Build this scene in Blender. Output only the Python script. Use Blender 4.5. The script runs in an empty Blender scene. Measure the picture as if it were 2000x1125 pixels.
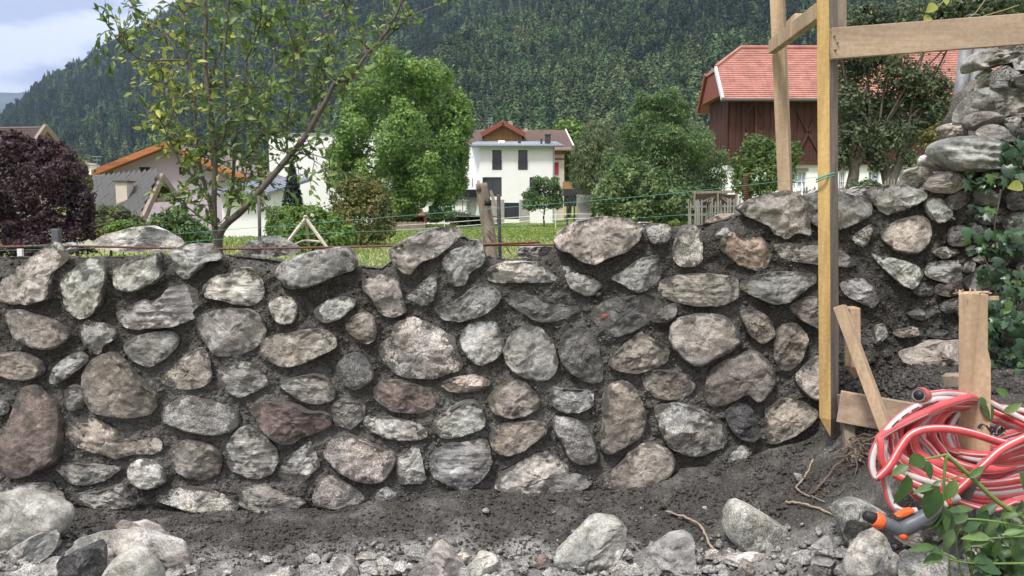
import bpy, math, random
import numpy as np
from math import radians as R, sin, cos, pi
from mathutils import Vector, noise as mnoise
random.seed(7); RNG = np.random.default_rng(7)
scene = bpy.context.scene
COL = scene.collection
# ---------------------------------------------------------------- camera
CAMZ, FPX, TH = 1.55, 1570.0, math.atan(162.5/1570.0)
cam = bpy.data.cameras.new('camera'); cam_o = bpy.data.objects.new('camera', cam); COL.objects.link(cam_o)
cam.sensor_width = 36; cam.lens = 36*FPX/2000; cam.clip_end = 30000; cam.clip_start = 0.05
cam_o.location = (0, 0, CAMZ); cam_o.rotation_euler = (pi/2-TH, 0, 0)
scene.camera = cam_o
# ---------------------------------------------------------------- world, sun, exposure
SUN_EL, SUN_AZ = 58, 215          # azimuth measured from +Y clockwise
world = bpy.data.worlds.new('World'); scene.world = world; world.use_nodes = True
wn, wl = world.node_tree.nodes, world.node_tree.links
wn.clear()
w_out = wn.new('ShaderNodeOutputWorld')
w_sky = wn.new('ShaderNodeTexSky'); w_sky.sky_type = 'NISHITA'; w_sky.sun_disc = False
w_sky.sun_elevation = R(SUN_EL); w_sky.sun_rotation = R(SUN_AZ)
w_bg = wn.new('ShaderNodeBackground'); w_bg.inputs[1].default_value = 0.06
wl.new(w_sky.outputs[0], w_bg.inputs[0])
w_tc = wn.new('ShaderNodeTexCoord')
w_sep = wn.new('ShaderNodeSeparateXYZ'); wl.new(w_tc.outputs['Generated'], w_sep.inputs[0])
w_map = wn.new('ShaderNodeMapping'); w_map.inputs['Scale'].default_value = (1.0, 1.0, 2.6)
wl.new(w_tc.outputs['Generated'], w_map.inputs[0])
w_n = wn.new('ShaderNodeTexNoise'); w_n.inputs['Scale'].default_value = 8.5; w_n.inputs['Detail'].default_value = 7
w_n.inputs['Roughness'].default_value = 0.52
w_map.inputs['Location'].default_value = (0.35, 0.1, 0.2)
wl.new(w_map.outputs[0], w_n.inputs[0])
w_ramp = wn.new('ShaderNodeValToRGB'); cr = w_ramp.color_ramp
cr.elements[0].position = 0.44; cr.elements[0].color = (0.46, 0.47, 0.55, 1)
cr.elements[1].position = 0.56; cr.elements[1].color = (1.0, 0.98, 0.99, 1)
wl.new(w_n.outputs[0], w_ramp.inputs[0])
# overcast luminance: about three times brighter at the zenith than near the horizon
w_mr = wn.new('ShaderNodeMapRange'); w_mr.inputs[1].default_value = 0.12; w_mr.inputs[2].default_value = 0.9
w_mr.inputs[3].default_value = 0.34; w_mr.inputs[4].default_value = 1.0
wl.new(w_sep.outputs[2], w_mr.inputs[0])
w_bg2 = wn.new('ShaderNodeBackground'); wl.new(w_ramp.outputs[0], w_bg2.inputs[0]); wl.new(w_mr.outputs[0], w_bg2.inputs[1])
w_mix = wn.new('ShaderNodeMixShader'); w_mix.inputs[0].default_value = 0.93
wl.new(w_bg.outputs[0], w_mix.inputs[1]); wl.new(w_bg2.outputs[0], w_mix.inputs[2])
wl.new(w_mix.outputs[0], w_out.inputs[0])
sun = bpy.data.lights.new('sun', 'SUN'); sun.energy = 1.5; sun.angle = R(10); sun.color = (1.0, 0.96, 0.90)
sun_o = bpy.data.objects.new('sun', sun); COL.objects.link(sun_o)
_d = Vector((sin(R(SUN_AZ))*cos(R(SUN_EL)), cos(R(SUN_AZ))*cos(R(SUN_EL)), sin(R(SUN_EL))))
sun_o.rotation_euler = _d.to_track_quat('Z', 'Y').to_euler(); sun_o.location = (0, -5, 30)
vs = scene.view_settings; vs.view_transform = 'Standard'; vs.look = 'None'; vs.exposure = 1.5; vs.gamma = 1; vs.use_curve_mapping = False
scene.cycles.volume_bounces = 1; scene.cycles.max_bounces = 8; scene.cycles.transparent_max_bounces = 16

# ---------------------------------------------------------------- projection helpers
CT, ST = cos(TH), sin(TH)
def W(px, py, Y):
    u = (px-1000.0)/FPX; v = -(py-562.5)/FPX
    t = Y/(CT+v*ST)
    return Vector((u*t, Y, CAMZ+(-ST+v*CT)*t))
def WN(pts, Y):
    p = np.asarray(pts, float); u = (p[:,0]-1000)/FPX; v = -(p[:,1]-562.5)/FPX
    t = Y/(CT+v*ST)
    return np.stack([u*t, np.zeros_like(u)+Y, CAMZ+(-ST+v*CT)*t], 1)
def PX(P):
    P = np.asarray(P, float); x, y, z = P[...,0], P[...,1], P[...,2]-CAMZ
    d = y*CT - z*ST; v = y*ST + z*CT
    return np.stack([1000+FPX*x/d, 562.5-FPX*v/d], -1)
# ---------------------------------------------------------------- noise
_pt = np.random.default_rng(3).permutation(256); _pt = np.concatenate([_pt, _pt, _pt])
_gr = np.random.default_rng(4).normal(size=(256, 3)); _gr /= np.linalg.norm(_gr, axis=1)[:, None]
def perlin(p):
    p = np.asarray(p, float); i = np.floor(p).astype(int); f = p-i; i &= 255
    w = f*f*f*(f*(f*6-15)+10); out = 0
    for a in (0, 1):
        for b in (0, 1):
            for c in (0, 1):
                h = _pt[_pt[_pt[(i[:,0]+a) & 255]+((i[:,1]+b) & 255)]+((i[:,2]+c) & 255)]
                g = (_gr[h]*(f-np.array([a, b, c]))).sum(1)
                out = out+g*np.where(a, w[:,0], 1-w[:,0])*np.where(b, w[:,1], 1-w[:,1])*np.where(c, w[:,2], 1-w[:,2])
    return out*1.5
def fbm(p, o=4, gain=0.5, lac=2.03):
    p = np.asarray(p, float); s, a = 0, 1.0
    for k in range(o):
        s = s+a*perlin(p+k*17.3); p = p*lac; a *= gain
    return s
# ---------------------------------------------------------------- object helpers
def tag(o, label=None, cat=None, group=None, kind=None):
    if label: o['label'] = label
    if cat: o['category'] = cat
    if group: o['group'] = group
    if kind: o['kind'] = kind
    return o
def thing(name, loc, label, cat, group=None):
    o = bpy.data.objects.new(name, None); o.empty_display_size = 0.05; COL.objects.link(o)
    o.location = loc; o['_loc'] = [float(c) for c in loc]
    return tag(o, label, cat, group)
def wloc(o):
    s = Vector((0, 0, 0))
    while o: s += o.location; o = o.parent
    return s
def mkmesh(name, V, F, smooth=True):
    V = np.asarray(V, float); me = bpy.data.meshes.new(name)
    if isinstance(F, np.ndarray):
        n, k = F.shape
        me.vertices.add(len(V)); me.vertices.foreach_set('co', V.astype(np.float32).ravel())
        me.loops.add(n*k); me.loops.foreach_set('vertex_index', F.astype(np.int32).ravel())
        me.polygons.add(n); me.polygons.foreach_set('loop_start', np.arange(0, n*k, k, dtype=np.int32))
        me.update(calc_edges=True); me.validate()
    else:
        me.from_pydata([tuple(v) for v in V], [], [tuple(f) for f in F]); me.update()
    if smooth: me.polygons.foreach_set('use_smooth', np.ones(len(me.polygons), bool))
    return me
def put(name, V, F, mat, parent=None, smooth=False, color=None, kind=None):
    V = np.asarray(V, float)
    if parent is not None: V = V-np.array(wloc(parent))
    me = mkmesh(name, V, F, smooth)
    for m in (mat if isinstance(mat, (list, tuple)) else [mat]): me.materials.append(m)
    o = bpy.data.objects.new(name, me); COL.objects.link(o)
    if parent is not None: o.parent = parent
    if color is not None: o.color = (*color, 1)
    if kind: o['kind'] = kind
    return o
def recenter(o):
    """put a one-mesh thing's origin at the middle of its base"""
    me = o.data; n = len(me.vertices); a = np.empty(n*3, np.float32); me.vertices.foreach_get('co', a); a = a.reshape(-1, 3)
    c = np.array([(a[:,0].min()+a[:,0].max())/2, (a[:,1].min()+a[:,1].max())/2, a[:,2].min()])
    me.vertices.foreach_set('co', (a-c).astype(np.float32).ravel()); o.location = tuple(float(x) for x in c); me.update()
    return o
def col_attr(me, name, vals):
    """per-face colour -> corner attribute"""
    at = me.color_attributes.new(name, 'FLOAT_COLOR', 'CORNER')
    nl = len(me.loops); lt = np.empty(len(me.polygons), np.int32); me.polygons.foreach_get('loop_total', lt)
    v = np.repeat(np.c_[vals, np.ones(len(vals))], lt, axis=0).astype(np.float32)
    at.data.foreach_set('color', v.ravel())
def vert_attr(me, name, vals):
    at = me.attributes.new(name, 'FLOAT', 'POINT'); at.data.foreach_set('value', np.asarray(vals, np.float32))
class MB:
    def __init__(s): s.V, s.F, s.M = [], [], []
    def add(s, V, F, m=0):
        b = len(s.V); s.V += [tuple(v) for v in V]; s.F += [tuple(i+b for i in f) for f in F]; s.M += [m]*len(F); return s
    def box(s, x0, x1, y0, y1, z0, z1, m=0):
        return s.add([(x0,y0,z0),(x1,y0,z0),(x1,y1,z0),(x0,y1,z0),(x0,y0,z1),(x1,y0,z1),(x1,y1,z1),(x0,y1,z1)],
            [(3,2,1,0),(4,5,6,7),(0,1,5,4),(1,2,6,5),(2,3,7,6),(3,0,4,7)], m)
    def bar(s, a, b, w, h, m=0, up=(0,0,1)):
        a, b = Vector(a), Vector(b); d = (b-a).normalized(); u = Vector(up)
        if abs(d.dot(u)) > 0.98: u = Vector((0, 1, 0))
        r = d.cross(u).normalized(); u = r.cross(d)
        V = [p+r*(sx*w/2)+u*(sz*h/2) for p in (a, b) for sx, sz in ((-1,-1),(1,-1),(1,1),(-1,1))]
        return s.add(V, [(0,1,2,3),(7,6,5,4),(0,4,5,1),(1,5,6,2),(2,6,7,3),(3,7,4,0)], m)
    def tube(s, P, r, n=8, m=0, cap=True, mats=None, twist=0.0):
        P = [Vector(p) for p in P]; k = len(P); rr = r if hasattr(r, '__len__') else [r]*k
        t0 = (P[1]-P[0]).normalized(); u = t0.orthogonal().normalized(); V = []; b = len(s.V)
        # consistent start frame: u points along world -Y where possible
        w = Vector((0, -1, 0)); w = w-t0*w.dot(t0)
        if w.length > 0.2: u = w.normalized()
        for i in range(k):
            t = (P[min(i+1, k-1)]-P[max(i-1, 0)]).normalized(); u = (u-t*u.dot(t)).normalized(); v = t.cross(u)
            for j in range(n):
                a = 2*pi*j/n+twist*i
                V.append(P[i]+(u*cos(a)+v*sin(a))*rr[i])
        s.V += [tuple(p) for p in V]
        for i in range(k-1):
            for j in range(n):
                j2 = (j+1) % n
                s.F.append((b+i*n+j, b+i*n+j2, b+(i+1)*n+j2, b+(i+1)*n+j)); s.M.append(mats(i, j) if mats else m)
        if cap:
            s.F.append(tuple(b+j for j in range(n-1, -1, -1))); s.M.append(m)
            s.F.append(tuple(b+(k-1)*n+j for j in range(n))); s.M.append(m)
        return s
    def prism(s, poly, d, m=0):
        """poly: 3D points, d: extrusion vector"""
        n = len(poly); P = [Vector(p) for p in poly]; Q = [p+Vector(d) for p in P]
        return s.add(P+Q, [tuple(range(n-1, -1, -1)), tuple(range(n, 2*n))]+[(i, (i+1) % n, n+(i+1) % n, n+i) for i in range(n)], m)
    def build(s, name, mat, parent=None, smooth=False, color=None, kind=None):
        o = put(name, s.V, s.F, mat, parent, smooth, color, kind)
        if any(s.M): o.data.polygons.foreach_set('material_index', np.array(s.M, np.int32))
        return o
def bevel(o, w=0.004, seg=2):
    m = o.modifiers.new('bevel', 'BEVEL'); m.width = w; m.segments = seg; m.limit_method = 'ANGLE'; m.angle_limit = R(40); return o
def spline(P, n=8):
    P = [Vector(p) for p in P]; out = []
    for i in range(len(P)-1):
        p0, p1, p2, p3 = P[max(i-1, 0)], P[i], P[i+1], P[min(i+2, len(P)-1)]
        for k in range(n):
            t = k/n
            out.append(0.5*((2*p1)+(p2-p0)*t+(2*p0-5*p1+4*p2-p3)*t*t+(3*p1-p0-3*p2+p3)*t**3))
    out.append(P[-1]); return out
# ---------------------------------------------------------------- material helpers
def newmat(name):
    m = bpy.data.materials.new(name); m.use_nodes = True
    nt = m.node_tree; return m, nt.nodes, nt.links, nt.nodes['Principled BSDF']
def nd(N, t, **kw):
    n = N.new('ShaderNode'+t)
    for k, v in kw.items():
        if k in n.inputs: n.inputs[k].default_value = v
        else: setattr(n, k, v)
    return n
def mixc(N, L, f, a, b, bt='MIX'):
    n = N.new('ShaderNodeMix'); n.data_type = 'RGBA'; n.blend_type = bt
    for s, v in ((n.inputs[0], f), (n.inputs[6], a), (n.inputs[7], b)):
        if isinstance(v, bpy.types.NodeSocket): L.new(v, s)
        elif isinstance(v, (tuple, list)): s.default_value = (*v, 1) if len(v) == 3 else v
        else: s.default_value = v
    return n.outputs[2]
def mrange(N, L, v, a, b, c, d):
    n = N.new('ShaderNodeMapRange'); L.new(v, n.inputs[0])
    for i, x in enumerate((a, b, c, d)): n.inputs[i+1].default_value = x
    return n.outputs[0]
def tex(N, L, t, co, **kw):
    n = nd(N, t, **kw); L.new(co, n.inputs['Vector']); return n
def scaled(N, L, co, s, rot=(0,0,0)):
    m = N.new('ShaderNodeMapping'); m.inputs['Scale'].default_value = s; m.inputs['Rotation'].default_value = rot
    L.new(co, m.inputs[0]); return m.outputs[0]
def bumpit(N, L, P, h, strength=0.5, dist=0.01, prev=None):
    b = nd(N, 'Bump', Strength=strength, Distance=dist); L.new(h, b.inputs['Height'])
    if prev is not None: L.new(prev, b.inputs['Normal'])
    L.new(b.outputs[0], P.inputs['Normal']); return b.outputs[0]
def plain(name, c, rough=0.7, var=0.2, scale=12.0, metal=0.0, bump=0.0, spec=0.3, stretch=(1,1,1), bd=0.01):
    m, N, L, P = newmat(name); tc = nd(N, 'TexCoord').outputs['Object']
    n = tex(N, L, 'TexNoise', scaled(N, L, tc, stretch), Scale=scale, Detail=6.0, Roughness=0.6)
    f = mrange(N, L, n.outputs[0], 0.25, 0.75, 1-var, 1+var)
    L.new(mixc(N, L, 1.0, c, f, 'MULTIPLY'), P.inputs['Base Color'])
    P.inputs['Roughness'].default_value = rough; P.inputs['Metallic'].default_value = metal
    P.inputs['Specular IOR Level'].default_value = spec
    if bump: bumpit(N, L, P, n.outputs[0], bump, bd)
    return m
def wood(name, c1, c2, scale=1.0, knots=True, axis=2, rough=0.75, bump=0.25):
    m, N, L, P = newmat(name); tc = nd(N, 'TexCoord').outputs['Object']
    s = [26*scale]*3; s[axis] = 1.6*scale
    n = tex(N, L, 'TexNoise', scaled(N, L, tc, s), Scale=1.6, Detail=8.0, Roughness=0.65, Distortion=0.6)
    s2 = [7*scale]*3; s2[axis] = 1.0*scale
    n2 = tex(N, L, 'TexNoise', scaled(N, L, tc, s2), Scale=1.3, Detail=3.0)
    c = mixc(N, L, mrange(N, L, n.outputs[0], 0.3, 0.72, 0, 1), c1, c2)
    c = mixc(N, L, 1.0, c, mrange(N, L, n2.outputs[0], 0.3, 0.7, 0.72, 1.2), 'MULTIPLY')
    if knots:
        v = tex(N, L, 'TexVoronoi', scaled(N, L, tc, [4.5*scale if i != axis else 2.2*scale for i in range(3)]), Scale=1.0)
        c = mixc(N, L, mrange(N, L, v.outputs['Distance'], 0.03, 0.085, 0.85, 0), c, tuple(x*0.3 for x in c2))
    n3 = tex(N, L, 'TexNoise', tc, Scale=60.0, Detail=3.0)
    c = mixc(N, L, 1.0, c, mrange(N, L, n3.outputs[0], 0.35, 0.7, 0.88, 1.08), 'MULTIPLY')
    L.new(c, P.inputs['Base Color']); P.inputs['Roughness'].default_value = rough; P.inputs['Specular IOR Level'].default_value = 0.25
    bumpit(N, L, P, n.outputs[0], bump, 0.004)
    return m
def leafmat(name, trans=0.35, rough=0.5, rnd=0.0, tint=(1,1,1), spec=0.35):
    """colour comes from the 'col' face attribute; rnd adds variation per object or instance"""
    m, N, L, P = newmat(name)
    a = nd(N, 'Attribute', attribute_name='col').outputs['Color']
    c = mixc(N, L, 1.0, a, tint, 'MULTIPLY')
    if rnd:
        oi = nd(N, 'ObjectInfo')
        h = nd(N, 'HueSaturation'); L.new(c, h.inputs['Color'])
        L.new(mrange(N, L, oi.outputs['Random'], 0, 1, 1-rnd, 1+rnd), h.inputs['Value'])
        w = N.new('ShaderNodeTexWhiteNoise'); w.noise_dimensions = '1D'; L.new(oi.outputs['Random'], w.inputs['W'])
        L.new(mrange(N, L, w.outputs[0], 0, 1, 0.5-0.09*rnd, 0.5+0.05*rnd), h.inputs['Hue'])
        c = h.outputs[0]
    L.new(c, P.inputs['Base Color']); P.inputs['Roughness'].default_value = rough; P.inputs['Specular IOR Level'].default_value = spec
    if trans:
        t = N.new('ShaderNodeBsdfTranslucent'); L.new(c, t.inputs[0])
        mx = N.new('ShaderNodeMixShader'); mx.inputs[0].default_value = trans
        L.new(P.outputs[0], mx.inputs[1]); L.new(t.outputs[0], mx.inputs[2])
        L.new(mx.outputs[0], N['Material Output'].inputs[0])
    return m
# ================================================================= materials
def stone_mat(name, speck=0.25, strata=0.0, rough=0.85, patch=0.55):
    m, N, L, P = newmat(name)
    tc = nd(N, 'TexCoord').outputs['Object']; oi = nd(N, 'ObjectInfo')
    off = nd(N, 'VectorMath', operation='SCALE'); off.inputs[0].default_value = (7, 13, 5); L.new(oi.outputs['Random'], off.inputs['Scale'])
    va = nd(N, 'VectorMath', operation='ADD'); L.new(tc, va.inputs[0]); L.new(off.outputs[0], va.inputs[1]); co = va.outputs[0]
    n1 = tex(N, L, 'TexNoise', co, Scale=7.0, Detail=9.0, Roughness=0.62, Distortion=0.4)
    n2 = tex(N, L, 'TexNoise', co, Scale=26.0, Detail=8.0, Roughness=0.7)
    n3 = tex(N, L, 'TexNoise', co, Scale=150.0, Detail=3.0, Roughness=0.6)
    vr = tex(N, L, 'TexVoronoi', co, Scale=210.0)
    c = mixc(N, L, 1.0, oi.outputs['Color'], mrange(N, L, n1.outputs[0], 0.3, 0.7, 0.62, 1.3), 'MULTIPLY')
    c = mixc(N, L, 1.0, c, mrange(N, L, n2.outputs[0], 0.3, 0.7, 0.70, 1.30), 'MULTIPLY')
    np_ = tex(N, L, 'TexNoise', mixv(N, L, co, n2.outputs['Color'], 0.03), Scale=8.5, Detail=5.0, Roughness=0.6)
    c = mixc(N, L, 1.0, c, mrange(N, L, np_.outputs[0], 0.47, 0.54, 0.80, 1.16), 'MULTIPLY')
    # warm / cool drift inside one stone
    n4 = tex(N, L, 'TexNoise', co, Scale=4.0, Detail=3.0)
    c = mixc(N, L, mrange(N, L, n4.outputs[0], 0.4, 0.68, 0, 0.5), c, mixc(N, L, 1.0, c, (1.10, 0.98, 0.86), 'MULTIPLY'))
    # pale mineral / dried cement film
    c = mixc(N, L, mrange(N, L, n2.outputs[0], 0.56, 0.70, 0, patch), c, (0.50, 0.49, 0.47))
    if speck:
        sp = mrange(N, L, n3.outputs[0], 0.42, 0.62, 1-speck*1.6, 1+speck)
        c = mixc(N, L, 1.0, c, sp, 'MULTIPLY')
        c = mixc(N, L, mrange(N, L, vr.outputs['Distance'], 0.12, 0.22, speck, 0), c, (0.045, 0.043, 0.042))
    rd = tex(N, L, 'TexNoise', co, Scale=13.0, Detail=9.0, Roughness=0.6, Distortion=0.8, noise_type='RIDGED_MULTIFRACTAL')
    c = mixc(N, L, 1.0, c, mrange(N, L, rd.outputs[0], 0.1, 0.9, 0.82, 1.15), 'MULTIPLY')
    h = mixc(N, L, 0.45, mixc(N, L, 0.35, n1.outputs[0], rd.outputs[0]), n2.outputs[0])
    if strata:
        st = tex(N, L, 'TexNoise', scaled(N, L, co, (5, 9, 46), (0.1, 0.35, 0)), Scale=1.0, Detail=6.0, Roughness=0.65, Distortion=0.5)
        c = mixc(N, L, 1.0, c, mrange(N, L, st.outputs[0], 0.35, 0.65, 1-0.5*strata, 1+0.45*strata), 'MULTIPLY')
        h = mixc(N, L, 0.6*strata, h, st.outputs[0])
    # hairline cracks
    ck = tex(N, L, 'TexVoronoi', mixv(N, L, co, n2.outputs['Color'], 0.06), Scale=9.0, feature='DISTANCE_TO_EDGE')
    ckm = mrange(N, L, ck.outputs['Distance'], 0.0, 0.02, 0.5, 0)
    ckn = tex(N, L, 'TexNoise', co, Scale=5.0)
    ckf = nd(N, 'Math', operation='MULTIPLY'); L.new(ckm, ckf.inputs[0]); L.new(mrange(N, L, ckn.outputs[0], 0.5, 0.6, 0, 1), ckf.inputs[1])
    c = mixc(N, L, ckf.outputs[0], c, (0.05, 0.045, 0.04))
    # mortar smeared over the rim
    ed = nd(N, 'Attribute', attribute_name='edge').outputs['Fac']
    en = tex(N, L, 'TexNoise', co, Scale=16.0, Detail=7.0, Roughness=0.7)
    es = nd(N, 'Math', operation='ADD'); L.new(ed, es.inputs[0]); L.new(mrange(N, L, en.outputs[0], 0.3, 0.7, -0.42, 0.42), es.inputs[1])
    c = mixc(N, L, mrange(N, L, es.outputs[0], 0.82, 0.98, 0, 0.92), c, (0.085, 0.079, 0.071))
    L.new(c, P.inputs['Base Color']); P.inputs['Roughness'].default_value = rough; P.inputs['Specular IOR Level'].default_value = 0.22
    b = bumpit(N, L, P, h, 1.0, 0.04)
    bumpit(N, L, P, n3.outputs[0], 0.5, 0.005, b)
    return m
def mixv(N, L, a, b, f):
    n = nd(N, 'VectorMath', operation='MULTIPLY_ADD'); L.new(b, n.inputs[0]); n.inputs[1].default_value = (f, f, f); L.new(a, n.inputs[2]); return n.outputs[0]
M_STONE = {'n': stone_mat('stone_plain', 0.14), 'g': stone_mat('stone_granite', 0.26, patch=0.45), 's': stone_mat('stone_schist', 0.08, 0.55, patch=0.6)}

def mortar_mat(name, wet=(0.058, 0.053, 0.047), dry=(0.19, 0.184, 0.173)):
    m, N, L, P = newmat(name); tc = nd(N, 'TexCoord').outputs['Object']
    d = nd(N, 'Attribute', attribute_name='dry').outputs['Fac']
    n1 = tex(N, L, 'TexNoise', tc, Scale=5.0, Detail=8.0, Roughness=0.65)
    n2 = tex(N, L, 'TexNoise', tc, Scale=70.0, Detail=6.0, Roughness=0.7)
    v = tex(N, L, 'TexVoronoi', tc, Scale=85.0)
    a = nd(N, 'Math', operation='ADD'); L.new(d, a.inputs[0]); L.new(mrange(N, L, n1.outputs[0], 0.25, 0.75, -0.4, 0.4), a.inputs[1])
    c = mixc(N, L, mrange(N, L, a.outputs[0], 0, 1, 0, 1), wet, dry)
    c = mixc(N, L, 1.0, c, mrange(N, L, n2.outputs[0], 0.3, 0.7, 0.6, 1.45), 'MULTIPLY')
    g = tex(N, L, 'TexVoronoi', tc, Scale=140.0)
    gsel = nd(N, 'SeparateColor'); L.new(g.outputs['Color'], gsel.inputs[0])
    gf = nd(N, 'Math', operation='MULTIPLY'); L.new(mrange(N, L, gsel.outputs[0], 0.9, 0.92, 0, 0.7), gf.inputs[0]); L.new(mrange(N, L, g.outputs['Distance'], 0.25, 0.45, 1, 0), gf.inputs[1])
    c = mixc(N, L, gf.outputs[0], c, (0.36, 0.35, 0.33))
    L.new(c, P.inputs['Base Color']); P.inputs['Roughness'].default_value = 0.92; P.inputs['Specular IOR Level'].default_value = 0.2
    b = bumpit(N, L, P, v.outputs['Distance'], 0.8, -0.012)
    bumpit(N, L, P, n2.outputs[0], 0.8, 0.010, b)
    return m
M_MORTAR = mortar_mat('mortar_fresh'); M_OLDMORTAR = mortar_mat('mortar_old', (0.075, 0.07, 0.06), (0.27, 0.25, 0.22))
M_GROUND = mortar_mat('ground_soil', (0.068, 0.063, 0.057), (0.38, 0.37, 0.35))
M_RAW = wood('wood_raw', (0.50, 0.37, 0.25), (0.36, 0.25, 0.16))
M_RAWX = wood('wood_raw_lengthwise', (0.46, 0.35, 0.26), (0.33, 0.23, 0.165), axis=0)
M_GREYW = wood('wood_weathered', (0.33, 0.27, 0.21), (0.20, 0.155, 0.12))
M_YELLOW = wood('wood_yellow_formply', (0.60, 0.40, 0.16), (0.44, 0.285, 0.12), knots=True, rough=0.45, bump=0.1)
M_EDGE = wood('wood_worn_edge', (0.27, 0.22, 0.19), (0.10, 0.085, 0.075), scale=1.3, knots=False)
M_BARK = plain('bark', (0.10, 0.085, 0.07), 0.9, 0.5, 25.0, bump=0.6, stretch=(1,1,0.3))
M_BARK2 = plain('bark_grey', (0.125, 0.105, 0.092), 0.85, 0.4, 40.0, bump=0.5, stretch=(1,1,0.4))
M_LEAF = leafmat('leaf_plum', 0.35, 0.42)
M_CROWN = leafmat('crown_leaves', 0.38, 0.55)
M_IVY = leafmat('leaf_ivy', 0.12, 0.35, spec=0.5)
M_FOREST = leafmat('forest_leaves', 0.0, 0.9, rnd=0.42, spec=0.1)
M_STEEL = plain('steel_galvanised', (0.20, 0.205, 0.21), 0.55, 0.3, 30.0, metal=0.25)
M_RUST = plain('steel_rusty', (0.15, 0.075, 0.05), 0.85, 0.5, 60.0, bump=0.4)
M_DARKSTEEL = plain('steel_dark', (0.09, 0.08, 0.075), 0.6, 0.3, 40.0)
M_WHITEWALL = plain('render_white', (0.80, 0.80, 0.79), 0.85, 0.05, 1.5)
M_MAUVE = plain('render_mauve', (0.47, 0.39, 0.47), 0.85, 0.06, 1.5)
M_BEIGE = plain('render_beige', (0.55, 0.49, 0.42), 0.85, 0.1, 2.0)
M_GLASS = plain('window_glass', (0.035, 0.04, 0.05), 0.12, 0.2, 2.0, spec=0.7)
M_FRAME = plain('window_frame_dark', (0.05, 0.05, 0.052), 0.5, 0.1)
M_WFRAME = plain('window_frame_white', (0.7, 0.7, 0.7), 0.5, 0.05)
M_METALROOF = plain('roof_metal', (0.30, 0.33, 0.38), 0.42, 0.1, 2.0, metal=0.3)
M_SLATE = plain('roof_slate', (0.075, 0.074, 0.073), 0.75, 0.3, 9.0, bump=0.2)
M_DARKROOF = plain('roof_brown_tile', (0.15, 0.115, 0.105), 0.8, 0.3, 6.0)
M_BROWNROOF = plain('roof_weathered_tile', (0.27, 0.205, 0.18), 0.8, 0.3, 5.0)
M_REDTILE = plain('roof_red_tile', (0.40, 0.185, 0.15), 0.75, 0.3, 1.6)
M_REDWOOD = wood('wood_barn_red', (0.105, 0.042, 0.032), (0.058, 0.025, 0.021), scale=0.25, knots=False)
M_ORANGEWOOD = wood('wood_orange_stain', (0.48, 0.19, 0.075), (0.33, 0.12, 0.05), scale=0.3, knots=False, axis=0)
M_CLADDING = wood('wood_gable_cladding', (0.42, 0.24, 0.11), (0.30, 0.16, 0.07), scale=0.3, knots=False)
M_REDTRIM = plain('wood_red_trim', (0.22, 0.07, 0.05), 0.7, 0.2)
M_BLUE = plain('paint_blue', (0.10, 0.14, 0.28), 0.6, 0.1)
M_CONCRETE = plain('concrete', (0.33, 0.31, 0.30), 0.9, 0.2, 3.0)
M_PICKET = wood('wood_picket_grey', (0.30, 0.28, 0.26), (0.18, 0.165, 0.155), scale=0.5, knots=False)
M_STRING = plain('cord_green', (0.10, 0.30, 0.25), 0.6, 0.1)
M_WHITE = plain('plastic_white', (0.75, 0.75, 0.73), 0.5, 0.05)
M_PALEWOOD = wood('wood_pale_stick', (0.55, 0.50, 0.43), (0.38, 0.33, 0.27), knots=False)
M_BLACK = plain('plastic_black', (0.022, 0.022, 0.024), 0.45, 0.15)
M_GREYPL = plain('plastic_grey', (0.10, 0.105, 0.12), 0.4, 0.15, 40.0)
M_ORANGE = plain('plastic_orange', (0.75, 0.12, 0.035), 0.4, 0.1)
M_HRED = plain('hose_red', (0.55, 0.075, 0.08), 0.45, 0.3, 14.0, spec=0.4)
M_HWHITE = plain('hose_white', (0.50, 0.465, 0.455), 0.4, 0.12, 30.0, spec=0.5)
M_HGREY = plain('hose_grey', (0.22, 0.20, 0.21), 0.5, 0.2, 30.0)
M_PAINT = plain('spray_paint_red', (0.36, 0.12, 0.09), 0.8, 0.4, 80.0)
def ground_far_mat():
    m, N, L, P = newmat('meadow'); tc = nd(N, 'TexCoord').outputs['Object']
    n1 = tex(N, L, 'TexNoise', tc, Scale=0.35, Detail=6.0, Roughness=0.6)
    n2 = tex(N, L, 'TexNoise', tc, Scale=9.0, Detail=6.0, Roughness=0.7)
    c = mixc(N, L, mrange(N, L, n1.outputs[0], 0.35, 0.65, 0, 1), (0.15, 0.20, 0.045), (0.21, 0.24, 0.065))
    c = mixc(N, L, 1.0, c, mrange(N, L, n2.outputs[0], 0.3, 0.7, 0.6, 1.35), 'MULTIPLY')
    L.new(c, P.inputs['Base Color']); P.inputs['Roughness'].default_value = 0.95; P.inputs['Specular IOR Level'].default_value = 0.1
    return m
M_MEADOW = ground_far_mat()
M_HILL = plain('forest_floor', (0.026, 0.034, 0.017), 0.95, 0.4, 0.02, spec=0.05)
M_GRASS = leafmat('grass_blades', 0.3, 0.6)
M_GRAVEL = stone_mat('gravel_stones', 0.3)

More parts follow.
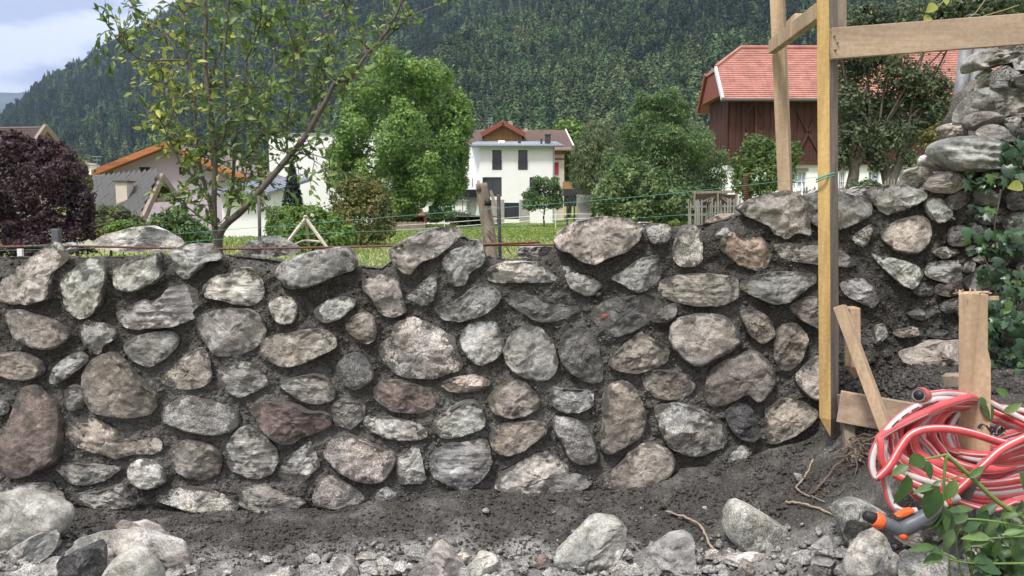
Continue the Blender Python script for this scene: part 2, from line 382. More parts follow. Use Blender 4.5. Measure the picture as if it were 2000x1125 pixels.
# ================================================================= the ground
GC = [(-400,990,4),(0,985,4),(300,1000,4),(650,992,4),(900,957,4),(1200,957,4),(1400,905,4),(1560,862,4),(1640,838,3.95),
      (-400,1130,3.22),(0,1130,3.22),(400,1130,3.22),(800,1130,3.22),(1100,1130,3.22),(1300,1130,3.15),(1500,1130,3.02),(1700,1130,2.85),(1900,1130,2.65),(2200,1130,2.5),
      (300,1050,3.62),(900,1040,3.6),(1300,1020,3.55),(1450,960,3.7),
      (1640,900,3.6),(1750,1000,2.9),(1850,1000,2.85),(1700,860,3.5),(1800,860,3.42),(1950,850,3.3),(2200,850,3.2),
      (1750,745,3.66),(1850,745,3.66),(1750,703,3.95),(1900,700,3.95),(2200,700,3.95)]
GP = np.array([tuple(W(*g)) for g in GC])
_gx = np.concatenate([GP[:, :2], [[-6, 0.5], [0, 0.5], [5, 0.5], [-7, 5.2], [8, 5.2], [0, 5.2]]]); _gz = np.concatenate([GP[:, 2], [0, 0, 0.3, 0.1, 0.4, 0.1]])
def _tps(r2): return np.where(r2 > 1e-12, r2*np.log(np.maximum(r2, 1e-12)), 0)
_n = len(_gx); _A = np.zeros((_n+3, _n+3)); _A[:_n, :_n] = _tps(((_gx[:, None]-_gx[None])**2).sum(-1))+np.eye(_n)*0.02
_A[:_n, _n] = 1; _A[:_n, _n+1:] = _gx; _A[_n, :_n] = 1; _A[_n+1:, :_n] = _gx.T
_w = np.linalg.solve(_A, np.concatenate([_gz, [0, 0, 0]]))
def G(xy):
    xy = np.atleast_2d(np.asarray(xy, float))
    r2 = ((xy[:, None]-_gx[None])**2).sum(-1)
    return _tps(r2) @ _w[:_n]+_w[_n]+xy @ _w[_n+1:]
def g1(x, y): return float(G([[x, y]])[0])
def farz(x, y): return 0.1+0.85*np.clip((x-4.5)/6, 0, 1)*np.clip((y-5)/10, 0, 1)
def groundY(px, py, lo=2.2, hi=4.4):
    """distance at which the pixel's ray meets the front ground"""
    ys = np.linspace(lo, hi, 200); P = np.array([tuple(W(px, py, y)) for y in ys]); d = P[:, 2]-G(P[:, :2])
    k = np.argmax(d < 0); return ys[k] if (d < 0).any() else hi
xs = np.arange(-4.2, 4.2, 0.016); ys = np.concatenate([np.arange(0.6, 2.3, 0.06), np.arange(2.3, 4.25, 0.012)])
X, Y = np.meshgrid(xs, ys); xy = np.stack([X.ravel(), Y.ravel()], 1)
z = G(xy); P3 = np.c_[xy, z]; pp = PX(P3)
q = np.c_[xy*1.0, np.zeros(len(xy))]
# how gravelly: pale rubble towards the camera and at the far right, dark fresh mortar along the wall foot
line = np.interp(pp[:, 0], [-500, 0, 350, 520, 900, 1150, 1350, 1500, 1600, 1700, 1800, 2500], [1010, 1010, 1062, 1070, 1025, 1045, 1062, 1015, 1020, 1010, 960, 950])
dry = np.clip((pp[:, 1]-line+fbm(q*6, 4)*38)/70+0.08, 0, 1)
dry = dry*np.clip(0.62+0.55*fbm(q*4.1, 4), 0, 1)*np.interp(pp[:, 0], [1150, 1450, 1560], [1, .5, .28])
zz = z+0.012*fbm(q*5, 3)+0.007*fbm(q*22, 3)*(0.5+dry)+0.0035*perlin(q*60)
nx, ny = len(xs), len(ys); idx = np.arange(nx*ny).reshape(ny, nx)
F = np.stack([idx[:-1, :-1], idx[:-1, 1:], idx[1:, 1:], idx[1:, :-1]], -1).reshape(-1, 4)
gr = put('ground', np.c_[xy, zz], F, M_GROUND, smooth=True); tag(gr, 'crumbly dark mortar and pale rubble ground in front of the wall', kind='structure')
vert_attr(gr.data, 'dry', dry)
# meadow and valley floor: one sheet to the foot of the hills
xs = np.concatenate([-np.geomspace(4000, 8, 40), np.linspace(-7, 7, 29), np.geomspace(8, 4000, 40)])
ys = np.concatenate([[-300, -50, -5, 0.3, 4.1, 4.2], np.linspace(4.4, 80, 90), np.geomspace(85, 3500, 40)])
X, Y = np.meshgrid(xs, ys); Z = farz(X, Y)+0.03*fbm(np.stack([X.ravel()*0.3, Y.ravel()*0.3, 0*X.ravel()], 1), 2).reshape(X.shape)*(Y < 90)*(Y > 4.3)
Z = np.where(Y < 4.3, -0.25, Z)
nx, ny = len(xs), len(ys); idx = np.arange(nx*ny).reshape(ny, nx)
F = np.stack([idx[:-1, :-1], idx[:-1, 1:], idx[1:, 1:], idx[1:, :-1]], -1).reshape(-1, 4)
o = put('meadow', np.c_[X.ravel(), Y.ravel(), Z.ravel()], F, M_MEADOW, smooth=True); tag(o, 'green meadow behind the stone wall', kind='structure')
# ================================================================= stones
# class: albedo, then outline in photograph pixels
SC = {'L': (0.43,0.425,0.405), 'W': (0.52,0.512,0.49), 'M': (0.30,0.298,0.29), 'D': (0.15,0.15,0.148), 'B': (0.265,0.24,0.22),
      'R': (0.20,0.16,0.148), 'T': (0.375,0.345,0.31), 'P': (0.40,0.372,0.355), 'O': (0.45,0.355,0.295), 'G': (0.35,0.35,0.347), 'U': (0.215,0.165,0.158), 'K': (0.09,0.092,0.095)}
# colour, material (n plain, g granite, s schist), roundness 0..1
WALL = """
P n .3|0,550 43,520 97,477 113,474 135,503 120,517 100,533 97,547 100,577 62,592 20,590 -14,583
L n .3|120,550 143,533 167,513 187,503 202,510 207,530 203,577 187,607 160,622 140,613 125,593 128,570
L n .5|227,527 253,513 302,495 307,497 308,520 318,538 300,553 260,571 230,560 226,543
L s .4|333,490 353,483 383,478 417,478 433,497 428,508 403,510 393,523 373,543 357,543 347,530 347,517 335,505
L s .4|397,563 417,540 450,537 467,523 493,525 515,557 513,580 493,595 467,593 430,583 403,580
M s .2|230,610 247,600 287,583 297,590 320,580 333,563 363,557 383,567 388,597 373,610 380,620 340,635 300,637 267,641 247,637 237,623
B n .6|16,610 43,605 67,613 110,627 137,647 130,667 103,682 67,678 37,663 18,630
M n .4|160,637 180,630 207,633 227,650 223,663 203,673 197,687 188,691 173,677 163,660
M n .4|388,623 410,610 460,602 500,610 519,637 516,657 487,687 433,696 413,677 393,653
M n .6|247,670 267,657 307,647 337,647 352,663 337,690 298,718 267,707 248,687
B n .6|-6,690 33,688 77,697 88,723 80,735 50,742 20,737 -6,727
M s .2|102,730 127,700 157,687 172,697 167,710 140,733 117,747 107,743
B n .5|162,740 177,710 200,693 227,690 247,707 267,733 290,753 305,767 307,795 290,808 260,812 220,811 185,800 170,780
M n .4|127,765 147,750 163,757 168,785 160,797 133,801 126,788
T n .5|312,740 333,723 360,697 390,678 407,693 414,740 397,753 363,759 327,753
M s .1|428,727 447,710 480,707 500,717 517,735 523,750 500,763 470,775 450,768 433,747
G g .6|318,813 327,793 353,778 373,773 400,780 430,788 457,800 470,817 463,837 430,850 397,847 360,838 327,825
R n .6|40,770 50,755 77,752 87,770 113,787 118,827 123,870 110,907 77,917 57,927 30,930 7,913 -6,890 13,847 27,813 37,780
T n .4|130,847 143,823 180,815 207,825 227,840 240,857 263,860 287,853 315,857 315,880 290,887 260,885 227,893 190,883 150,873
M n .3|108,913 140,905 187,908 233,912 233,917 207,937 173,947 137,942
L n .8|252,917 263,900 287,898 310,907 325,927 323,943 300,952 277,952 257,940
B n .6|333,880 353,863 377,858 407,867 433,883 433,913 417,930 393,937 360,927 343,917
M s .4|445,877 450,860 470,835 490,833 517,853 540,877 543,900 533,923 497,935 467,923 450,917
L n .3|142,963 187,962 230,948 247,953 267,983 247,990 200,992 147,980
L g .4|308,970 333,957 367,950 400,953 437,967 463,983 460,997 443,1003 393,997 333,985 310,980
M n .2|-10,947 50,943 105,943 107,957 124,963 122,980 100,980 60,975 -10,960
M n .5|-8,780 13,785 20,795 15,806 -8,812
L n .6|540,533 550,513 590,497 637,487 670,484 683,493 695,517 690,528 667,533 617,557 583,563 563,560 547,543
L n .3|527,587 553,580 573,583 580,603 575,627 553,632 537,620 528,600
L n .4|613,607 640,587 670,580 695,585 690,600 667,620 637,630 620,622
T n .5|510,673 520,660 560,652 607,643 630,643 655,662 660,675 627,693 593,708 557,715 530,705 513,688
B n .5|678,633 693,617 713,610 730,620 737,643 733,663 717,670 697,660 680,647
P n .5|710,553 733,538 777,543 783,577 793,607 780,615 760,619 743,610 727,580 713,567
P n .5|758,490 780,477 813,457 850,448 883,443 898,447 900,460 870,487 850,502 823,510 807,533 793,534 770,513
M n .4|863,513 883,490 913,480 917,468 937,473 947,497 943,517 917,530 910,553 890,557 877,547 877,530
M g .1|793,580 817,560 843,535 852,543 852,563 845,587 823,595 810,587
G n .4|853,597 883,593 907,577 923,562 947,555 967,567 980,580 963,600 937,617 900,627 870,625 857,612
P g .3|740,677 767,657 778,630 803,620 830,630 860,643 883,663 893,690 906,710 897,720 850,735 817,737 777,732 760,713 747,697
D g .6|658,713 677,693 703,688 722,707 732,730 727,747 697,762 677,753 663,733
M s .5|550,750 573,737 617,728 640,740 655,763 653,780 623,787 593,782 563,763
R n .4|730,763 743,745 770,741 817,753 840,767 854,782 843,797 813,806 770,800 747,790 732,777
T n .4|862,753 870,743 900,735 933,733 960,747 933,762 900,765 877,763
U n .4|490,800 510,785 550,787 580,790 603,803 630,803 647,813 643,830 617,843 590,850 573,865 550,863 527,847 500,817
M g .3|650,793 663,780 713,787 710,817 683,837 657,828 648,813
L n .2|712,827 720,813 767,815 803,823 833,837 830,853 810,860 770,855 727,843
L n .5|843,827 867,807 907,782 927,782 943,797 948,830 930,840 897,850 873,857 857,850
M s .1|543,923 560,897 603,862 613,880 623,910 600,930 590,950 580,957 568,953 567,940
P g .5|635,883 650,863 667,847 690,850 727,867 750,877 772,887 770,907 750,937 727,941 697,937 667,920 643,897
L n .2|775,900 813,869 820,883 832,933 820,943 783,943 775,930
G s .4|842,903 850,883 880,867 910,865 947,858 957,877 958,910 937,937 917,953 897,955 870,940 860,933 845,927
M s .2|465,957 493,948 520,947 537,957 577,967 597,980 577,995 520,998 497,998 472,987
P g .6|613,967 623,940 643,930 667,937 690,953 712,970 700,987 657,989 617,987
G n .2|728,962 753,950 780,960 777,970 740,983
T n .4|1085,470 1107,443 1140,430 1183,424 1217,428 1250,440 1245,470 1220,490 1187,500 1163,515 1140,512 1117,493 1090,487
W n .4|952,533 963,520 990,512 1060,513 1083,537 1085,547 1067,552 1033,550 960,552
L n .2|1102,522 1117,522 1133,537 1153,540 1175,555 1160,573 1145,577 1117,563 1105,540
G n .3|1192,542 1217,530 1247,507 1280,499 1290,517 1288,540 1270,560 1247,570 1227,560
L g .5|1263,443 1283,437 1308,440 1308,463 1297,475 1273,475 1265,460
L g .6|1312,499 1324,457 1340,441 1359,443 1369,462 1372,510 1351,521 1324,518
D s .3|990,590 1023,573 1047,580 1087,593 1130,600 1113,617 1080,627 1047,625 1017,607
D n .3|1152,610 1187,587 1233,580 1270,577 1295,587 1283,610 1253,637 1203,657 1183,650 1163,630
D n .3|1272,622 1293,600 1317,592 1322,603 1307,628 1277,628
T s .4|1290,550 1313,540 1350,537 1400,537 1433,542 1443,563 1438,585 1400,595 1353,595 1317,588 1293,573
G n .5|897,660 917,633 967,628 980,657 987,680 967,700 937,713 913,697
G n .4|982,690 997,653 1027,637 1053,640 1073,663 1087,693 1085,720 1073,740 1040,740 1000,720
D g .4|1093,683 1100,653 1130,642 1157,650 1167,683 1177,720 1175,743 1153,747 1117,727 1097,707
B n .3|1190,707 1210,683 1250,648 1273,663 1303,680 1303,703 1267,720 1233,727 1200,717
P n .8|1307,653 1313,630 1340,618 1380,612 1417,618 1440,645 1447,669 1415,690 1380,707 1360,716 1337,704 1315,680
B n .4|1255,733 1277,722 1313,725 1340,735 1357,753 1343,772 1317,779 1277,773 1260,755
B n .5|955,777 970,757 997,743 1020,742 1037,757 1053,780 1050,797 1023,810 993,815 963,803
G n .4|1075,773 1080,757 1120,760 1158,763 1158,793 1133,802 1100,803 1078,790
T n .6|1178,775 1190,755 1213,743 1240,757 1253,787 1262,817 1253,847 1233,863 1200,880 1183,885 1172,873 1180,830 1177,800
T n .6|957,850 977,827 1027,820 1067,827 1070,840 1047,860 1020,880 990,890 963,877
G g .7|1078,817 1100,813 1133,823 1153,843 1168,887 1163,905 1133,907 1110,893 1100,867 1082,840
G g .4|1278,793 1300,787 1345,790 1383,808 1407,825 1418,850 1413,872 1365,885 1340,885 1305,870 1290,840
T n .6|1178,940 1220,897 1230,880 1267,863 1300,873 1318,897 1315,920 1283,947 1233,959 1180,948
P n .1|982,923 1017,903 1040,890 1067,883 1087,890 1110,913 1107,923 1140,927 1152,943 1140,953 1117,962 1040,960 1010,957 970,953
B n .6|1377,776 1384,723 1412,704 1449,691 1471,684 1492,699 1511,725 1511,752 1492,776 1476,785 1457,765 1433,779 1415,789 1391,793
K g .4|1416,811 1428,792 1447,785 1468,800 1473,824 1484,845 1468,861 1449,856 1428,840
T n .4|1497,821 1496,797 1527,779 1564,784 1593,803 1596,816 1564,837 1543,853 1521,864 1505,864 1496,843
P n .6|1551,741 1567,717 1588,699 1603,696 1625,730 1620,775 1590,783 1570,765
B n .4|1541,600 1567,582 1600,580 1610,640 1590,638 1567,625 1550,610
B g .5|1444,608 1471,605 1497,617 1509,643 1511,655 1493,668 1480,667 1460,650
B n .3|1514,680 1517,650 1530,633 1553,632 1576,657 1567,690 1556,712 1540,724 1521,717 1513,700
M s .4|1447,555 1460,542 1500,534 1540,531 1592,537 1592,553 1559,571 1532,590 1508,593 1476,579 1449,563
O n .1|1404,487 1417,457 1431,454 1447,467 1487,465 1492,475 1504,499 1495,521 1476,526 1444,518 1428,502
M s .2|1513,478 1540,475 1591,481 1640,485 1670,515 1655,521 1591,514 1548,510 1527,502
P n .2|1444,409 1465,393 1500,382 1535,375 1556,378 1572,393 1577,417 1579,457 1553,454 1535,465 1513,457 1503,441 1481,430 1460,422
G n .4|1578,385 1600,378 1633,375 1658,382 1686,388 1700,400 1696,421 1668,434 1633,449 1590,440 1578,420
L n .2|1687,375 1709,368 1742,363 1772,365 1802,378 1805,388 1787,398 1762,408 1734,418 1721,411 1704,391
L n .4|1807,396 1818,388 1838,389 1854,403 1857,424 1830,437 1813,421
L g .3|1663,464 1681,451 1696,440 1704,444 1687,482 1671,474
T n .6|1721,451 1747,434 1787,421 1807,427 1815,441 1814,469 1797,489 1777,497 1754,492 1724,469
L n .4|1700,495 1726,502 1762,510 1787,520 1800,535 1785,555 1777,563 1757,555 1729,527
G n .3|1640,555 1653,547 1683,544 1701,560 1720,578 1706,601 1686,593 1653,577
L n .2|1385,917 1407,910 1431,885 1447,869 1468,880 1465,888 1433,907
M n .3|1395,460 1405,448 1418,445 1430,455 1412,468
"""
# stones bedded on the top of the wall, further back: outline plus distance
TOP = """
L n .4 4.42|182,474 207,458 267,445 300,442 333,455 360,473 343,486 293,490 233,490 200,482
M n .3 4.45|473,480 517,463 550,462 580,480 587,493 533,500 477,496
M n .3 4.42|1010,492 1017,483 1073,480 1090,492 1080,502 1012,502
L n .3 4.40|1085,470 1090,452 1110,443 1130,450 1120,480 1095,490
O n .2 4.38|1380,432 1407,419 1439,417 1452,433 1440,446 1377,442
L n .3 4.40|1570,390 1590,372 1625,366 1660,372 1650,395 1590,400
L n .3 4.36|120,480 135,475 150,478 148,492 122,492
L n .3 4.40|1225,441 1258,434 1290,441 1280,455 1235,455
W n .4 4.36|1640,382 1668,366 1700,366 1690,386 1655,390
"""
OLD = """
D g .3|1854,445 1886,440 1895,467 1889,479 1853,479
M s .3|1820,495 1843,482 1871,487 1871,497 1843,505
M s .3|1807,535 1813,515 1840,510 1881,510 1883,550 1848,552 1818,543
R n .3|1825,573 1830,555 1881,553 1881,570 1856,579
D n .4|1782,570 1792,550 1823,558 1820,576 1795,578
M n .4|1899,441 1929,441 1934,467 1911,472 1899,462
D n .4|1916,439 1919,413 1939,408 1947,436
M n .4|1957,436 1975,418 2015,416 2015,457 1967,451
M n .4|1886,563 1899,532 1924,517 1949,522 1960,558 1924,568
D n .4|1886,487 1911,477 1919,487 1894,502
L n .6|1885,535 1891,512 1901,510 1899,527
M g .3|1838,603 1848,588 1876,581 1876,608 1848,611
D s .3|1772,616 1792,601 1812,616 1797,626
D n .4|1975,477 2005,462 2015,500 1985,497
M n .3|1707,640 1728,632 1731,656 1707,675
B n .3|1741,648 1787,637 1792,653 1760,659
D n .3|1811,643 1867,648 1867,661 1813,659
B n .4|1928,613 1973,613 1973,640 1930,640
M n .5|1990,343 2015,335 2015,362 1985,362
M n .3|1919,337 1953,335 1972,343 1967,362 1925,362
M n .4|1900,375 1925,368 1950,380 1945,402 1910,402
D n .4|1965,378 2010,370 2015,405 1970,410
M n .4|1945,575 1985,570 2010,580 2000,602 1950,600
D n .4|1960,650 2010,645 2010,690 1965,690
M n .3|1850,385 1880,372 1890,392 1870,410 1852,405
"""
# boulders of the broken end: colour, material, roundness, distance, thickness
OLDB = """
L n .3 4.25 .22|1892,124 1903,108 1940,92 1967,87 2025,86 2025,112 1967,118 1945,131 1927,130 1905,140
M n .0 4.18 .22|1863,222 1880,199 1903,180 1930,172 1975,176 1996,182 1993,201 1953,231 1932,222 1903,217 1884,239 1865,236
L n .15 4.24 .18|1903,176 1915,150 1926,134 1938,136 1935,160 1925,172
M g .0 4.16 .2|1934,170 1938,140 1966,130 1981,142 1977,156 1990,172 1975,176
M n .3 4.12 .2|1977,151 2025,143 2025,180 1985,166
M n .3 4.15 .2|1978,115 2025,108 2025,140 1983,138
B n .6 4.12 .2|1885,241 1897,223 1921,219 1945,231 1947,241 1926,246 1903,258
M s .6 4.06 .18|1903,260 1924,244 1948,247 1965,263 1964,279 1945,282 1921,272
T n .3 4.22 .2|1836,249 1860,241 1887,244 1889,263 1868,275 1847,273
M s .7 4.0 .26|1824,292 1836,276 1865,268 1903,268 1940,279 1967,295 1975,316 1967,329 1921,333 1873,334 1852,323 1831,308
L n .5 4.15 .18|1801,311 1820,300 1835,311 1851,327 1833,334 1807,323
T n .4 4.12 .2|1753,358 1769,335 1801,325 1825,337 1805,353 1790,369 1765,374
P n .3 4.06 .18|1800,362 1849,333 1873,342 1887,360 1852,377 1820,374
M n .5 4.1 .2|1949,236 1977,229 1998,236 1995,254 1956,254
D n .5 4.06 .2|1961,250 1998,248 2010,283 1969,283
M n .4 4.12 .2|1975,215 2025,200 2025,227 1983,229
M n .4 4.15 .2|1988,182 2025,178 2025,203 1995,203
T n .3 3.86 .2|1757,690 1773,680 1805,675 1829,667 1880,665 1905,690 1895,720 1840,718 1803,718 1773,711
"""
def parse(s):
    for ln in s.strip().splitlines():
        h, p = ln.split('|'); yield h.split(), np.array([tuple(map(float, q.split(','))) for q in p.split()])
def smooth_outline(p, roundness, n):
    k = 2 if roundness > 0.35 else 1
    for _ in range(k):
        q = np.roll(p, -1, 0); c = 0.25 if roundness > 0.55 else (0.18 if roundness > .25 else .10)
        p = np.stack([p*(1-c)+q*c, p*c+q*(1-c)], 1).reshape(-1, 2)
    d = np.r_[0, np.cumsum(np.linalg.norm(np.roll(p, -1, 0)-p, axis=1))]; pc = np.vstack([p, p[:1]])
    s = np.linspace(0, d[-1], n, endpoint=False)
    return np.stack([np.interp(s, d, pc[:, 0]), np.interp(s, d, pc[:, 1])], 1)
def rock(poly_px, Y0, roundness, style, front, back, seed, n=80, nr=20, yaw=0.0, tilt=0.0, calm=1.0):
    """closed stone: the traced outline is its girth; front and back bulge, break into facets and are roughened"""
    rg = np.random.default_rng(seed)
    o = smooth_outline(poly_px, roundness, n); o3 = WN(o, Y0); P = o3[:, [0, 2]]
    a = P; b = np.roll(P, -1, 0); cr = a[:, 0]*b[:, 1]-b[:, 0]*a[:, 1]; A = cr.sum()/2
    c = ((a+b)*cr[:, None]).sum(0)/(6*A); size = math.sqrt(abs(A))
    # outline roughness
    an = np.c_[P/size*3.2, np.full(len(P), seed*1.7)]
    P = c+(P-c)*(1+0.05*fbm(an*1.5, 4)*(1.3-roundness))[:, None]
    t = np.linspace(0, 1, nr+1)[:-1]; s = np.cos(t*pi/2)**0.85         # 1 at rim -> 0 at the middle
    s = np.concatenate([s, [0.0]])
    R2 = (P-c)
    pe, qe = (2.4, 2.1) if roundness > 0.55 else ((3.6, 2.6) if roundness > 0.45 else (5.5, 3.2))
    pl = []
    for _ in range(int(3+7*(1-roundness))):
        ang = rg.uniform(0, 2*pi); sl = rg.uniform(0.15, 1.15)*(1.15-roundness); pl.append((cos(ang)*sl, sin(ang)*sl, rg.uniform(0.45, 0.9)))
    rings = []; edge = []
    for side in (0, 1):
        dep = front if side == 0 else back
        for si in (s if side == 0 else s[1:]):
            p2 = c+R2*si; h = np.full(n, (1-si**pe)**(1/qe))
            uv = R2*si/size
            for (ax, az, b0) in pl: h = np.minimum(h, np.maximum(b0-(uv[:, 0]*ax+uv[:, 1]*az)*1.5, 0.08*(1-si)))
            q = np.c_[p2, h*dep+seed*0.37]
            if style == 's':
                ca, sa = cos(seed), 0.25*sin(seed)
                lay = perlin(np.c_[(p2[:, 0]*4), (p2[:, 1]+p2[:, 0]*sa)*38, np.full(n, seed*0.7)])
                h = h*(1+0.16*lay*(1-si**4))+0.05*lay*(1-si**4)
            am = 0.30 if roundness < 0.35 else 0.24 if roundness < .6 else .15
            nz = fbm(np.c_[p2/size*2.3, h+seed*3.1], 5, 0.58); nz = np.where(nz > 0, nz*0.7, nz); nz = nz-0.5*np.abs(perlin(np.c_[p2/size*4.3+5, np.full(n, seed*1.3)]))
            rid = np.abs(perlin(np.c_[p2/size*3.1+9, h*0.5+seed]))
            if roundness < .6:
                for kk, (fs, aa) in enumerate(((1.5, .15), (2.6, .08))):
                    w_ = fbm(np.c_[p2/size*fs+kk*7.7, np.full(n, seed*2.3+kk)], 4, .55)
                    h = h*(1+aa*(1.2-roundness)*(np.tanh(w_*14)-.6)*calm*np.clip((1-si)*5, 0, 1))
            h = h*(1+am*calm*nz)-0.10*(1-roundness)*np.maximum(0.10-rid, 0)/0.10*(1-si**3)
            fine = (fbm(np.c_[p2*36, h*3+seed], 3)*0.0045-np.abs(perlin(np.c_[p2*24+3, h*2+seed]))*0.006)*(1-si**6)
            hh = np.maximum(h, 0.0 if si == 1 else 0.01)*dep*(1 if si < 1 else 0)+fine
            rings.append(np.c_[p2[:, 0], Y0-hh if side == 0 else Y0+hh, p2[:, 1]]); edge.append(np.full(n, si if side == 0 else 1.0))
    nrg = len(s)
    V = np.concatenate(rings); E = np.concatenate(edge); Fs = []
    j = np.arange(n); j2 = (j+1) % n
    for i in range(nrg-1): Fs.append(np.stack([i*n+j, i*n+j2, (i+1)*n+j2, (i+1)*n+j], 1))
    for i in range(nrg-1):
        p0 = 0 if i == 0 else (nrg+i-1)*n; p1 = (nrg+i)*n
        Fs.append(np.stack([p0+j2, p0+j, p1+j, p1+j2], 1))
    F = np.concatenate(Fs)
    if A < 0: F = F[:, ::-1]
    if yaw or tilt:
        # turn a loose rock about the vertical / lean it back so that it reads from the side too
        m = np.array([c[0], Y0, c[1]]); D = V-m; cy, sy = cos(yaw), sin(yaw); ct, st = cos(tilt), sin(tilt)
        y2, z2 = D[:, 1]*ct+D[:, 2]*st, -D[:, 1]*st+D[:, 2]*ct
        V = m+np.c_[D[:, 0]*cy-y2*sy, D[:, 0]*sy+y2*cy, z2]
    return V, F, E, size
def put_rock(name, poly, Y0, rd, mat, colr, front, back, seed, parent=None, edge=True, **kw):
    V, F, E, size = rock(poly, Y0, rd, mat, front, back, seed, **kw)
    rg = np.random.default_rng(seed+99)
    cc = np.array(SC[colr])*np.array([1.30, 1.285, 1.265])*rg.uniform(0.86, 1.14)*(1+rg.uniform(-0.02, 0.02, 3))
    o = put(name, V, F, M_STONE[mat], parent, smooth=True, color=cc)
    vert_attr(o.data, 'edge', E*(1.0 if edge else 0.25)); return o

# ---------------------------------------------------------------- the new wall
WY = 4.0
wall = thing('stone_wall', (0, 4.2, 0), 'long new rubble stone wall with boulders set in dark fresh mortar', 'wall')
TOPP = np.array([(-560,512),(-300,504),(-120,508),(0,505),(150,505),(330,500),(440,500),(540,512),(690,522),(740,527),(772,503),(860,470),(905,462),(950,503),(1000,509),(1060,500),(1085,482),(1110,462),(1250,452),(1300,447),(1380,441),(1440,424),(1480,409),(1580,399),(1640,392),(1700,383),(1800,386),(1850,395),(1880,420)], float)
TW = WN(TOPP, WY)
def grow(p, k=1.035, add=1.5):
    c = (p.min(0)+p.max(0))/2; d = p-c; return c+d*k+d/np.maximum(np.linalg.norm(d, axis=1), 1)[:, None]*add
stones = [(h, grow(p)) for h, p in parse(WALL)]
_r = np.random.default_rng(71)
def lump(x, y, a, b):
    an = np.sort(np.linspace(0, 2*pi, 9, endpoint=False)+_r.uniform(-.25, .25, 9)); rr = _r.uniform(.8, 1.1, 9); t_ = _r.normal(0, .2)
    X_, Z_ = np.cos(an)*rr*a, np.sin(an)*rr*b; return np.c_[x+X_*cos(t_)-Z_*sin(t_), y+X_*sin(t_)+Z_*cos(t_)]
nvis = len(stones)
for r_i, yy in enumerate((560, 645, 730, 815, 900, 965)):            # the wall runs on to the left of the picture
    x_ = -500+(r_i % 2)*55
    while x_ < -75: a_ = _r.uniform(40, 64); stones.append((['LMBTGPD'[_r.integers(7)], 'nngs'[_r.integers(4)], '.4'], lump(x_, yy+_r.normal(0, 8), a_, _r.uniform(28, 40)))); x_ += a_*1.25+58
outl = [WN(smooth_outline(p, .5, 40), WY)[:, [0, 2]] for h, p in stones]
gx = np.arange(W(-545, 700, WY).x, W(1872, 700, WY).x, 0.009)
nv = 150
T = np.interp(gx, TW[:, 0], TW[:, 2])
B = np.full_like(T, -0.12)
v = np.linspace(0, 1, nv)
Xg = np.repeat(gx[None], nv, 0); Zg = B[None]+(T-B)[None]*v[:, None]
pts = np.stack([Xg.ravel(), Zg.ravel()], 1)
# distance of each mortar point to the nearest stone rim
dmin = np.full(len(pts), 1.0)
for ol in outl:
    lo, hi = ol.min(0)-0.08, ol.max(0)+0.08
    k = np.where(((pts > lo) & (pts < hi)).all(1))[0]
    if len(k): 
        d = np.sqrt(((pts[k][:, None]-ol[None])**2).sum(-1)).min(1); dmin[k] = np.minimum(dmin[k], d)
q = np.c_[pts[:, 0], pts[:, 1], np.full(len(pts), 3.3)]
rec = 0.012+0.020*np.clip(dmin/0.05, 0, 1)**0.8
fall = np.clip((1-np.repeat(v[:, None], len(gx), 1).ravel())*14, 0, 1)
Yg = WY+rec-0.018*fbm(q*6, 3)-0.011*fbm(q*26, 4, 0.62)-0.005*perlin(q*75)+0.05*(1-fall)**2
zb = 0.004*fbm(q*30+5, 2)
pp = PX(np.c_[pts[:, 0], np.full(len(pts), WY), pts[:, 1]])
dryw = np.clip(np.interp(pp[:, 1], [430, 700, 800, 900, 1000], [0.06, 0.26, 0.5, 0.52, 0.2])+0.22*perlin(q*2.3)-0.05, 0, 1)
# the top of the wall and its back
nt = 26; tv = np.linspace(0, 1, nt+1)[1:]
rows_y, rows_z = [], []
for k, tt in enumerate(tv):
    yy = WY+0.05+tt*0.47
    qq = np.c_[gx, np.full_like(gx, yy), np.full_like(gx, 1.0)]
    rows_y.append(np.full_like(gx, yy)); rows_z.append(T-0.045*tt+(0.02*fbm(qq*5, 3)+0.012*fbm(qq*28, 3))*min(1, tt*6))
rows_y += [rows_y[-1].copy(), np.full_like(gx, WY+0.55)]; rows_z += [rows_z[-1].copy(), np.full_like(gx, -0.1)]
Vt = np.concatenate([np.c_[pts[:, 0], Yg, pts[:, 1]+zb]]+[np.c_[gx, a, b] for a, b in zip(rows_y, rows_z)])
ncol = len(gx); nrow = nv+len(rows_y); idx = np.arange(ncol*nrow).reshape(nrow, ncol)
F = np.stack([idx[:-1, :-1], idx[:-1, 1:], idx[1:, 1:], idx[1:, :-1]], -1).reshape(-1, 4)
mo = put('mortar', Vt, F, M_MORTAR, wall, smooth=True)
qt = np.c_[np.tile(gx, len(rows_y)), np.concatenate(rows_y), np.concatenate(rows_z)]
vert_attr(mo.data, 'dry', np.concatenate([dryw, np.clip(0.30+0.35*perlin(qt*3.1), 0, 1)]))
for i, ((h, p), ol) in enumerate(zip(stones, outl)):
    sz = math.sqrt((np.ptp(ol[:, 0])*np.ptp(ol[:, 1]))); rg = np.random.default_rng(i+500)
    fr = (0.045+0.17*sz)*rg.uniform(0.8, 1.2)
    top = p[:, 1].min() < np.interp(p[:, 0].mean(), TOPP[:, 0], TOPP[:, 1])+6     # capping stones run back into the wall
    if i == nvis-2: fr = 0.03
    s = put_rock('stone', p, WY+0.004, float(h[2]), h[1], h[0], fr, 0.30 if top else 0.09, i+1, wall)
    if abs(p[:, 0].min()-1148) < 8 and abs(p[:, 1].mean()-613) < 14: s['paint'] = 1
for i, (h, p) in enumerate(parse(TOP)):
    p = grow(p)
    put_rock('stone', p, float(h[3]), float(h[2]), h[1], 'W' if h[0] == 'L' else h[0], 0.12, 0.10, 300+i, wall, edge=False)
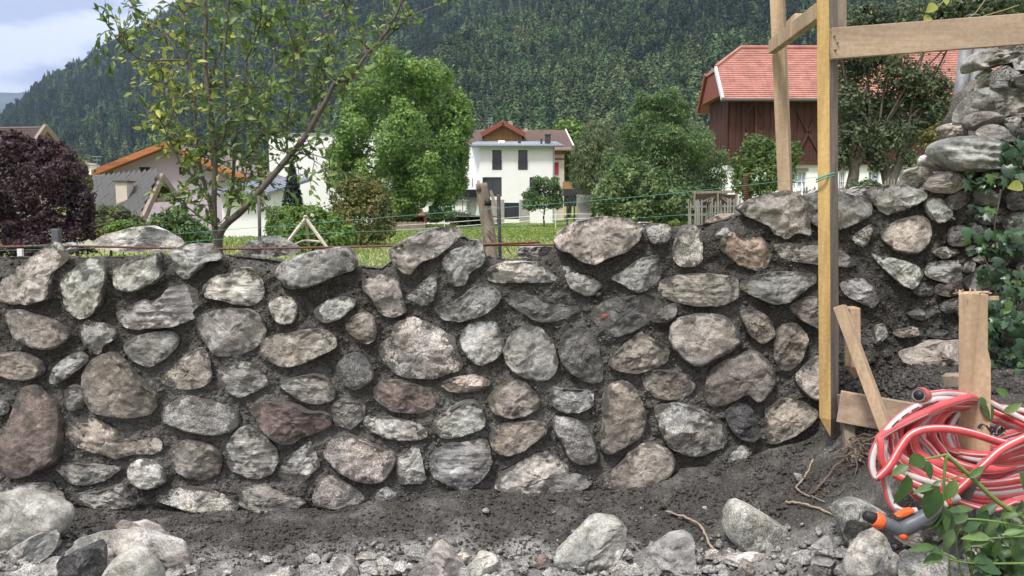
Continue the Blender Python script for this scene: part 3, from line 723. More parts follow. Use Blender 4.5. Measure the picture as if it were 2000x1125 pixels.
# the red paint dab on one dark stone
for o in list(wall.children):
    if o.name.startswith('stone') and o.get('paint'):
        me = o.data; ct = np.array([tuple(p.center) for p in me.polygons])+np.array(wall.location); nm = np.array([tuple(p.normal) for p in me.polygons]); pc = PX(ct)
        sel = np.where((nm[:, 1] < -.1) & (((pc[:, 0]-1181)/6)**2+((pc[:, 1]-617)/4)**2 < 1+.35*perlin(ct*160)))[0]
        V, F = [], []
        for k in sel:
            f = [me.vertices[v].co+o.parent.location+me.vertices[v].normal*.0022 for v in me.polygons[k].vertices]; F.append(tuple(range(len(V), len(V)+len(f)))); V += [tuple(v) for v in f]
        if F: put('paint_mark', V, F, M_PAINT, o, smooth=True); 
        del o['paint']
# crumbs of mortar clinging to the joints
rg = np.random.default_rng(11)
def crumbs(name, P, size, mat, parent=None, label=None, seed=5, cols=None, flat=0.75):
    """many small broken lumps in one mesh (nobody could count them)"""
    r = np.random.default_rng(seed); n = len(P)
    base = np.array([(0,0,1),(.894,0,.447),(.276,.851,.447),(-.724,.526,.447),(-.724,-.526,.447),(.276,-.851,.447),(.724,.526,-.447),(-.276,.851,-.447),(-.894,0,-.447),(-.276,-.851,-.447),(.724,-.526,-.447),(0,0,-1)])
    f = np.array([(0,1,2),(0,2,3),(0,3,4),(0,4,5),(0,5,1),(1,6,2),(2,7,3),(3,8,4),(4,9,5),(5,10,1),(6,7,2),(7,8,3),(8,9,4),(9,10,5),(10,6,1),(6,11,7),(7,11,8),(8,11,9),(9,11,10),(10,11,6)])
    V = base[None]*r.uniform(0.45, 1.3, (n, 12, 1)); V = V*np.stack([r.uniform(.7, 1.4, n), r.uniform(.7, 1.4, n), r.uniform(.45, .95, n)*flat/0.75], 1)[:, None]
    a = r.uniform(0, 2*pi, n); ca, sa = np.cos(a)[:, None], np.sin(a)[:, None]; b = r.normal(0, 0.5, n); cb, sb = np.cos(b)[:, None], np.sin(b)[:, None]
    x, y, z_ = V[..., 0], V[..., 1], V[..., 2]; y, z_ = y*cb-z_*sb, y*sb+z_*cb; x, y = x*ca-y*sa, x*sa+y*ca
    V = np.stack([x, y, z_], -1)*np.asarray(size).reshape(-1, 1, 1)+np.asarray(P)[:, None]
    Fa = (f[None]+(np.arange(n)*12)[:, None, None]).reshape(-1, 3)
    o = put(name, V.reshape(-1, 3), Fa, mat, parent, smooth=False, kind='stuff')
    if label: o['label'] = label
    return o
free = np.where((dmin > 0.004) & (pts[:, 1] > 0.0))[0]
inside = np.zeros(len(pts), bool)
for ol in outl:
    lo, hi = ol.min(0), ol.max(0); k = np.where(((pts > lo) & (pts < hi)).all(1))[0]
    if not len(k): continue
    pk = pts[k]; c = np.zeros(len(k), bool); a = ol; b = np.roll(ol, -1, 0)
    for (ax, az), (bx, bz) in zip(a, b):
        cond = ((az > pk[:, 1]) != (bz > pk[:, 1])) & (pk[:, 0] < (bx-ax)*(pk[:, 1]-az)/(bz-az+1e-12)+ax); c ^= cond
    inside[k] |= c
free = free[~inside[free]]
ch = rg.choice(free, 5200, replace=False)
Pc = np.c_[pts[ch, 0], Yg[ch]-0.002, pts[ch, 1]]+rg.normal(0, 0.003, (5200, 3))
cb_ = crumbs('mortar_crumbs', Pc, rg.gamma(2.2, 0.0021, 5200)+0.0022, M_MORTAR, wall, seed=6)
vert_attr(cb_.data, 'dry', np.repeat(np.clip(dryw[ch], 0, 1), 12))
# ---------------------------------------------------------------- the old wall at the right
old = thing('old_stone_wall', (2.6, 4.3, 0.5), 'broken old stone wall with a stepped ragged end and ivy', 'wall')
OT_END = 2520
OT = np.array([(1640,720),(1700,560),(1760,372),(1775,355),(1830,335),(1850,300),(1895,262),(1905,220),(1925,150),(1945,122),(1980,112),(2140,100),(2520,140)], float)
OYF = lambda px: np.interp(px, [1700, 1830, 1900, 2000, 2140, 2520], [4.06, 4.05, 4.0, 3.92, 3.85, 3.75])
OTB = np.array([(1640,760),(1740,420),(1775,385),(1840,360),(1870,330),(1900,290),(1925,250),(1935,190),(1955,138),(1985,110),(2140,96),(2520,140)], float)
pxs = np.linspace(1745, OT_END, 200); tops = np.interp(pxs, OTB[:, 0], OTB[:, 1]); nvo = 150
g = np.zeros((nvo, 200, 3))
for j, (a, b) in enumerate(zip(pxs, tops)): pyv = np.linspace(745, b, nvo); g[:, j] = WN(np.c_[np.full(nvo, a), pyv], OYF(a)+np.interp(pyv, [240, 370], [.2, 0]))
q = g.reshape(-1, 3)
disp = 0.05*fbm(q*4.2, 3)+0.045*np.abs(fbm(q*8, 4))+0.014*fbm(q*30, 3)
g2 = q.copy(); g2[:, 1] -= disp-0.02
rows = [g2.reshape(nvo, 200, 3)]
last = rows[0][-1]
for k in range(1, 12):
    t = k/11; r_ = last.copy(); r_[:, 1] += 0.45*t; r_[:, 2] -= 0.08*t; r_[:, 2] += 0.03*fbm(r_*7, 3); rows.append(r_[None])
r_ = rows[-1][0].copy(); r_[:, 2] = 0.3; rows.append(r_[None])
V = np.concatenate(rows); nr_ = len(V); idx = np.arange(nr_*200).reshape(nr_, 200)
F = np.stack([idx[:-1, :-1], idx[:-1, 1:], idx[1:, 1:], idx[1:, :-1]], -1).reshape(-1, 4)
# left end face back into the wall
om = put('old_mortar', V.reshape(-1, 3), F, M_OLDMORTAR, old, smooth=True)
vert_attr(om.data, 'dry', np.clip(0.42+0.5*fbm(V.reshape(-1, 3)*3.3, 3)-0.35*np.clip((420-PX(V.reshape(-1, 3))[:, 1])*-1/120, 0, 1), 0, 1))
for i, (h, p) in enumerate(parse(OLD)):
    p = grow(p)
    put_rock('stone', p, OYF(p[:, 0].mean())-0.035, float(h[2]), h[1], h[0], 0.06, 0.12, 400+i, old)
for i, (h, p) in enumerate(parse(OLDB)):
    p = grow(p)
    put_rock('stone', p, float(h[3])-0.05, float(h[2]), h[1], h[0], float(h[4])*0.8, float(h[4]), 450+i, old, edge=False)
# small packing stones between the traced ones
k = 0; rg = np.random.default_rng(21)
placed = [p for h, p in list(parse(OLD))+list(parse(OLDB))+stones]
cen = [(p[:, 0].mean(), p[:, 1].mean(), max(np.ptp(p[:, 0]), np.ptp(p[:, 1]))/2) for p in placed]
while k < 34:
    x, y = rg.uniform(1790, 2015), rg.uniform(290, 690); s = rg.uniform(8, 26)
    if y < np.interp(x, OT[:, 0], OT[:, 1])+15 or (x < 1850 and y < 600): continue
    if any((x-a)**2+(y-b)**2 < (0.75*(s+r_))**2 for a, b, r_ in cen): 
        if rg.random() > 0.01: continue
    cen.append((x, y, s)); an = np.sort(rg.uniform(0, 2*pi, 8)); rr = s*rg.uniform(.7, 1.15, 8)
    p = np.c_[x+np.cos(an)*rr*1.25, y+np.sin(an)*rr*0.85]
    put_rock('stone', p, OYF(x)-0.03, rg.uniform(.0, .35), 'ngs'[k % 3], 'MDBDMD'[rg.integers(6)], 0.05, 0.08, 600+k, old, n=40, nr=10); k += 1

_r = np.random.default_rng(72)
for r_i, yy in enumerate(range(180, 700, 66)):                       # and the old wall on to the right
    x_ = 2060+(r_i % 2)*35
    while x_ < 2490:
        a_ = _r.uniform(28, 46); p = lump(x_, yy+_r.normal(0, 8), a_, _r.uniform(20, 30))
        put_rock('stone', p, OYF(x_)-.05, .25, 'ngs'[_r.integers(3)], 'MDBGML'[_r.integers(6)], .07, .1, 900+r_i*20+int(x_) % 17, old, n=48, nr=12); x_ += a_+48
# ---------------------------------------------------------------- loose stones in front
# label | colour mat roundness thickness distance(0: where its foot meets the ground) yaw | outline
LOOSE = """
big smooth pale boulder at the far left foot of the wall|L n .6 .22 3.5 .2|-40,975 0,963 30,960 67,970 100,987 127,1003 135,1022 118,1045 60,1062 -30,1075
long pale chunk of rock in front of the smooth boulder at far left|L n .3 .16 3.38 -.2|-10,1105 20,1073 63,1047 113,1030 123,1040 113,1070 73,1107 53,1120 5,1122
big pale flat slab with angular edges at lower left|W n .0 .24 3.30 .0|118,1100 150,1050 200,1037 273,1032 322,1046 356,1055 374,1088 388,1150 260,1175 120,1165
pinkish flake of rock with a red brown edge behind the pale slab|P n .2 .12 3.42 0|225,1026 240,1016 283,1022 320,1037 353,1054 345,1072 290,1065 245,1050
dark speckled angular stone leaning on the pale slab|K g .1 .12 3.18 .15|112,1090 160,1073 190,1063 204,1070 207,1103 199,1150 114,1150
rounded pale stone with a fine grain beside the dark speckled stone|L n .6 .14 3.14 -.1|198,1128 213,1100 243,1077 267,1073 290,1087 318,1135 320,1160 196,1160
small white smooth stone left of the dark speckled stone|W n .5 .12 3.2 0|66,1140 80,1100 100,1087 122,1087 122,1150 70,1155
broad pale wedge shaped stone lying alone below the wall middle|L n .25 .22 3.30 .3|1078,1090 1087,1067 1113,1043 1153,1013 1173,1011 1200,1017 1223,1027 1220,1066 1193,1096 1147,1131 1100,1128 1082,1106
brownish grey blunt stone at the bottom edge beside the thin stick|M n .3 .20 3.2 -.2|1235,1098 1253,1077 1300,1050 1340,1040 1355,1053 1360,1145 1283,1150 1247,1125
egg shaped pale granite boulder lying on the rubble|L g .8 .20 3.22 .25|1418,1036 1423,997 1441,981 1460,984 1503,1010 1532,1030 1548,1046 1545,1069 1522,1087 1493,1086 1457,1073 1425,1057
flat bluish white flake under the egg shaped boulder|W n .3 .10 3.12 0|1399,1088 1431,1079 1493,1080 1512,1092 1493,1108 1457,1104 1415,1100
small brown stone below the flat bluish flake|B n .3 .07 3.06 0|1441,1110 1454,1095 1470,1101 1475,1118 1462,1130 1447,1128
angular grey stone with split facets left of the rough pale block|G n .05 .13 2.98 .3|1574,1069 1616,1045 1649,1069 1654,1090 1626,1096 1603,1092
small pale pebble between the egg shaped boulder and the angular grey stone|L n .3 .07 3.03 0|1538,1088 1558,1077 1574,1082 1576,1100 1545,1103
dull grey square block at the bottom edge under the angular grey stone|M n .1 .10 2.92 0|1582,1097 1642,1094 1638,1145 1598,1145
upright rough pale block behind the spray nozzle|L g .2 .16 2.95 .3|1633,984 1646,976 1675,978 1707,988 1722,997 1710,1036 1668,1068 1645,1050
tall pale pointed rock standing below the spray nozzle tip|L n .2 .18 2.72 -.1|1650,1095 1662,1066 1678,1040 1701,1032 1727,1046 1740,1072 1757,1088 1760,1150 1650,1150
pale pitted concrete lump at the bottom right under green leaves|W g .25 .22 2.62 .1|1753,1075 1811,1069 1857,1085 1883,1095 1907,1114 1912,1155 1754,1155
pinkish pale rough rock at the bottom middle edge|P n .15 .2 3.18 .2|795,1122 825,1088 857,1067 880,1080 907,1103 920,1150 798,1155
small white pointed stone at the bottom edge left of centre|W n .2 .12 3.2 0|641,1112 663,1080 683,1090 700,1117 699,1150 638,1150
flat grey chip beside the white pointed stone|G n .3 .08 3.24 0|697,1105 733,1099 742,1118 705,1130
small grey chip right of the pinkish rough rock|L n .3 .07 3.3 0|887,1085 907,1078 923,1090 915,1105 895,1106
pale lumpy stone left of the broad wedge shaped stone|L n .3 .12 3.24 .2|908,1108 940,1080 967,1083 980,1110 955,1128 920,1125
mossy grey boulder half hidden behind the green shoots at right|M g .5 .25 2.75 0|1900,1005 1925,975 1965,962 2020,965 2020,1060 1960,1065 1912,1045
flat pale stone lying under the spray nozzle grip|L n .3 .12 2.80 0|1741,1046 1775,1036 1808,1038 1823,1054 1772,1066
little pale stone lying among the roots|L n .3 .05 3.4 0|1660,896 1672,889 1682,894 1678,903 1664,904
reddish brown lump of stone left of the broad wedge stone|R n .5 .08 3.3 0|1040,1095 1055,1083 1075,1090 1074,1108 1050,1112
small dark stone in the rubble left of the broad wedge stone|K n .4 .05 3.24 0|1062,1108 1078,1100 1084,1112 1072,1122
"""
for i, ln in enumerate(LOOSE.strip().splitlines()):
    lab, h, p = ln.split('|'); h = h.split(); p = np.array([tuple(map(float, q.split(','))) for q in p.split()])
    nm = 'boulder' if any(w in lab for w in ('boulder', 'slab')) else 'loose_stone'
    o = put_rock(nm, p, float(h[4]), float(h[2]), h[1], h[0], float(h[3])*0.75, float(h[3]), 700+i, None, edge=False, yaw=float(h[5])*0.6, calm=.55)
    tag(recenter(o), lab, 'boulder' if nm == 'boulder' else 'stone', 'loose stones on the ground in front of the wall')
# broken rubble between them: angular, in one mass
rg = np.random.default_rng(35); n = 1500
x = rg.uniform(-2.0, 2.4, n); y = rg.uniform(2.55, 3.4, n); z = G(np.c_[x, y]); pp = PX(np.c_[x, y, z])
keep = (pp[:, 1] > 1045) & (rg.random(n) < np.clip((pp[:, 1]-1045)/60, 0, 1)*np.interp(pp[:, 0], [0, 500, 900, 1400, 1550, 1800], [.9, .35, .9, 1, 1, .9]))
x, y, z = x[keep], y[keep], z[keep]; n = len(x); sz = rg.gamma(2.6, .0075, n)+.008
V_, F_, E_ = [], [], []; b_ = 0
for k in range(n):
    m_ = 8; th_ = np.sort(rg.uniform(0, 2*pi, m_)); P_ = []
    for lev, zz in ((0, -.4), (1, .15), (2, .55)):
        rr = (1.0, 1.05, .55)[lev]*rg.uniform(.7, 1.15, m_); P_.append(np.c_[np.cos(th_)*rr, np.sin(th_)*rr*rg.uniform(.5, 1), zz*rg.uniform(.5, 1.1)+rg.normal(0, .12, m_)])
    v_ = np.concatenate(P_+[np.array([[0, 0, .62]])])*sz[k]+[x[k], y[k], z[k]+.4*sz[k]+.006]
    V_.append(v_); f_ = [(l*m_+i, l*m_+(i+1) % m_, (l+1)*m_+(i+1) % m_, (l+1)*m_+i) for l in (0, 1) for i in range(m_)]+[(2*m_+i, 2*m_+(i+1) % m_, 3*m_) for i in range(m_)]
    F_ += [tuple(q_+b_ for q_ in f) for f in f_]; b_ += len(v_)
o = put('rubble', np.concatenate(V_), F_, M_GRAVEL, kind='stuff'); o.color = (.50, .49, .465, 1); o['label'] = 'angular broken rubble between the loose stones in front'
# gravel and rubble between them
rg = np.random.default_rng(33); n = 16000
x = rg.uniform(-2.6, 2.9, n); y = rg.uniform(2.5, 3.85, n); z = G(np.c_[x, y]); pp = PX(np.c_[x, y, z])
ln_ = np.interp(pp[:, 0], [-500, 0, 350, 520, 900, 1150, 1350, 1500, 1600, 1700, 1800, 2500], [1010, 1010, 1070, 1075, 1040, 1055, 1055, 1025, 1020, 1000, 960, 950])
keep = rg.random(n) < np.clip((pp[:, 1]-ln_)/55, 0.012, 1)*np.interp(pp[:, 0], [0, 400, 800, 1000, 1300], [.5, .22, .3, .6, 1])
x, y, z = x[keep], y[keep], z[keep]; n = len(x)
sz = np.minimum(rg.gamma(1.1, 0.0052, n)+0.0030, 0.045)
o = crumbs('gravel', np.c_[x, y, z+sz*0.45+0.006], sz, M_GRAVEL, None, 'pale broken gravel and chips scattered in front of the wall', seed=8)
o.color = (0.45, 0.44, 0.42, 1)
n = 6000; x = rg.uniform(-2.4, 1.9, n); y = rg.uniform(3.3, 3.99, n); z = G(np.c_[x, y]); sz = rg.gamma(2.0, 0.0019, n)+0.002
o = crumbs('mortar_crumbs', np.c_[x, y, z+0.005], sz, M_GROUND, None, 'crumbs of dark fresh mortar along the foot of the wall', seed=9)
n = 2600; x = rg.uniform(1.62, 2.5, n); y = rg.uniform(3.55, 3.98, n); z = G(np.c_[x, y]); sz = rg.gamma(1.6, 0.004, n)+0.003
o = crumbs('soil_clods', np.c_[x, y, z+0.004], sz, M_GROUND, None, 'brown soil clods behind the low plank', seed=10)
# ================================================================= mountains and forest
def hill(name, label, pxs, base_py, base_D, sky_py, sky_D, rows=60, back=0.25, rough=1.0, seed=1, mat=None):
    """a slope that climbs from its foot to its ridge and falls away behind"""
    n = len(pxs); V = []
    for k in range(rows+8):
        if k <= rows:
            t = k/rows; D = base_D*(sky_D/base_D)**t; py = base_py+(sky_py-base_py)*(t**0.9)
            p = np.array([tuple(W(a, b, d)) for a, b, d in zip(pxs, py, D)])
            q = p*np.array([1, 1, 0])/140.0
            p[:, 2] += rough*14*fbm(q+seed, 4)*min(1, t*4)*(1-0.6*(t > 0.97))
            last = p.copy()
        else:
            kk = (k-rows)/8; p = last.copy(); p[:, 0] *= 1+back*kk; p[:, 1] *= 1+back*kk; p[:, 2] -= kk*kk*0.9*np.maximum(last[:, 2], 10)
        V.append(p)
    V = np.stack(V); idx = np.arange(V.shape[0]*n).reshape(V.shape[0], n)
    F = np.stack([idx[:-1, :-1], idx[:-1, 1:], idx[1:, 1:], idx[1:, :-1]], -1).reshape(-1, 4)
    o = put(name, V.reshape(-1, 3), F, mat or M_HILL, smooth=True); tag(o, label, kind='structure'); return V
pa = np.linspace(-700, 2700, 120)
skyA = np.interp(pa, [-700, -200, -60, 10, 70, 150, 250, 330, 420, 560, 800, 1100, 1500, 2700], [330, 300, 262, 232, 184, 143, 84, 34, -30, -90, -170, -230, -330, -420])
HA = hill('mountain', 'steep forested mountain ridge falling away to the left', pa, np.full(120, 401.0), np.interp(pa, [-700, 0, 600, 2700], [620, 560, 480, 430]), skyA, np.interp(pa, [-700, 0, 300, 800, 2700], [1200, 1350, 1350, 1500, 1700]), rough=1.2)
pb = np.linspace(560, 2700, 110)
skyB = np.interp(pb, [560, 640, 760, 870, 940, 1010, 1080, 1150, 1300, 1600, 2000, 2700], [395, 330, 245, 122, 75, 45, 15, -15, -80, -160, -230, -300])
HB = hill('hillside', 'nearer forested hillside rising to the right', pb, np.full(110, 401.0), np.interp(pb, [560, 900, 2700], [420, 330, 300]), skyB, np.interp(pb, [560, 870, 1150, 2700], [520, 640, 760, 950]), rough=0.8, seed=5)
pc = np.linspace(-900, 900, 60)
skyC = np.interp(pc, [-900, -300, -80, 0, 60, 140, 900], [150, 120, 170, 181, 179, 172, 60])
M_FAR = plain('far_mountain_forest', (0.05, 0.065, 0.05), 0.95, 0.3, 0.004, spec=0.02)
HC = hill('far_mountain', 'distant blue mountain behind the ridge', pc, np.full(60, 330.0), np.full(60, 3600.0), skyC, np.full(60, 5200.0), rough=4, seed=9, mat=M_FAR)

def leaf_quads(P, Nrm, size, aspect, rg, fold=0.0, droop=None):
    """one rhombus leaf per point: returns verts, faces"""
    n = len(P); a = rg.normal(size=(n, 3)); 
    if droop is not None: a = a*0.5+droop
    t = a-Nrm*(a*Nrm).sum(1)[:, None]; t /= np.linalg.norm(t, axis=1)[:, None]+1e-9
    b = np.cross(Nrm, t); s = np.asarray(size).reshape(-1, 1)
    V = np.stack([P-t*s*0.5, P+b*s*aspect*0.5+Nrm*s*fold, P+t*s*0.5, P-b*s*aspect*0.5+Nrm*s*fold], 1).reshape(-1, 3)
    return V, np.arange(n*4).reshape(n, 4)
def unit(v): return v/(np.linalg.norm(v, axis=-1, keepdims=True)+1e-9)
# ---- forest tree models (kept outside the scene; instanced as stuff)
FCOL = bpy.data.collections.new('forest_tree_models')
def conifer_mesh(seed, slim, cols):
    rg = np.random.default_rng(seed); n = 520; t = rg.random(n)**0.75          # 0 top..1 bottom
    lay = np.round(t*9)/9*0.55+t*0.45
    r = slim*(0.06+lay**0.85)*rg.uniform(0.55, 1.08, n)*(0.85+0.3*((t*9) % 1))
    a = rg.uniform(0, 2*pi, n)
    P = np.c_[np.cos(a)*r, np.sin(a)*r, 1-0.9*t-0.10*r/slim*0.5]
    Nn = unit(np.c_[np.cos(a)*0.7, np.sin(a)*0.7, np.full(n, 0.75)]+rg.normal(0, 0.35, (n, 3)))
    V, F = leaf_quads(P, Nn, rg.uniform(0.09, 0.19, n)*(0.4+0.7*t), 0.6, rg, droop=np.c_[np.cos(a), np.sin(a), np.full(n, -0.5)]*1.2)
    c = np.array(cols)[rg.integers(len(cols), size=n)]*rg.uniform(0.7, 1.35, (n, 1))
    return V, F, c
def round_mesh(seed, cols, w=0.33):
    rg = np.random.default_rng(seed); n = 620
    lob = np.c_[rg.normal(0, 0.13, (9, 2)), rg.uniform(0.38, 0.88, 9)]; lr = rg.uniform(0.11, 0.2, 9)*w/0.33
    k = rg.integers(9, size=n); d = unit(rg.normal(size=(n, 3))+[0, 0, 0.35])
    P = lob[k]+d*lr[k][:, None]*rg.uniform(0.75, 1.05, (n, 1)); Nn = unit(d+rg.normal(0, 0.5, (n, 3)))
    V, F = leaf_quads(P, Nn, rg.uniform(0.05, 0.11, n), 0.75, rg)
    c = np.array(cols)[rg.integers(len(cols), size=n)]*rg.uniform(0.7, 1.3, (n, 1))*(0.8+0.4*rg.random(9))[k][:, None]
    return V, F, c
PAL_C = [(0.034, 0.058, 0.036), (0.042, 0.067, 0.037), (0.030, 0.050, 0.036), (0.052, 0.078, 0.040)]
PAL_L = [(0.085, 0.125, 0.055), (0.10, 0.14, 0.062), (0.075, 0.115, 0.052)]
PAL_B = [(0.075, 0.13, 0.05), (0.065, 0.115, 0.045), (0.09, 0.14, 0.055)]
models = [conifer_mesh(1, 0.17, PAL_C), conifer_mesh(2, 0.21, PAL_C), conifer_mesh(3, 0.15, PAL_C), conifer_mesh(4, 0.2, PAL_L), conifer_mesh(5, 0.24, PAL_L),
          round_mesh(6, PAL_C, 0.30), round_mesh(7, PAL_L, 0.34), round_mesh(8, PAL_B, 0.4)]
for i, (V, F, c) in enumerate(models):
    me = mkmesh('forest_tree_model', V, F, False); col_attr(me, 'col', c); me.materials.append(M_FOREST)
    FCOL.objects.link(bpy.data.objects.new('forest_tree_model_%d' % i, me))
def forest(name, label, HV, n, seed, mix, hmin, hmax, pxr=(-250, 2250), keep=None):
    """tree stands on a hill as one mass of instances"""
    rg = np.random.default_rng(seed); R_, C_ = HV.shape[:2]; R_ -= 8
    # sample by true area so that the stand is evenly dense
    a = HV[:R_-1, :-1]; b = HV[:R_-1, 1:]; c = HV[1:R_, :-1]
    ar = np.linalg.norm(np.cross(b-a, c-a), axis=-1); mid = PX((a+b+c)/3)
    ar = ar*((mid[..., 0] > pxr[0]) & (mid[..., 0] < pxr[1]) & (mid[..., 1] > -160))
    p = (ar/ar.sum()).ravel(); k = rg.choice(len(p), n, p=p); r_, c_ = k//(C_-1), k % (C_-1)
    u, v = rg.random((2, n, 1)); P = a[r_, c_]*(1-u)*(1-v)+b[r_, c_]*u*(1-v)+c[r_, c_]*v*(1-u)+HV[1:R_, 1:][r_, c_]*u*v
    me = bpy.data.meshes.new(name); me.vertices.add(n); me.vertices.foreach_set('co', P.astype(np.float32).ravel()); me.update()
    patch = fbm(np.c_[P[:, :2]/90.0, np.full(n, seed*3.3)], 3)
    idx = np.array([rg.choice(len(mix), p=m/m.sum()) for m in np.array(mix)[None]*np.exp(2.6*patch[:, None]*np.array([-1, -1, -1, 1, 1, -.3, 1, 1.2])[None])])
    at = me.attributes.new('idx', 'INT', 'POINT'); at.data.foreach_set('value', idx.astype(np.int32))
    h = (hmin+(hmax-hmin)*rg.random(n)**1.3)*np.where(idx >= 5, 0.85, 1.0)*(1+0.25*patch); vert_attr(me, 'scl', h)
    at = me.attributes.new('rot', 'FLOAT_VECTOR', 'POINT'); at.data.foreach_set('vector', np.c_[rg.normal(0, .04, (n, 2)), rg.uniform(0, 6.28, n)].astype(np.float32).ravel())
    o = bpy.data.objects.new(name, me); COL.objects.link(o); tag(o, label, kind='stuff')
    ng = bpy.data.node_groups.new(name+'_scatter', 'GeometryNodeTree')
    ng.interface.new_socket('Geometry', in_out='INPUT', socket_type='NodeSocketGeometry'); ng.interface.new_socket('Geometry', in_out='OUTPUT', socket_type='NodeSocketGeometry')
    N, L = ng.nodes, ng.links; gi = N.new('NodeGroupInput'); go = N.new('NodeGroupOutput')
    m2p = N.new('GeometryNodeMeshToPoints'); ins = N.new('GeometryNodeInstanceOnPoints'); ci = N.new('GeometryNodeCollectionInfo')
    ci.inputs['Collection'].default_value = FCOL; ci.inputs['Separate Children'].default_value = True; ci.inputs['Reset Children'].default_value = True
    def na(nm, dt): 
        x = N.new('GeometryNodeInputNamedAttribute'); x.data_type = dt; x.inputs['Name'].default_value = nm; return x.outputs['Attribute']
    L.new(gi.outputs[0], m2p.inputs[0]); L.new(m2p.outputs[0], ins.inputs['Points']); L.new(ci.outputs[0], ins.inputs['Instance'])
    ins.inputs['Pick Instance'].default_value = True
    L.new(na('idx', 'INT'), ins.inputs['Instance Index']); L.new(na('rot', 'FLOAT_VECTOR'), ins.inputs['Rotation']); L.new(na('scl', 'FLOAT'), ins.inputs['Scale'])
    L.new(ins.outputs[0], go.inputs[0])
    md = o.modifiers.new('scatter', 'NODES'); md.node_group = ng
    return o
forest('mountain_forest', 'dark conifer forest covering the mountain ridge', HA, 24000, 41, [3, 3, 2, 1.2, .8, 2, .7, .4], 11, 23)
forest('hillside_forest', 'mixed conifer and larch forest on the nearer hillside', HB, 13000, 42, [2, 2, 1.2, 2, 1.6, 2.4, 2.4, .8], 9, 20, pxr=(500, 2250))

# ================================================================= grass of the meadow
rg = np.random.default_rng(51); n = 190000
d = 5.0*(62/5.0)**rg.random(n); pxx = np.where(rg.random(n) < .5, rg.uniform(380, 1500, n), rg.uniform(-900, 2700, n)); x = (pxx-1000)/FPX*d; zz = farz(x, d)
h = rg.uniform(0.04, 0.13, n)*np.where(d > 40, 0.6, 1); w = 0.006+0.0011*d
a = rg.uniform(0, pi, n); le = rg.normal(0, 0.05, (n, 2))
V = np.stack([np.c_[x-np.cos(a)*w, d-np.sin(a)*w, zz], np.c_[x+np.cos(a)*w, d+np.sin(a)*w, zz], np.c_[x+le[:, 0], d+le[:, 1], zz+h]], 1).reshape(-1, 3)
hd = rg.random(n) < np.clip((40-d)/45, 0, 0.42)                     # pale seed heads / clover in the near half
c = np.where(hd[:, None], np.array([0.50, 0.50, 0.27]), np.array([0.18, 0.25, 0.05])+rg.uniform(-.03, .05, (n, 1)))
o = put('meadow_grass', V, np.arange(n*3).reshape(n, 3), M_GRASS, kind='stuff'); col_attr(o.data, 'col', c); o['label'] = 'meadow grass with pale flower heads behind the wall'

# ================================================================= trees and bushes
def crown_mesh(lobes, n, leaf, pal, seed, aspect=0.55, gap=0.12, inner=0.35, up=0.25, droop=0.0, clump=1.6, cvar=0.5, sub=0):
    rg = np.random.default_rng(seed); lb = np.array(lobes, float)
    if sub:
        out = []
        for l in lb:
            for _ in range(sub):
                d = unit(rg.normal(size=3)+[0, -.25, .3]); out.append(np.r_[l[:3]+d*l[3:]*rg.uniform(.6, .95), l[3:]*rg.uniform(.2, .44)])
            out.append(np.r_[l[:3], l[3:]*.62])
        lb = np.array(out)
    ar = (lb[:, 3]*lb[:, 4]+lb[:, 4]*lb[:, 5]+lb[:, 3]*lb[:, 5]); pr = ar/ar.sum()
    m = int(n*1.7); k = rg.choice(len(lb), m, p=pr); d = unit(rg.normal(size=(m, 3))+[0, 0, up])
    r = 1-np.abs(rg.normal(0, inner*0.5, m)); r = np.where(rg.random(m) < .07, rg.uniform(1.0, 1.35, m), r); P = lb[k, :3]+d*lb[k, 3:]*r[:, None]*(1+0.22*fbm(d*2.2+k[:, None]*3.7, 3))[:, None]
    size = lb[:, 3:].mean()
    nz = fbm(P/size*2.4+seed, 3); ok = np.where(nz > gap-0.35)[0][:n]; P, d, k, nz = P[ok], d[ok], k[ok], nz[ok]; n = len(P)
    Nn = unit(d*0.8+rg.normal(0, 0.55, (n, 3))+[0, 0, 0.35])
    dr = np.tile([0, 0, -droop], (n, 1))+d*0.6 if droop else None
    V, F = leaf_quads(P, Nn, leaf*rg.uniform(0.6, 1.4, n), aspect, rg, droop=dr)
    pal = np.array(pal); cn = fbm(P/size*clump+seed*2.1, 3)
    t = np.clip(0.5+cn*0.9+rg.normal(0, 0.18, n), 0, 0.999)*(len(pal)-1); i = t.astype(int); f = (t-i)[:, None]
    c = pal[i]*(1-f)+pal[np.minimum(i+1, len(pal)-1)]*f
    c = c*rg.uniform(1-cvar*0.5, 1+cvar*0.5, (n, 1))
    return V, F, c
def trunk_mb(base, top, r0, r1, limbs, seed, wob=0.06):
    rg = np.random.default_rng(seed); mb = MB(); b, t = Vector(base), Vector(top); L_ = (t-b).length; P = []
    for k in range(7):
        s = k/6; P.append(b.lerp(t, s)+Vector((rg.normal(0, wob*L_*0.3), rg.normal(0, wob*L_*0.3), 0))*(s > 0))
    mb.tube(spline(P, 3), list(np.linspace(r0, r1, 19)), 9)
    for (s, q, rr) in limbs:
        a = b.lerp(t, s); q = Vector(q); m = a.lerp(q, 0.5)+Vector((rg.normal(0, .08), rg.normal(0, .08), 0.08))*L_*0.3
        mb.tube(spline([a, m, q], 5), list(np.linspace(rr, rr*0.3, 11)), 6)
    return mb
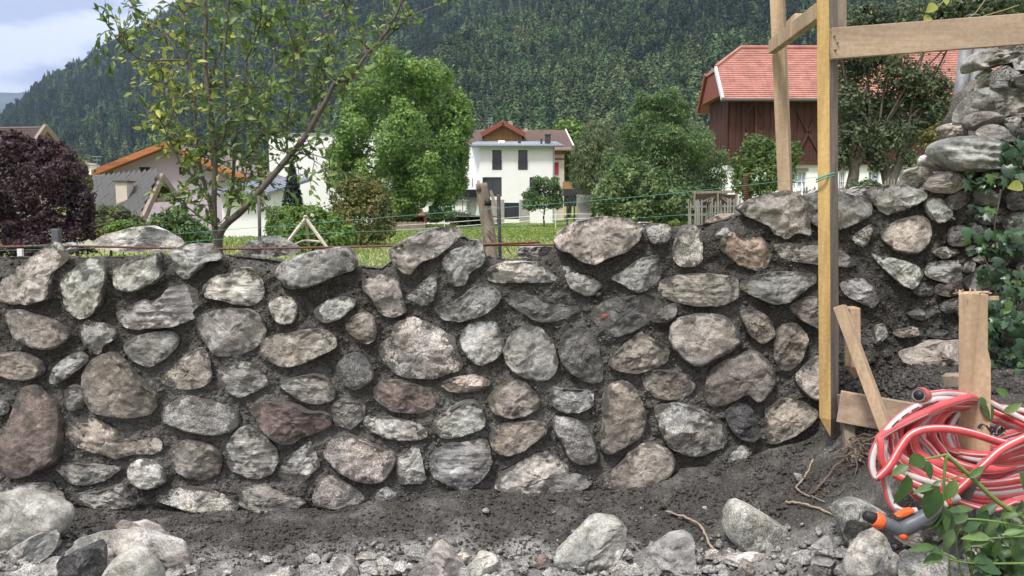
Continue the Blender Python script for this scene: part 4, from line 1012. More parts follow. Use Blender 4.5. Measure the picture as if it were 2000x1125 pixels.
def tree(name, label, cat, base, trunk_top, r0, lobes, n, leaf, pal, seed, group=None, limbs=True, trunk='trunk', bark=None, r1=None, **kw):
    t = thing(name, base, label, cat, group)
    V, F, c = crown_mesh(lobes, n, leaf, pal, seed, **kw)
    o = put('crown' if trunk == 'trunk' else 'foliage', V, F, M_CROWN, t); col_attr(o.data, 'col', c)
    rg = np.random.default_rng(seed+5); lm = []
    if limbs:
        for l in lobes: lm.append((rg.uniform(0.45, 0.98), (l[0], l[1], l[2]-l[5]*0.2), r0*0.35))
    trunk_mb(base, trunk_top, r0, r1 or r0*0.45, lm, seed).build(trunk, bark or M_BARK, t, smooth=True)
    return t
def lob(Y, *L):
    """lobes given as centre pixel, radii in pixels, distance offset"""
    out = []
    for (px, py, rx, rz, dy) in L:
        p = W(px, py, Y+dy); s = (Y+dy)/FPX; out.append((p.x, p.y, p.z, rx*s, (rx+rz)/2*s, rz*s))
    return out
def gz(px, Y): 
    x = (px-1000)/FPX*Y; return Vector((x, Y, float(farz(x, Y))))
GREENW = [(0.095, 0.185, 0.05), (0.14, 0.25, 0.062), (0.20, 0.32, 0.082), (0.28, 0.39, 0.11)]
GREEND = [(0.07, 0.125, 0.052), (0.10, 0.17, 0.062), (0.14, 0.215, 0.078), (0.18, 0.255, 0.095)]
GREENB = [(0.09, 0.16, 0.035), (0.14, 0.235, 0.048), (0.20, 0.30, 0.07)]
GREENG = [(0.10, 0.135, 0.065), (0.14, 0.175, 0.085), (0.18, 0.21, 0.10)]
PURPLE = [(0.024, 0.012, 0.020), (0.045, 0.020, 0.030), (0.075, 0.038, 0.048), (0.12, 0.075, 0.078)]
ORCH = [(0.048, 0.072, 0.040), (0.075, 0.105, 0.054), (0.11, 0.145, 0.075), (0.19, 0.215, 0.115)]
Y = 50
tree('walnut_tree', 'large round green walnut tree left of the white house', 'tree', gz(790, Y), W(785, 300, Y), 0.36,
     lob(Y, (790,172,78,64,0),(728,200,64,62,1),(858,200,60,66,0),(690,260,54,66,-1),(672,330,40,60,0),(900,250,34,60,0),(785,275,90,80,-2),(875,280,45,70,0),(690,340,48,55,0),(755,355,62,55,-2),(830,355,62,62,-2),(880,350,38,60,0),(715,385,42,40,-1),(800,395,55,32,-2),(868,395,35,34,-1),(665,300,28,42,0),(905,300,22,45,0),(820,150,38,32,0)),
     56000, 0.20, GREENW, 61, inner=0.4, gap=0.0, clump=.6, sub=7)
Y = 38
tree('cherry_tree', 'tall bushy dark green tree between the white house and the barn', 'tree', gz(1290, Y), W(1285, 300, Y), 0.22,
     lob(Y, (1280,235,62,52,0),(1235,262,38,50,0),(1335,265,55,58,0),(1300,310,80,65,-1),(1225,320,45,50,0),(1370,320,48,55,0),(1260,375,68,50,-1),(1340,380,62,52,-1),(1205,375,40,42,0),(1390,375,35,48,0),(1285,200,38,28,0),(1325,205,30,26,0),(1250,205,22,24,0),(1200,405,40,30,-1),(1300,415,62,30,-1)),
     34000, 0.17, GREEND, 62, aspect=0.33, inner=0.5, gap=0.16, sub=6, clump=.7)
Y = 34
tree('hazel_bush', 'lighter green bush at the foot of the tall dark tree', 'bush', gz(1250, Y), W(1250, 360, Y), 0.08,
     lob(Y, (1225,345,38,36,0),(1190,385,38,36,0),(1265,370,42,42,0),(1240,410,58,30,0),(1310,398,42,32,0),(1180,415,28,24,0),(1340,405,22,28,0)), 9000, 0.17, [(0.08,0.14,0.05),(0.13,0.20,0.07),(0.21,0.27,0.12)], 63, trunk='stem')
Y = 55
tree('willow_tree', 'grey green feathery willow behind the tall dark tree', 'tree', gz(1160, Y), W(1160, 290, Y), 0.16,
     lob(Y, (1165,270,30,34,0),(1148,305,36,40,0),(1185,300,26,44,0),(1140,345,28,34,0),(1170,345,34,40,0)), 8000, 0.28, GREENG, 64, aspect=0.22, droop=1.2, gap=0.15)
Y = 82
tree('maple_tree', 'leafy green tree behind the right side of the white house', 'tree', gz(1110, Y), W(1110, 290, Y), 0.2,
     lob(Y, (1108,258,32,22,0),(1090,275,24,24,0),(1130,275,24,26,0),(1112,300,34,34,0),(1130,330,28,36,0)), 5000, 0.42, GREENB, 65)
Y = 54
tree('ornamental_tree', 'small round tree standing in front of the white house', 'tree', gz(1063, Y), W(1062, 390, Y), 0.07,
     lob(Y, (1062,360,30,22,0),(1043,378,24,22,0),(1083,375,24,24,0),(1062,395,36,22,-.5),(1090,398,18,18,0),(1036,400,16,16,0)), 6500, 0.16, [(0.06,0.12,0.045),(0.10,0.175,0.06),(0.15,0.23,0.085)], 66, sub=4, gap=.15)
Y = 28
tree('shrub', 'olive green shrub with yellowish tips below the walnut tree', 'bush', gz(705, Y), W(705, 400, Y), 0.05,
     lob(Y, (705,375,38,30,0),(675,392,34,32,0),(738,395,32,38,0),(700,425,55,36,-.4),(748,435,26,34,0),(665,430,28,30,0),(712,458,48,20,-.3),(690,355,16,14,0)), 9500, 0.11, [(0.06,0.09,0.025),(0.10,0.13,0.036),(0.17,0.175,0.05),(0.26,0.21,0.08)], 67, trunk='stem', gap=0.18)
Y = 24
tree('shrub', 'bright light green bush behind the wooden tripod', 'bush', gz(610, Y), W(610, 440, Y), 0.04,
     lob(Y, (560,425,34,24,0),(605,420,34,20,0),(640,440,32,26,0),(580,455,48,28,-.3),(640,468,46,22,-.3),(675,460,24,24,0),(540,450,22,28,0)), 9000, 0.10, GREENB, 68, trunk='stem', gap=0.18)
Y = 30
tree('shrub', 'yellow green bush in front of the barn with upright shoots', 'bush', gz(1485, Y), W(1485, 340, Y), 0.05,
     lob(Y, (1480,290,30,28,0),(1455,315,28,28,0),(1510,310,32,32,0),(1480,345,46,34,-.3),(1530,340,24,34,0),(1450,355,22,28,0),(1500,372,46,22,-.3),(1552,300,12,24,0)), 8500, 0.12, [(0.06,0.11,0.03),(0.10,0.17,0.045),(0.17,0.235,0.065)], 69, trunk='stem', gap=0.18)
Y = 22
tree('bush', 'grey green loose bush in front of the slate roofed shed', 'bush', gz(215, Y), W(215, 420, Y), 0.04,
     lob(Y, (190,425,30,26,0),(225,420,30,18,0),(250,440,36,22,0),(205,450,52,22,-.3),(280,455,34,18,0),(160,440,22,24,0)), 7000, 0.085, [(0.045,0.065,0.03),(0.075,0.10,0.045),(0.12,0.145,0.06),(0.22,0.23,0.06)], 70, trunk='stem', gap=0.2)
tree('bush', 'small vivid green plant clump under the slate roofed shed', 'bush', gz(240, 17), W(240, 450, 17), 0.02,
     lob(17, (228,445,22,10,0),(245,440,20,10,0),(258,452,16,10,0)), 2600, 0.06, GREENB, 71, trunk='stem')
tree('bush', 'dark leafy bush behind the stone wall at the plum tree foot', 'bush', gz(330, 14), W(330, 450, 14), 0.02,
     lob(14, (318,440,26,24,0),(350,430,24,26,0),(372,450,30,22,0),(335,462,40,16,0),(395,462,24,14,0)), 4500, 0.075, GREEND, 72, trunk='stem', gap=0.2)
Y = 18
tree('purple_plum_tree', 'dark purple leaved tree at the far left edge', 'tree', gz(70, Y), W(70, 380, Y), 0.12,
     lob(Y, (40,300,48,34,0),(95,305,48,32,0),(5,335,48,48,0),(75,345,75,48,-.5),(135,350,38,44,0),(30,400,75,55,-.5),(120,400,52,52,-.4),(165,410,22,40,0),(80,455,95,44,-.6),(150,455,40,40,-.5),(60,490,120,30,-.7),(172,440,20,40,-.2),(0,455,60,40,0),(-50,380,60,80,0),(20,280,30,22,0),(75,282,26,20,0)),
     34000, 0.085, PURPLE, 73, aspect=0.45, gap=0.18, sub=7, inner=.55)
tree('hedge_shrub', 'yellow flecked shrub beside the dark purple tree', 'bush', gz(150, 19.5), W(140, 330, 19.5), 0.03,
     lob(19.5, (140,312,14,14,0),(156,335,14,20,0),(168,360,12,18,0)), 1500, 0.09, [(0.10,0.12,0.04),(0.2,0.2,0.07),(0.26,0.24,0.09)], 74, trunk='stem')
# spruce between the buildings: tiers of drooping branches
def spruce(px, pyt, pyb, Y, w, label, seed):
    rg = np.random.default_rng(seed); b = gz(px, Y); top = W(px, pyt, Y); t = thing('spruce_tree', b, label, 'tree'); H = top.z-b.z; s = Y/FPX
    n = 9000; u = rg.random(n)**0.7; k = np.round(u*14)/14+rg.normal(0, .014, n); a = rg.integers(0, 11, n)/11*2*pi+np.round(k*14)*7+rg.normal(0, .13, n); rr = rg.random(n)**0.6
    R_ = w*s*(0.08+np.clip(k, 0, 1))*rr*rg.uniform(.7, 1.1, n); P = np.c_[top.x+np.cos(a)*R_, Y+np.sin(a)*R_, top.z-H*0.95*k-R_*0.45+rg.normal(0, .05, n)]
    V, F = leaf_quads(P, unit(rg.normal(0, .45, (n, 3))+np.c_[np.cos(a)*.8, np.sin(a)*.8, np.full(n, .5)]), rg.uniform(.14, .26, n), 0.42, rg, droop=np.c_[np.cos(a), np.sin(a), np.full(n, -.4)]*1.5)
    o = put('crown', V, F, M_CROWN, t); col_attr(o.data, 'col', np.array([(0.020, 0.034, 0.026)])*rg.uniform(.6, 1.7, (n, 1)))
    trunk_mb(b, top, 0.09, 0.015, [], seed, 0.0).build('trunk', M_BARK, t, smooth=True)
spruce(570, 318, 420, 32, 36, 'small dark spruce in front of the white flat roofed building', 75)
# the two old orchard trees in front of the barn
def orchard(px, label, trunk_pts, Y, lobes, seed, n):
    b = gz(px, Y); t = thing('orchard_tree', b, label, 'tree', 'orchard trees in front of the barn')
    V, F, c = crown_mesh(lobes, n, 0.085, ORCH, seed, aspect=0.5, gap=0.14, inner=0.75)
    o = put('crown', V, F, M_CROWN, t); col_attr(o.data, 'col', c); mb = MB()
    for pts, r0, r1 in trunk_pts:
        P = spline([W(a, c_, Y+dy) for a, c_, dy in pts], 4); mb.tube(P, list(np.linspace(r0, r1, len(P))), 8)
    rg = np.random.default_rng(seed)
    for l in lobes:
        pts, r0, r1 = trunk_pts[rg.integers(len(trunk_pts))]; a = W(pts[-1][0], pts[-1][1], Y); m = Vector(l[:3])
        mb.tube(spline([a, a.lerp(m, .5)+Vector((rg.normal(0, .15), rg.normal(0, .15), .1)), m+Vector((0, 0, l[5]*.6))], 4), list(np.linspace(0.035, 0.01, 9)), 5)
    mb.build('trunk', M_BARK, t, smooth=True)
Y = 18
orchard(1655, 'gnarled orchard tree with the left trunk just beside the yellow post', [([(1658,420,0),(1662,370,0),(1668,330,0),(1655,300,0),(1650,270,0)], .15, .09), ([(1668,330,0),(1690,290,0),(1700,250,0)], .10, .06)], Y,
    lob(Y, (1660,270,40,40,0),(1690,215,48,38,.5),(1650,200,36,40,0),(1665,140,42,42,.6),(1700,100,40,36,0),(1650,60,36,40,0),(1690,40,46,36,.4),(1640,310,26,26,0),(1705,300,26,22,0)), 81, 14000)
orchard(1735, 'gnarled orchard tree with the right forked trunk in front of the barn', [([(1728,420,0),(1735,370,0),(1728,330,0),(1722,295,0),(1715,265,0)], .14, .08), ([(1735,370,0),(1752,325,0),(1764,290,0),(1775,255,0)], .13, .07)], Y,
    lob(Y, (1735,265,50,36,0),(1790,255,48,36,.3),(1825,215,36,34,0),(1765,200,52,42,.4),(1800,160,44,36,0),(1745,140,46,40,0),(1840,180,24,34,0),(1760,50,56,48,.4),(1830,60,46,40,.2),(1900,20,56,40,.2),(1960,10,50,36,0),(1720,320,24,20,0),(1770,310,26,20,0),(1850,20,50,40,0)), 82, 20000)
tree('bush', 'yellowish bush behind the end of the old wall', 'bush', gz(1830, 14), W(1830, 290, 14), 0.02,
     lob(14, (1820,268,22,18,0),(1838,252,14,14,0),(1845,280,16,16,0),(1815,285,14,12,0)), 1800, 0.06, [(0.08,0.09,0.03),(0.16,0.16,0.05),(0.24,0.21,0.07)], 83, trunk='stem', gap=0.2)
tree('bush', 'low dark clipped bush between the orchard trunks', 'bush', gz(1690, 12), W(1690, 385, 12), 0.02,
     lob(12, (1675,372,22,16,0),(1698,366,22,14,0),(1715,376,14,12,0)), 2200, 0.05, ORCH, 84, trunk='stem')
tree('bush', 'dark reddish bush beside the concrete stairs', 'bush', gz(1163, 50), W(1163, 410, 50), 0.02,
     lob(50, (1160,408,12,10,0),(1168,414,10,8,0)), 500, 0.12, [(0.09,0.05,0.04),(0.13,0.08,0.06)], 85, trunk='stem')
for i, (a, b, w, lab) in enumerate(((880,424,40,'low dark hedge under the balcony of the white house'),(915,432,36,'low hedge at the lawn edge left of the old fence post'),(842,425,22,'small dark garden shrub right of the brown shed'))):
    tree('hedge', lab, 'hedge', gz(a, 58), W(a, b, 58), 0.03, lob(58, (a-w*.5,b,w*.5,9,0),(a,b-2,w*.5,11,0),(a+w*.5,b,w*.5,9,0)), 1500, 0.2, GREEND, 90+i, trunk='stem')
# ================================================================= buildings
def quad_win(parent, x0, x1, z0, z1, y, frame=M_FRAME, glass=M_GLASS, w=0.06, depth=0.12, bars=0, rail=False, mull=None):
    """window frame standing 3 cm proud of the wall with a recessed pane (front wall looks towards -y)"""
    f = MB(); f.box(x0, x0+w, y-0.03, y+depth, z0, z1); f.box(x1-w, x1, y-0.03, y+depth, z0, z1)
    f.box(x0+w, x1-w, y-0.03, y+depth, z0, z0+w); f.box(x0+w, x1-w, y-0.03, y+depth, z1-w, z1)
    for i in range(bars):
        xx = x0+(x1-x0)*(i+1)/(bars+1); f.box(xx-w*.3, xx+w*.3, y-0.02, y+depth*.5, z0+w, z1-w)
    if mull:
        for s in mull: zz = z0+(z1-z0)*s; f.box(x0+w, x1-w, y-0.015, y+depth*.5, zz-w*.3, zz+w*.3)
    o = f.build('window', frame, parent)
    MB().box(x0+w, x1-w, y+depth*.5+.01, y+depth-.01, z0+w, z1-w).build('pane', glass, o)
    if rail:
        r = MB(); zt = z0+(z1-z0)*0.48
        r.box(x0-.02, x1+.02, y-.13, y-.09, zt-.04, zt)
        k = int((x1-x0)/.11)
        for i in range(k+1): xx = x0+(x1-x0)*i/k; r.box(xx-.012, xx+.012, y-.12, y-.10, z0+.02, zt-.04)
        r.build('railing', M_FRAME, o)
    return o
def wall_openings(mb, x0, x1, z0, z1, y0, y1, holes):
    """front wall with real openings, cut into butted boxes"""
    xs = sorted({x0, x1, *[h[0] for h in holes], *[h[1] for h in holes]}); 
    for a, b in zip(xs[:-1], xs[1:]):
        m = (a+b)/2; hs = sorted([h for h in holes if h[0] < m < h[1]], key=lambda h: h[2]); z = z0
        for h in hs:
            if h[2] > z: mb.box(a, b, y0, y1, z, h[2])
            z = h[3]
        if z < z1: mb.box(a, b, y0, y1, z, z1)
def slab(mb, p, th, m=0):
    """roof slab: quad given by 4 points, thickness downwards"""
    mb.prism([Vector(q) for q in p], (0, 0, -th), m)
# ---- white house ------------------------------------------------
Y = 65.0
def px(a, y=None): return (a-1000)/FPX*(Y if y is None else y)
def pz(b, y=None): return W(1000, b, Y if y is None else y).z
h = thing('white_house', (px(1005), Y, 0.1), 'white two storey house with a flat grey metal roof in the middle background', 'house')
hol = [(px(962), px(980), pz(332), pz(293)), (px(1012), px(1030), pz(332), pz(293)), (px(943), px(980), pz(384), pz(346)), (px(1034), px(1052), pz(384), pz(346)), (px(985), px(1014), pz(428), pz(396))]
mb = MB(); wall_openings(mb, px(938), px(1082), 0, pz(284), Y, Y+.3, hol)
mb.box(px(938), px(1082), Y+1.2, Y+1.4, 0, pz(284))
mb.box(px(1082)-.3, px(1082), Y+.3, Y+6, 0, pz(284)); mb.box(px(938), px(938)+.3, Y+.3, Y+6, 0, pz(284))
mb.prism([(px(919), Y+1.6, 0), (px(938), Y+.02, 0), (px(938), Y+.3, 0), (px(921), Y+1.9, 0)], (0, 0, pz(284))); mb.box(px(905), px(920), Y+1.6, Y+1.9, 0, pz(286))
mb.build('wall', M_WHITEWALL, h)
for i, q in enumerate(hol[:4]): quad_win(h, *q, Y+.05, bars=1 if i == 2 else 0, rail=i < 2)
o = quad_win(h, *hol[4], Y+.05, bars=2)
quad_win(h, px(924), px(930), pz(334), pz(296), Y+1.35); quad_win(h, px(921), px(926), pz(364), pz(347), Y+1.35)
for a_, b_ in ((938, 984.5), (1014.5, 1034)): MB().box(px(a_), px(b_), Y-.04, Y-.004, 0.0, pz(390)).build('plinth', M_CONCRETE, h)
rf = MB(); e0, e1 = px(916), px(1100); slab(rf, [(e0, Y-.55, pz(283)), (e1, Y-.55, pz(284)), (px(1094), Y+6.2, pz(283)+.75), (px(924), Y+6.2, pz(283)+.75)], .18)
ro = rf.build('roof', M_METALROOF, h)
for i in range(26):
    s = (i+.5)/26; a = Vector((e0+(e1-e0)*s, Y-.55, pz(283.5)+.015)); b = Vector((px(924)+(px(1094)-px(924))*s, Y+6.2, pz(283)+.765))
    MB().bar(a, b, .04, .05).build('seam', M_METALROOF, ro)
MB().box(e0, e1, Y-.66, Y-.552, pz(286.5), pz(284)).build('gutter', M_METALROOF, ro)
MB().tube([(px(1081), Y-.12, pz(287)), (px(1080), Y-.10, pz(300)), (px(1080), Y-.10, .2)], .05, 8).build('downpipe', M_METALROOF, h)
c = MB(); c.box(px(1065), px(1076), Y+1.2, Y+1.8, pz(281), pz(261)); c.box(px(1064), px(1077), Y+1.15, Y+1.85, pz(261), pz(259.5)); c.build('chimney', M_FRAME, ro)
MB().box(px(1056), px(1060), Y+1.5, Y+1.7, pz(279), pz(268)).build('vent_pipe', M_FRAME, ro); MB().box(px(1012), px(1018), Y+2.2, Y+2.4, pz(277), pz(268)).build('vent_pipe', M_FRAME, ro)
MB().prism([(px(972), Y+3, pz(273)), (px(985), Y+3, pz(273)), (px(985), Y+3.6, pz(268)), (px(972), Y+3.6, pz(268))], (0, .3, .05)).build('skylight', M_WFRAME, ro)
b_ = MB(); b_.box(px(903), px(931), Y+.2, Y+1.6, pz(388), pz(386.5))
bo = b_.build('balcony', M_FRAME, h)
for i in range(22): xx = px(903)+(px(931)-px(903))*i/21; MB().box(xx-.045, xx+.045, Y+.2, Y+.24, pz(386.4), pz(370)).build('baluster', M_FRAME, bo)
MB().box(px(906), px(908), Y+.3, Y+.5, 0, pz(388)).build('balcony_post', M_FRAME, h)
# ---- terrace with stairs at its right
t = thing('terrace', (px(1130, 58), 58, .1), 'raised dark terrace with a concrete stair beside the white house', 'terrace'); Y2 = 58
q2 = lambda a: px(a, Y2); z2 = lambda b: pz(b, Y2)
MB().box(q2(1100), q2(1138), Y2, Y2+3, z2(382), z2(369)).build('deck', M_FRAME, t)
for a in (1106, 1120, 1134): MB().box(q2(a), q2(a)+.12, Y2+.1, Y2+.22, 0, z2(382)).build('post', M_FRAME, t)
st = MB(); n = 11
for i in range(n):
    y_ = Y2-.6-.28*i; st.box(q2(1124), q2(1154), y_-.28, y_, 0, z2(383)*(1-i/n)+.1)
st.build('stair', M_CONCRETE, t)
MB().prism([(q2(1154)+.02, Y2+.2, 0), (q2(1154)+.02, Y2+.2, z2(372)), (q2(1154)+.02, Y2-3.2, .7), (q2(1154)+.02, Y2-3.2, 0)], (.2, 0, 0)).build('stair_wall', M_CONCRETE, t)
rl = MB(); rl.box(q2(1138), q2(1146), Y2+.3, Y2+.36, z2(382), z2(367)); rl.build('railing', M_FRAME, t)
MB().box(q2(1100), q2(1120), Y2+1, Y2+1.1, z2(368.8), z2(354)).build('screen', M_CLADDING, t)
# ---- brown roofed house behind it
Y = 76.0
h = thing('tiled_house', (px(1010), Y, .1), 'older house with a brown tiled roof and small wooden gable behind the white house', 'house')
mb = MB(); mb.box(px(905), px(1101), Y, Y+.3, 0, pz(284)); mb.box(px(1101)-.3, px(1101), Y+.3, Y+8, 0, pz(284)); mb.build('wall', M_BEIGE, h)
MB().box(px(1081), px(1102), Y-.05, Y-.004, pz(302), pz(291)).build('wood_band', M_CLADDING, h)
MB().box(px(1083), px(1102), Y-.08, Y-.051, pz(312), pz(309)).build('string_course', M_REDTRIM, h)
f = MB(); f.box(px(1081.5), px(1090), Y-.06, Y-.004, pz(341), pz(317)); f.build('shutter', plain('shutter_red', (0.30, 0.03, 0.05), .6, .1), h)
rf = MB(); ze, zr = pz(290.5), pz(252); A_ = [(px(898), Y-.9, ze), (px(1118), Y-.9, ze), (px(1108), Y+4.5, zr+.32), (px(898), Y+4.5, zr+.32)]; slab(rf, A_, .2)
slab(rf, [(px(898), Y+4.5, zr+.32), (px(1108), Y+4.5, zr+.32), (px(1116), Y+10, ze), (px(898), Y+10, ze)], .2)
ro = rf.build('roof', M_BROWNROOF, h)
rows = MB()
for i in range(1, 26):
    s = i/26; a = Vector(A_[0]).lerp(Vector(A_[3]), s); b = Vector(A_[1]).lerp(Vector(A_[2]), s); rows.bar(a+Vector((0, 0, .03)), b+Vector((0, 0, .03)), .07, .05)
o = rows.build('tile_courses', M_BROWNROOF, ro, kind='stuff')
MB().bar(Vector(A_[1])+Vector((.05, -.05, -.05)), Vector(A_[2])+Vector((.05, 0, -.05)), .12, .3).build('verge_board', M_WFRAME, ro)
gl, gm, gr_ = Vector((px(941), Y-1.0, pz(265))), Vector((px(983), Y-1.0, pz(241))), Vector((px(1025), Y-1.0, pz(265)))
dm = MB(); dm.prism([gl+Vector((.3, .3, -1.0)), gr_+Vector((-.3, .3, -1.0)), gr_+Vector((-.3, .3, 0)), gm+Vector((0, .3, -.2)), gl+Vector((.3, .3, 0))], (0, 4.5, 0)); do = dm.build('gable', M_CLADDING, h)
for a, b in ((gl, gm), (gr_, gm)): MB().bar(a+Vector((0, 2.2, .0)), b+Vector((0, 2.2, .0)), 5.2, .16).build('gable_roof', M_BROWNROOF, do)
for a, b in ((gl, gm), (gr_, gm)): MB().bar(a+Vector((0, -.45, -.06)), b+Vector((0, -.45, -.06)), .1, .4).build('verge_board', M_REDTRIM, do)
for k in range(15):
    xx = gl.x+.5+(gr_.x-gl.x-1)*k/14; hgt = 1-abs(xx-gm.x)/(gm.x-gl.x); MB().box(xx-.1, xx+.1, Y-.73, Y-.702, pz(266), pz(265)+(gm.z-gl.z)*hgt-.35).build('board', M_CLADDING, do)
for a, w_, b, t_ in ((996, 5, 247, 233), (960, 4, 252, 243), (1028, 4, 254, 247)):
    c = MB(); c.box(px(a-w_), px(a+w_), Y+4, Y+4.6, pz(b+8), pz(t_)); c.box(px(a-w_)-.05, px(a+w_)+.05, Y+3.95, Y+4.65, pz(t_)+.002, pz(t_)+.08)
    c.box(px(a)-.05, px(a)+.05, Y+4.2, Y+4.3, pz(t_)+.08, pz(t_-4)); c.box(px(a-w_*.8), px(a+w_*.8), Y+4, Y+4.6, pz(t_-4), pz(t_-5)); c.build('chimney', M_BEIGE, ro)
an = MB(); an.tube([(px(953), Y+3, pz(252)), (px(953), Y+3, pz(222))], .03, 6)
for zz in (224, 229, 234): an.tube([(px(946), Y+3, pz(zz)), (px(960), Y+3, pz(zz))], .02, 5)
an.build('aerial', M_STEEL, ro)
# ---- white flat roofed building
Y = 60.0
h = thing('modern_building', (px(620), Y, .1), 'white flat roofed modern building behind the plum tree and walnut tree', 'building')
hol = [(px(643), px(658), pz(311), pz(290)), (px(643), px(658), pz(367), pz(345)), (px(690), px(706), pz(311), pz(290))]
mb = MB(); wall_openings(mb, px(531), px(740), 0, pz(262), Y, Y+.3, hol); mb.box(px(531), px(740), Y+1.3, Y+1.5, 0, pz(264)); mb.box(px(531), px(531)+.3, Y+.3, Y+7, 0, pz(262)); mb.box(px(740)-.3, px(740), Y+.3, Y+7, 0, pz(262)); mb.build('wall', M_WHITEWALL, h)
MB().box(px(531)-.1, px(740)+.1, Y-.1, Y+7.1, pz(262)+.002, pz(260)).build('roof', M_METALROOF, h)
for q in hol: quad_win(h, *q, Y+.05)
MB().box(px(576), px(600), Y+2, Y+3, pz(259.9), pz(254)).build('roof_vent', M_FRAME, h)
h = thing('garden_building', (px(850, 61), 61, .1), 'low white building with dark openings half hidden behind the walnut tree', 'building'); Y = 61.0
hol = [(px(838), px(856), .2, pz(402)), (px(868), px(884), .2, pz(404))]
mb = MB(); wall_openings(mb, px(780), px(910), 0, pz(392), Y, Y+.3, hol); mb.box(px(780), px(910), Y+1.2, Y+1.4, 0, pz(393)); mb.build('wall', M_WHITEWALL, h); MB().box(px(780)-.2, px(912), Y-.2, Y+4, pz(392)+.002, pz(390)).build('roof', M_METALROOF, h)
for q in hol: quad_win(h, *q, Y+.05, bars=1)
# ---- mauve house with orange eaves
Y = 45.0
h = thing('mauve_house', (px(350), Y, .1), 'pale mauve gabled house with orange wooden eaves behind the plum tree', 'house')
ap = Vector((px(340), Y, pz(284))); el = Vector((px(203), Y, pz(338))); er = Vector((px(497), Y, pz(350)))
wl = [(px(279), px(301), pz(341), pz(326)), (px(356), px(377), pz(341), pz(326))]
mb = MB(); wall_openings(mb, px(228), px(468), 0, pz(346), Y, Y+.3, wl)
zt_ = pz(346)+.002
def roofz(x): return ap.z-(ap.x-x)*(ap.z-el.z)/(ap.x-el.x) if x < ap.x else ap.z-(x-ap.x)*(ap.z-er.z)/(er.x-ap.x)
mb2 = MB(); xs_ = sorted({px(228), px(468), ap.x, *[v for w_ in wl for v in w_[:2]]})
mb = MB(); wall_openings(mb, px(228), px(468), 0, pz(341), Y, Y+.3, [])
segs = []
for a, b in zip(xs_[:-1], xs_[1:]):
    m = (a+b)/2; w_ = next((w_ for w_ in wl if w_[0] < m < w_[1]), None); z0 = w_[3] if w_ else pz(341)
    ta, tb = max(roofz(a)-.12, z0+.01), max(roofz(b)-.12, z0+.01)
    mb.prism([(a, Y, z0), (b, Y, z0), (b, Y, tb), (a, Y, ta)], (0, .3, 0))
mb.box(px(229), px(467), Y+1.2, Y+1.3, 0, pz(326)); mb.box(px(468)-.3, px(468), Y+.3, Y+9, 0, roofz(px(468))-.2); mb.box(px(228), px(228)+.3, Y+.3, Y+9, 0, roofz(px(228))-.2)
mb.build('wall', M_MAUVE, h)
for q in wl: quad_win(h, *q, Y+.06, mull=(.5,))
rf = MB()
for e in (el, er): rf.prism([e+Vector((0, -.8, .10)), ap+Vector((0, -.8, .10)), ap+Vector((0, -.8, -.04)), e+Vector((0, -.8, -.04))], (0, 10, 0))
ro = rf.build('roof', M_DARKROOF, h)
for e in (el, er):
    MB().prism([e+Vector((0, -.93, .12)), ap+Vector((0, -.93, .12)), ap+Vector((0, -.93, -.20)), e+Vector((0, -.93, -.20))], (0, .12, 0)).build('verge_board', M_ORANGEWOOD, ro)
    k = MB(); k.prism([e+Vector((0, -.80, -.05)), ap+Vector((0, -.80, -.05)), ap+Vector((0, -.80, -.12)), e+Vector((0, -.80, -.12))], (0, .8, 0)); k.build('soffit', M_ORANGEWOOD, ro)
MB().box(px(430), px(436), Y+3, Y+3.5, pz(330), pz(292)).build('chimney', M_BEIGE, ro)
# ---- white annex lower right of it
Y = 36.0
h = thing('white_annex', (px(480), Y, .1), 'low white annex with a grey lean-to roof seen through the plum tree stems', 'building')
mb = MB(); mb.box(px(436), px(526), Y, Y+.3, 0, pz(384)); mb.box(px(526)-.3, px(526), Y+.3, Y+5, 0, pz(372)); mb.box(px(436), px(436)+.3, Y+.3, Y+5, 0, pz(372)); mb.build('wall', M_WHITEWALL, h)
rf = MB(); slab(rf, [(px(428), Y-.5, pz(384)+.2), (px(532), Y-.5, pz(384)+.2), (px(560), Y+5, pz(340)), (px(450), Y+5, pz(340))], .15); ro = rf.build('roof', M_METALROOF, h)
for i in range(9):
    s = (i+.5)/9; MB().bar(Vector((px(428)+(px(532)-px(428))*s, Y-.5, pz(384)+.22)), Vector((px(450)+(px(560)-px(450))*s, Y+5, pz(340)+.02)), .035, .04).build('seam', M_METALROOF, ro)
# ---- slate roofed shed with a chimney
A, B = W(168, 343, 29), W(315, 343, 27.2); C_, D = W(118, 436, 26.6), W(276, 428, 24.6); E_, F_ = W(195, 392, 32), W(347, 386, 30.2)
h = thing('slate_shed', (W(215, 420, 27).x, 27, .1), 'low shed with a grey diamond slate roof and open gable', 'shed')
rf = MB(); slab(rf, [C_, D, B, A], .14); slab(rf, [A, B, F_, E_], .14); ro = rf.build('roof', M_SLATE, h)
nrm = (D-C_).cross(A-C_).normalized(); nrm = nrm if nrm.z > 0 else -nrm
us, vs_ = (D-C_), (A-C_); nu, nv_ = 15, 13; ul = us.length/nu; vl = vs_.length/nv_
ud, vd = us.normalized(), vs_.normalized()
sl = [Vector((0, 0, 0)), ud*ul*.5+vd*vl, vd*vl*2.0, -ud*ul*.5+vd*vl]
sme = mkmesh('slate', [p for p in sl]+[p+nrm*.025 for p in sl], [(3,2,1,0),(4,5,6,7),(0,1,5,4),(1,2,6,5),(2,3,7,6),(3,0,4,7)], False); sme.materials.append(M_SLATE)
rg = np.random.default_rng(5); hl = Vector(wloc(ro)); first = True
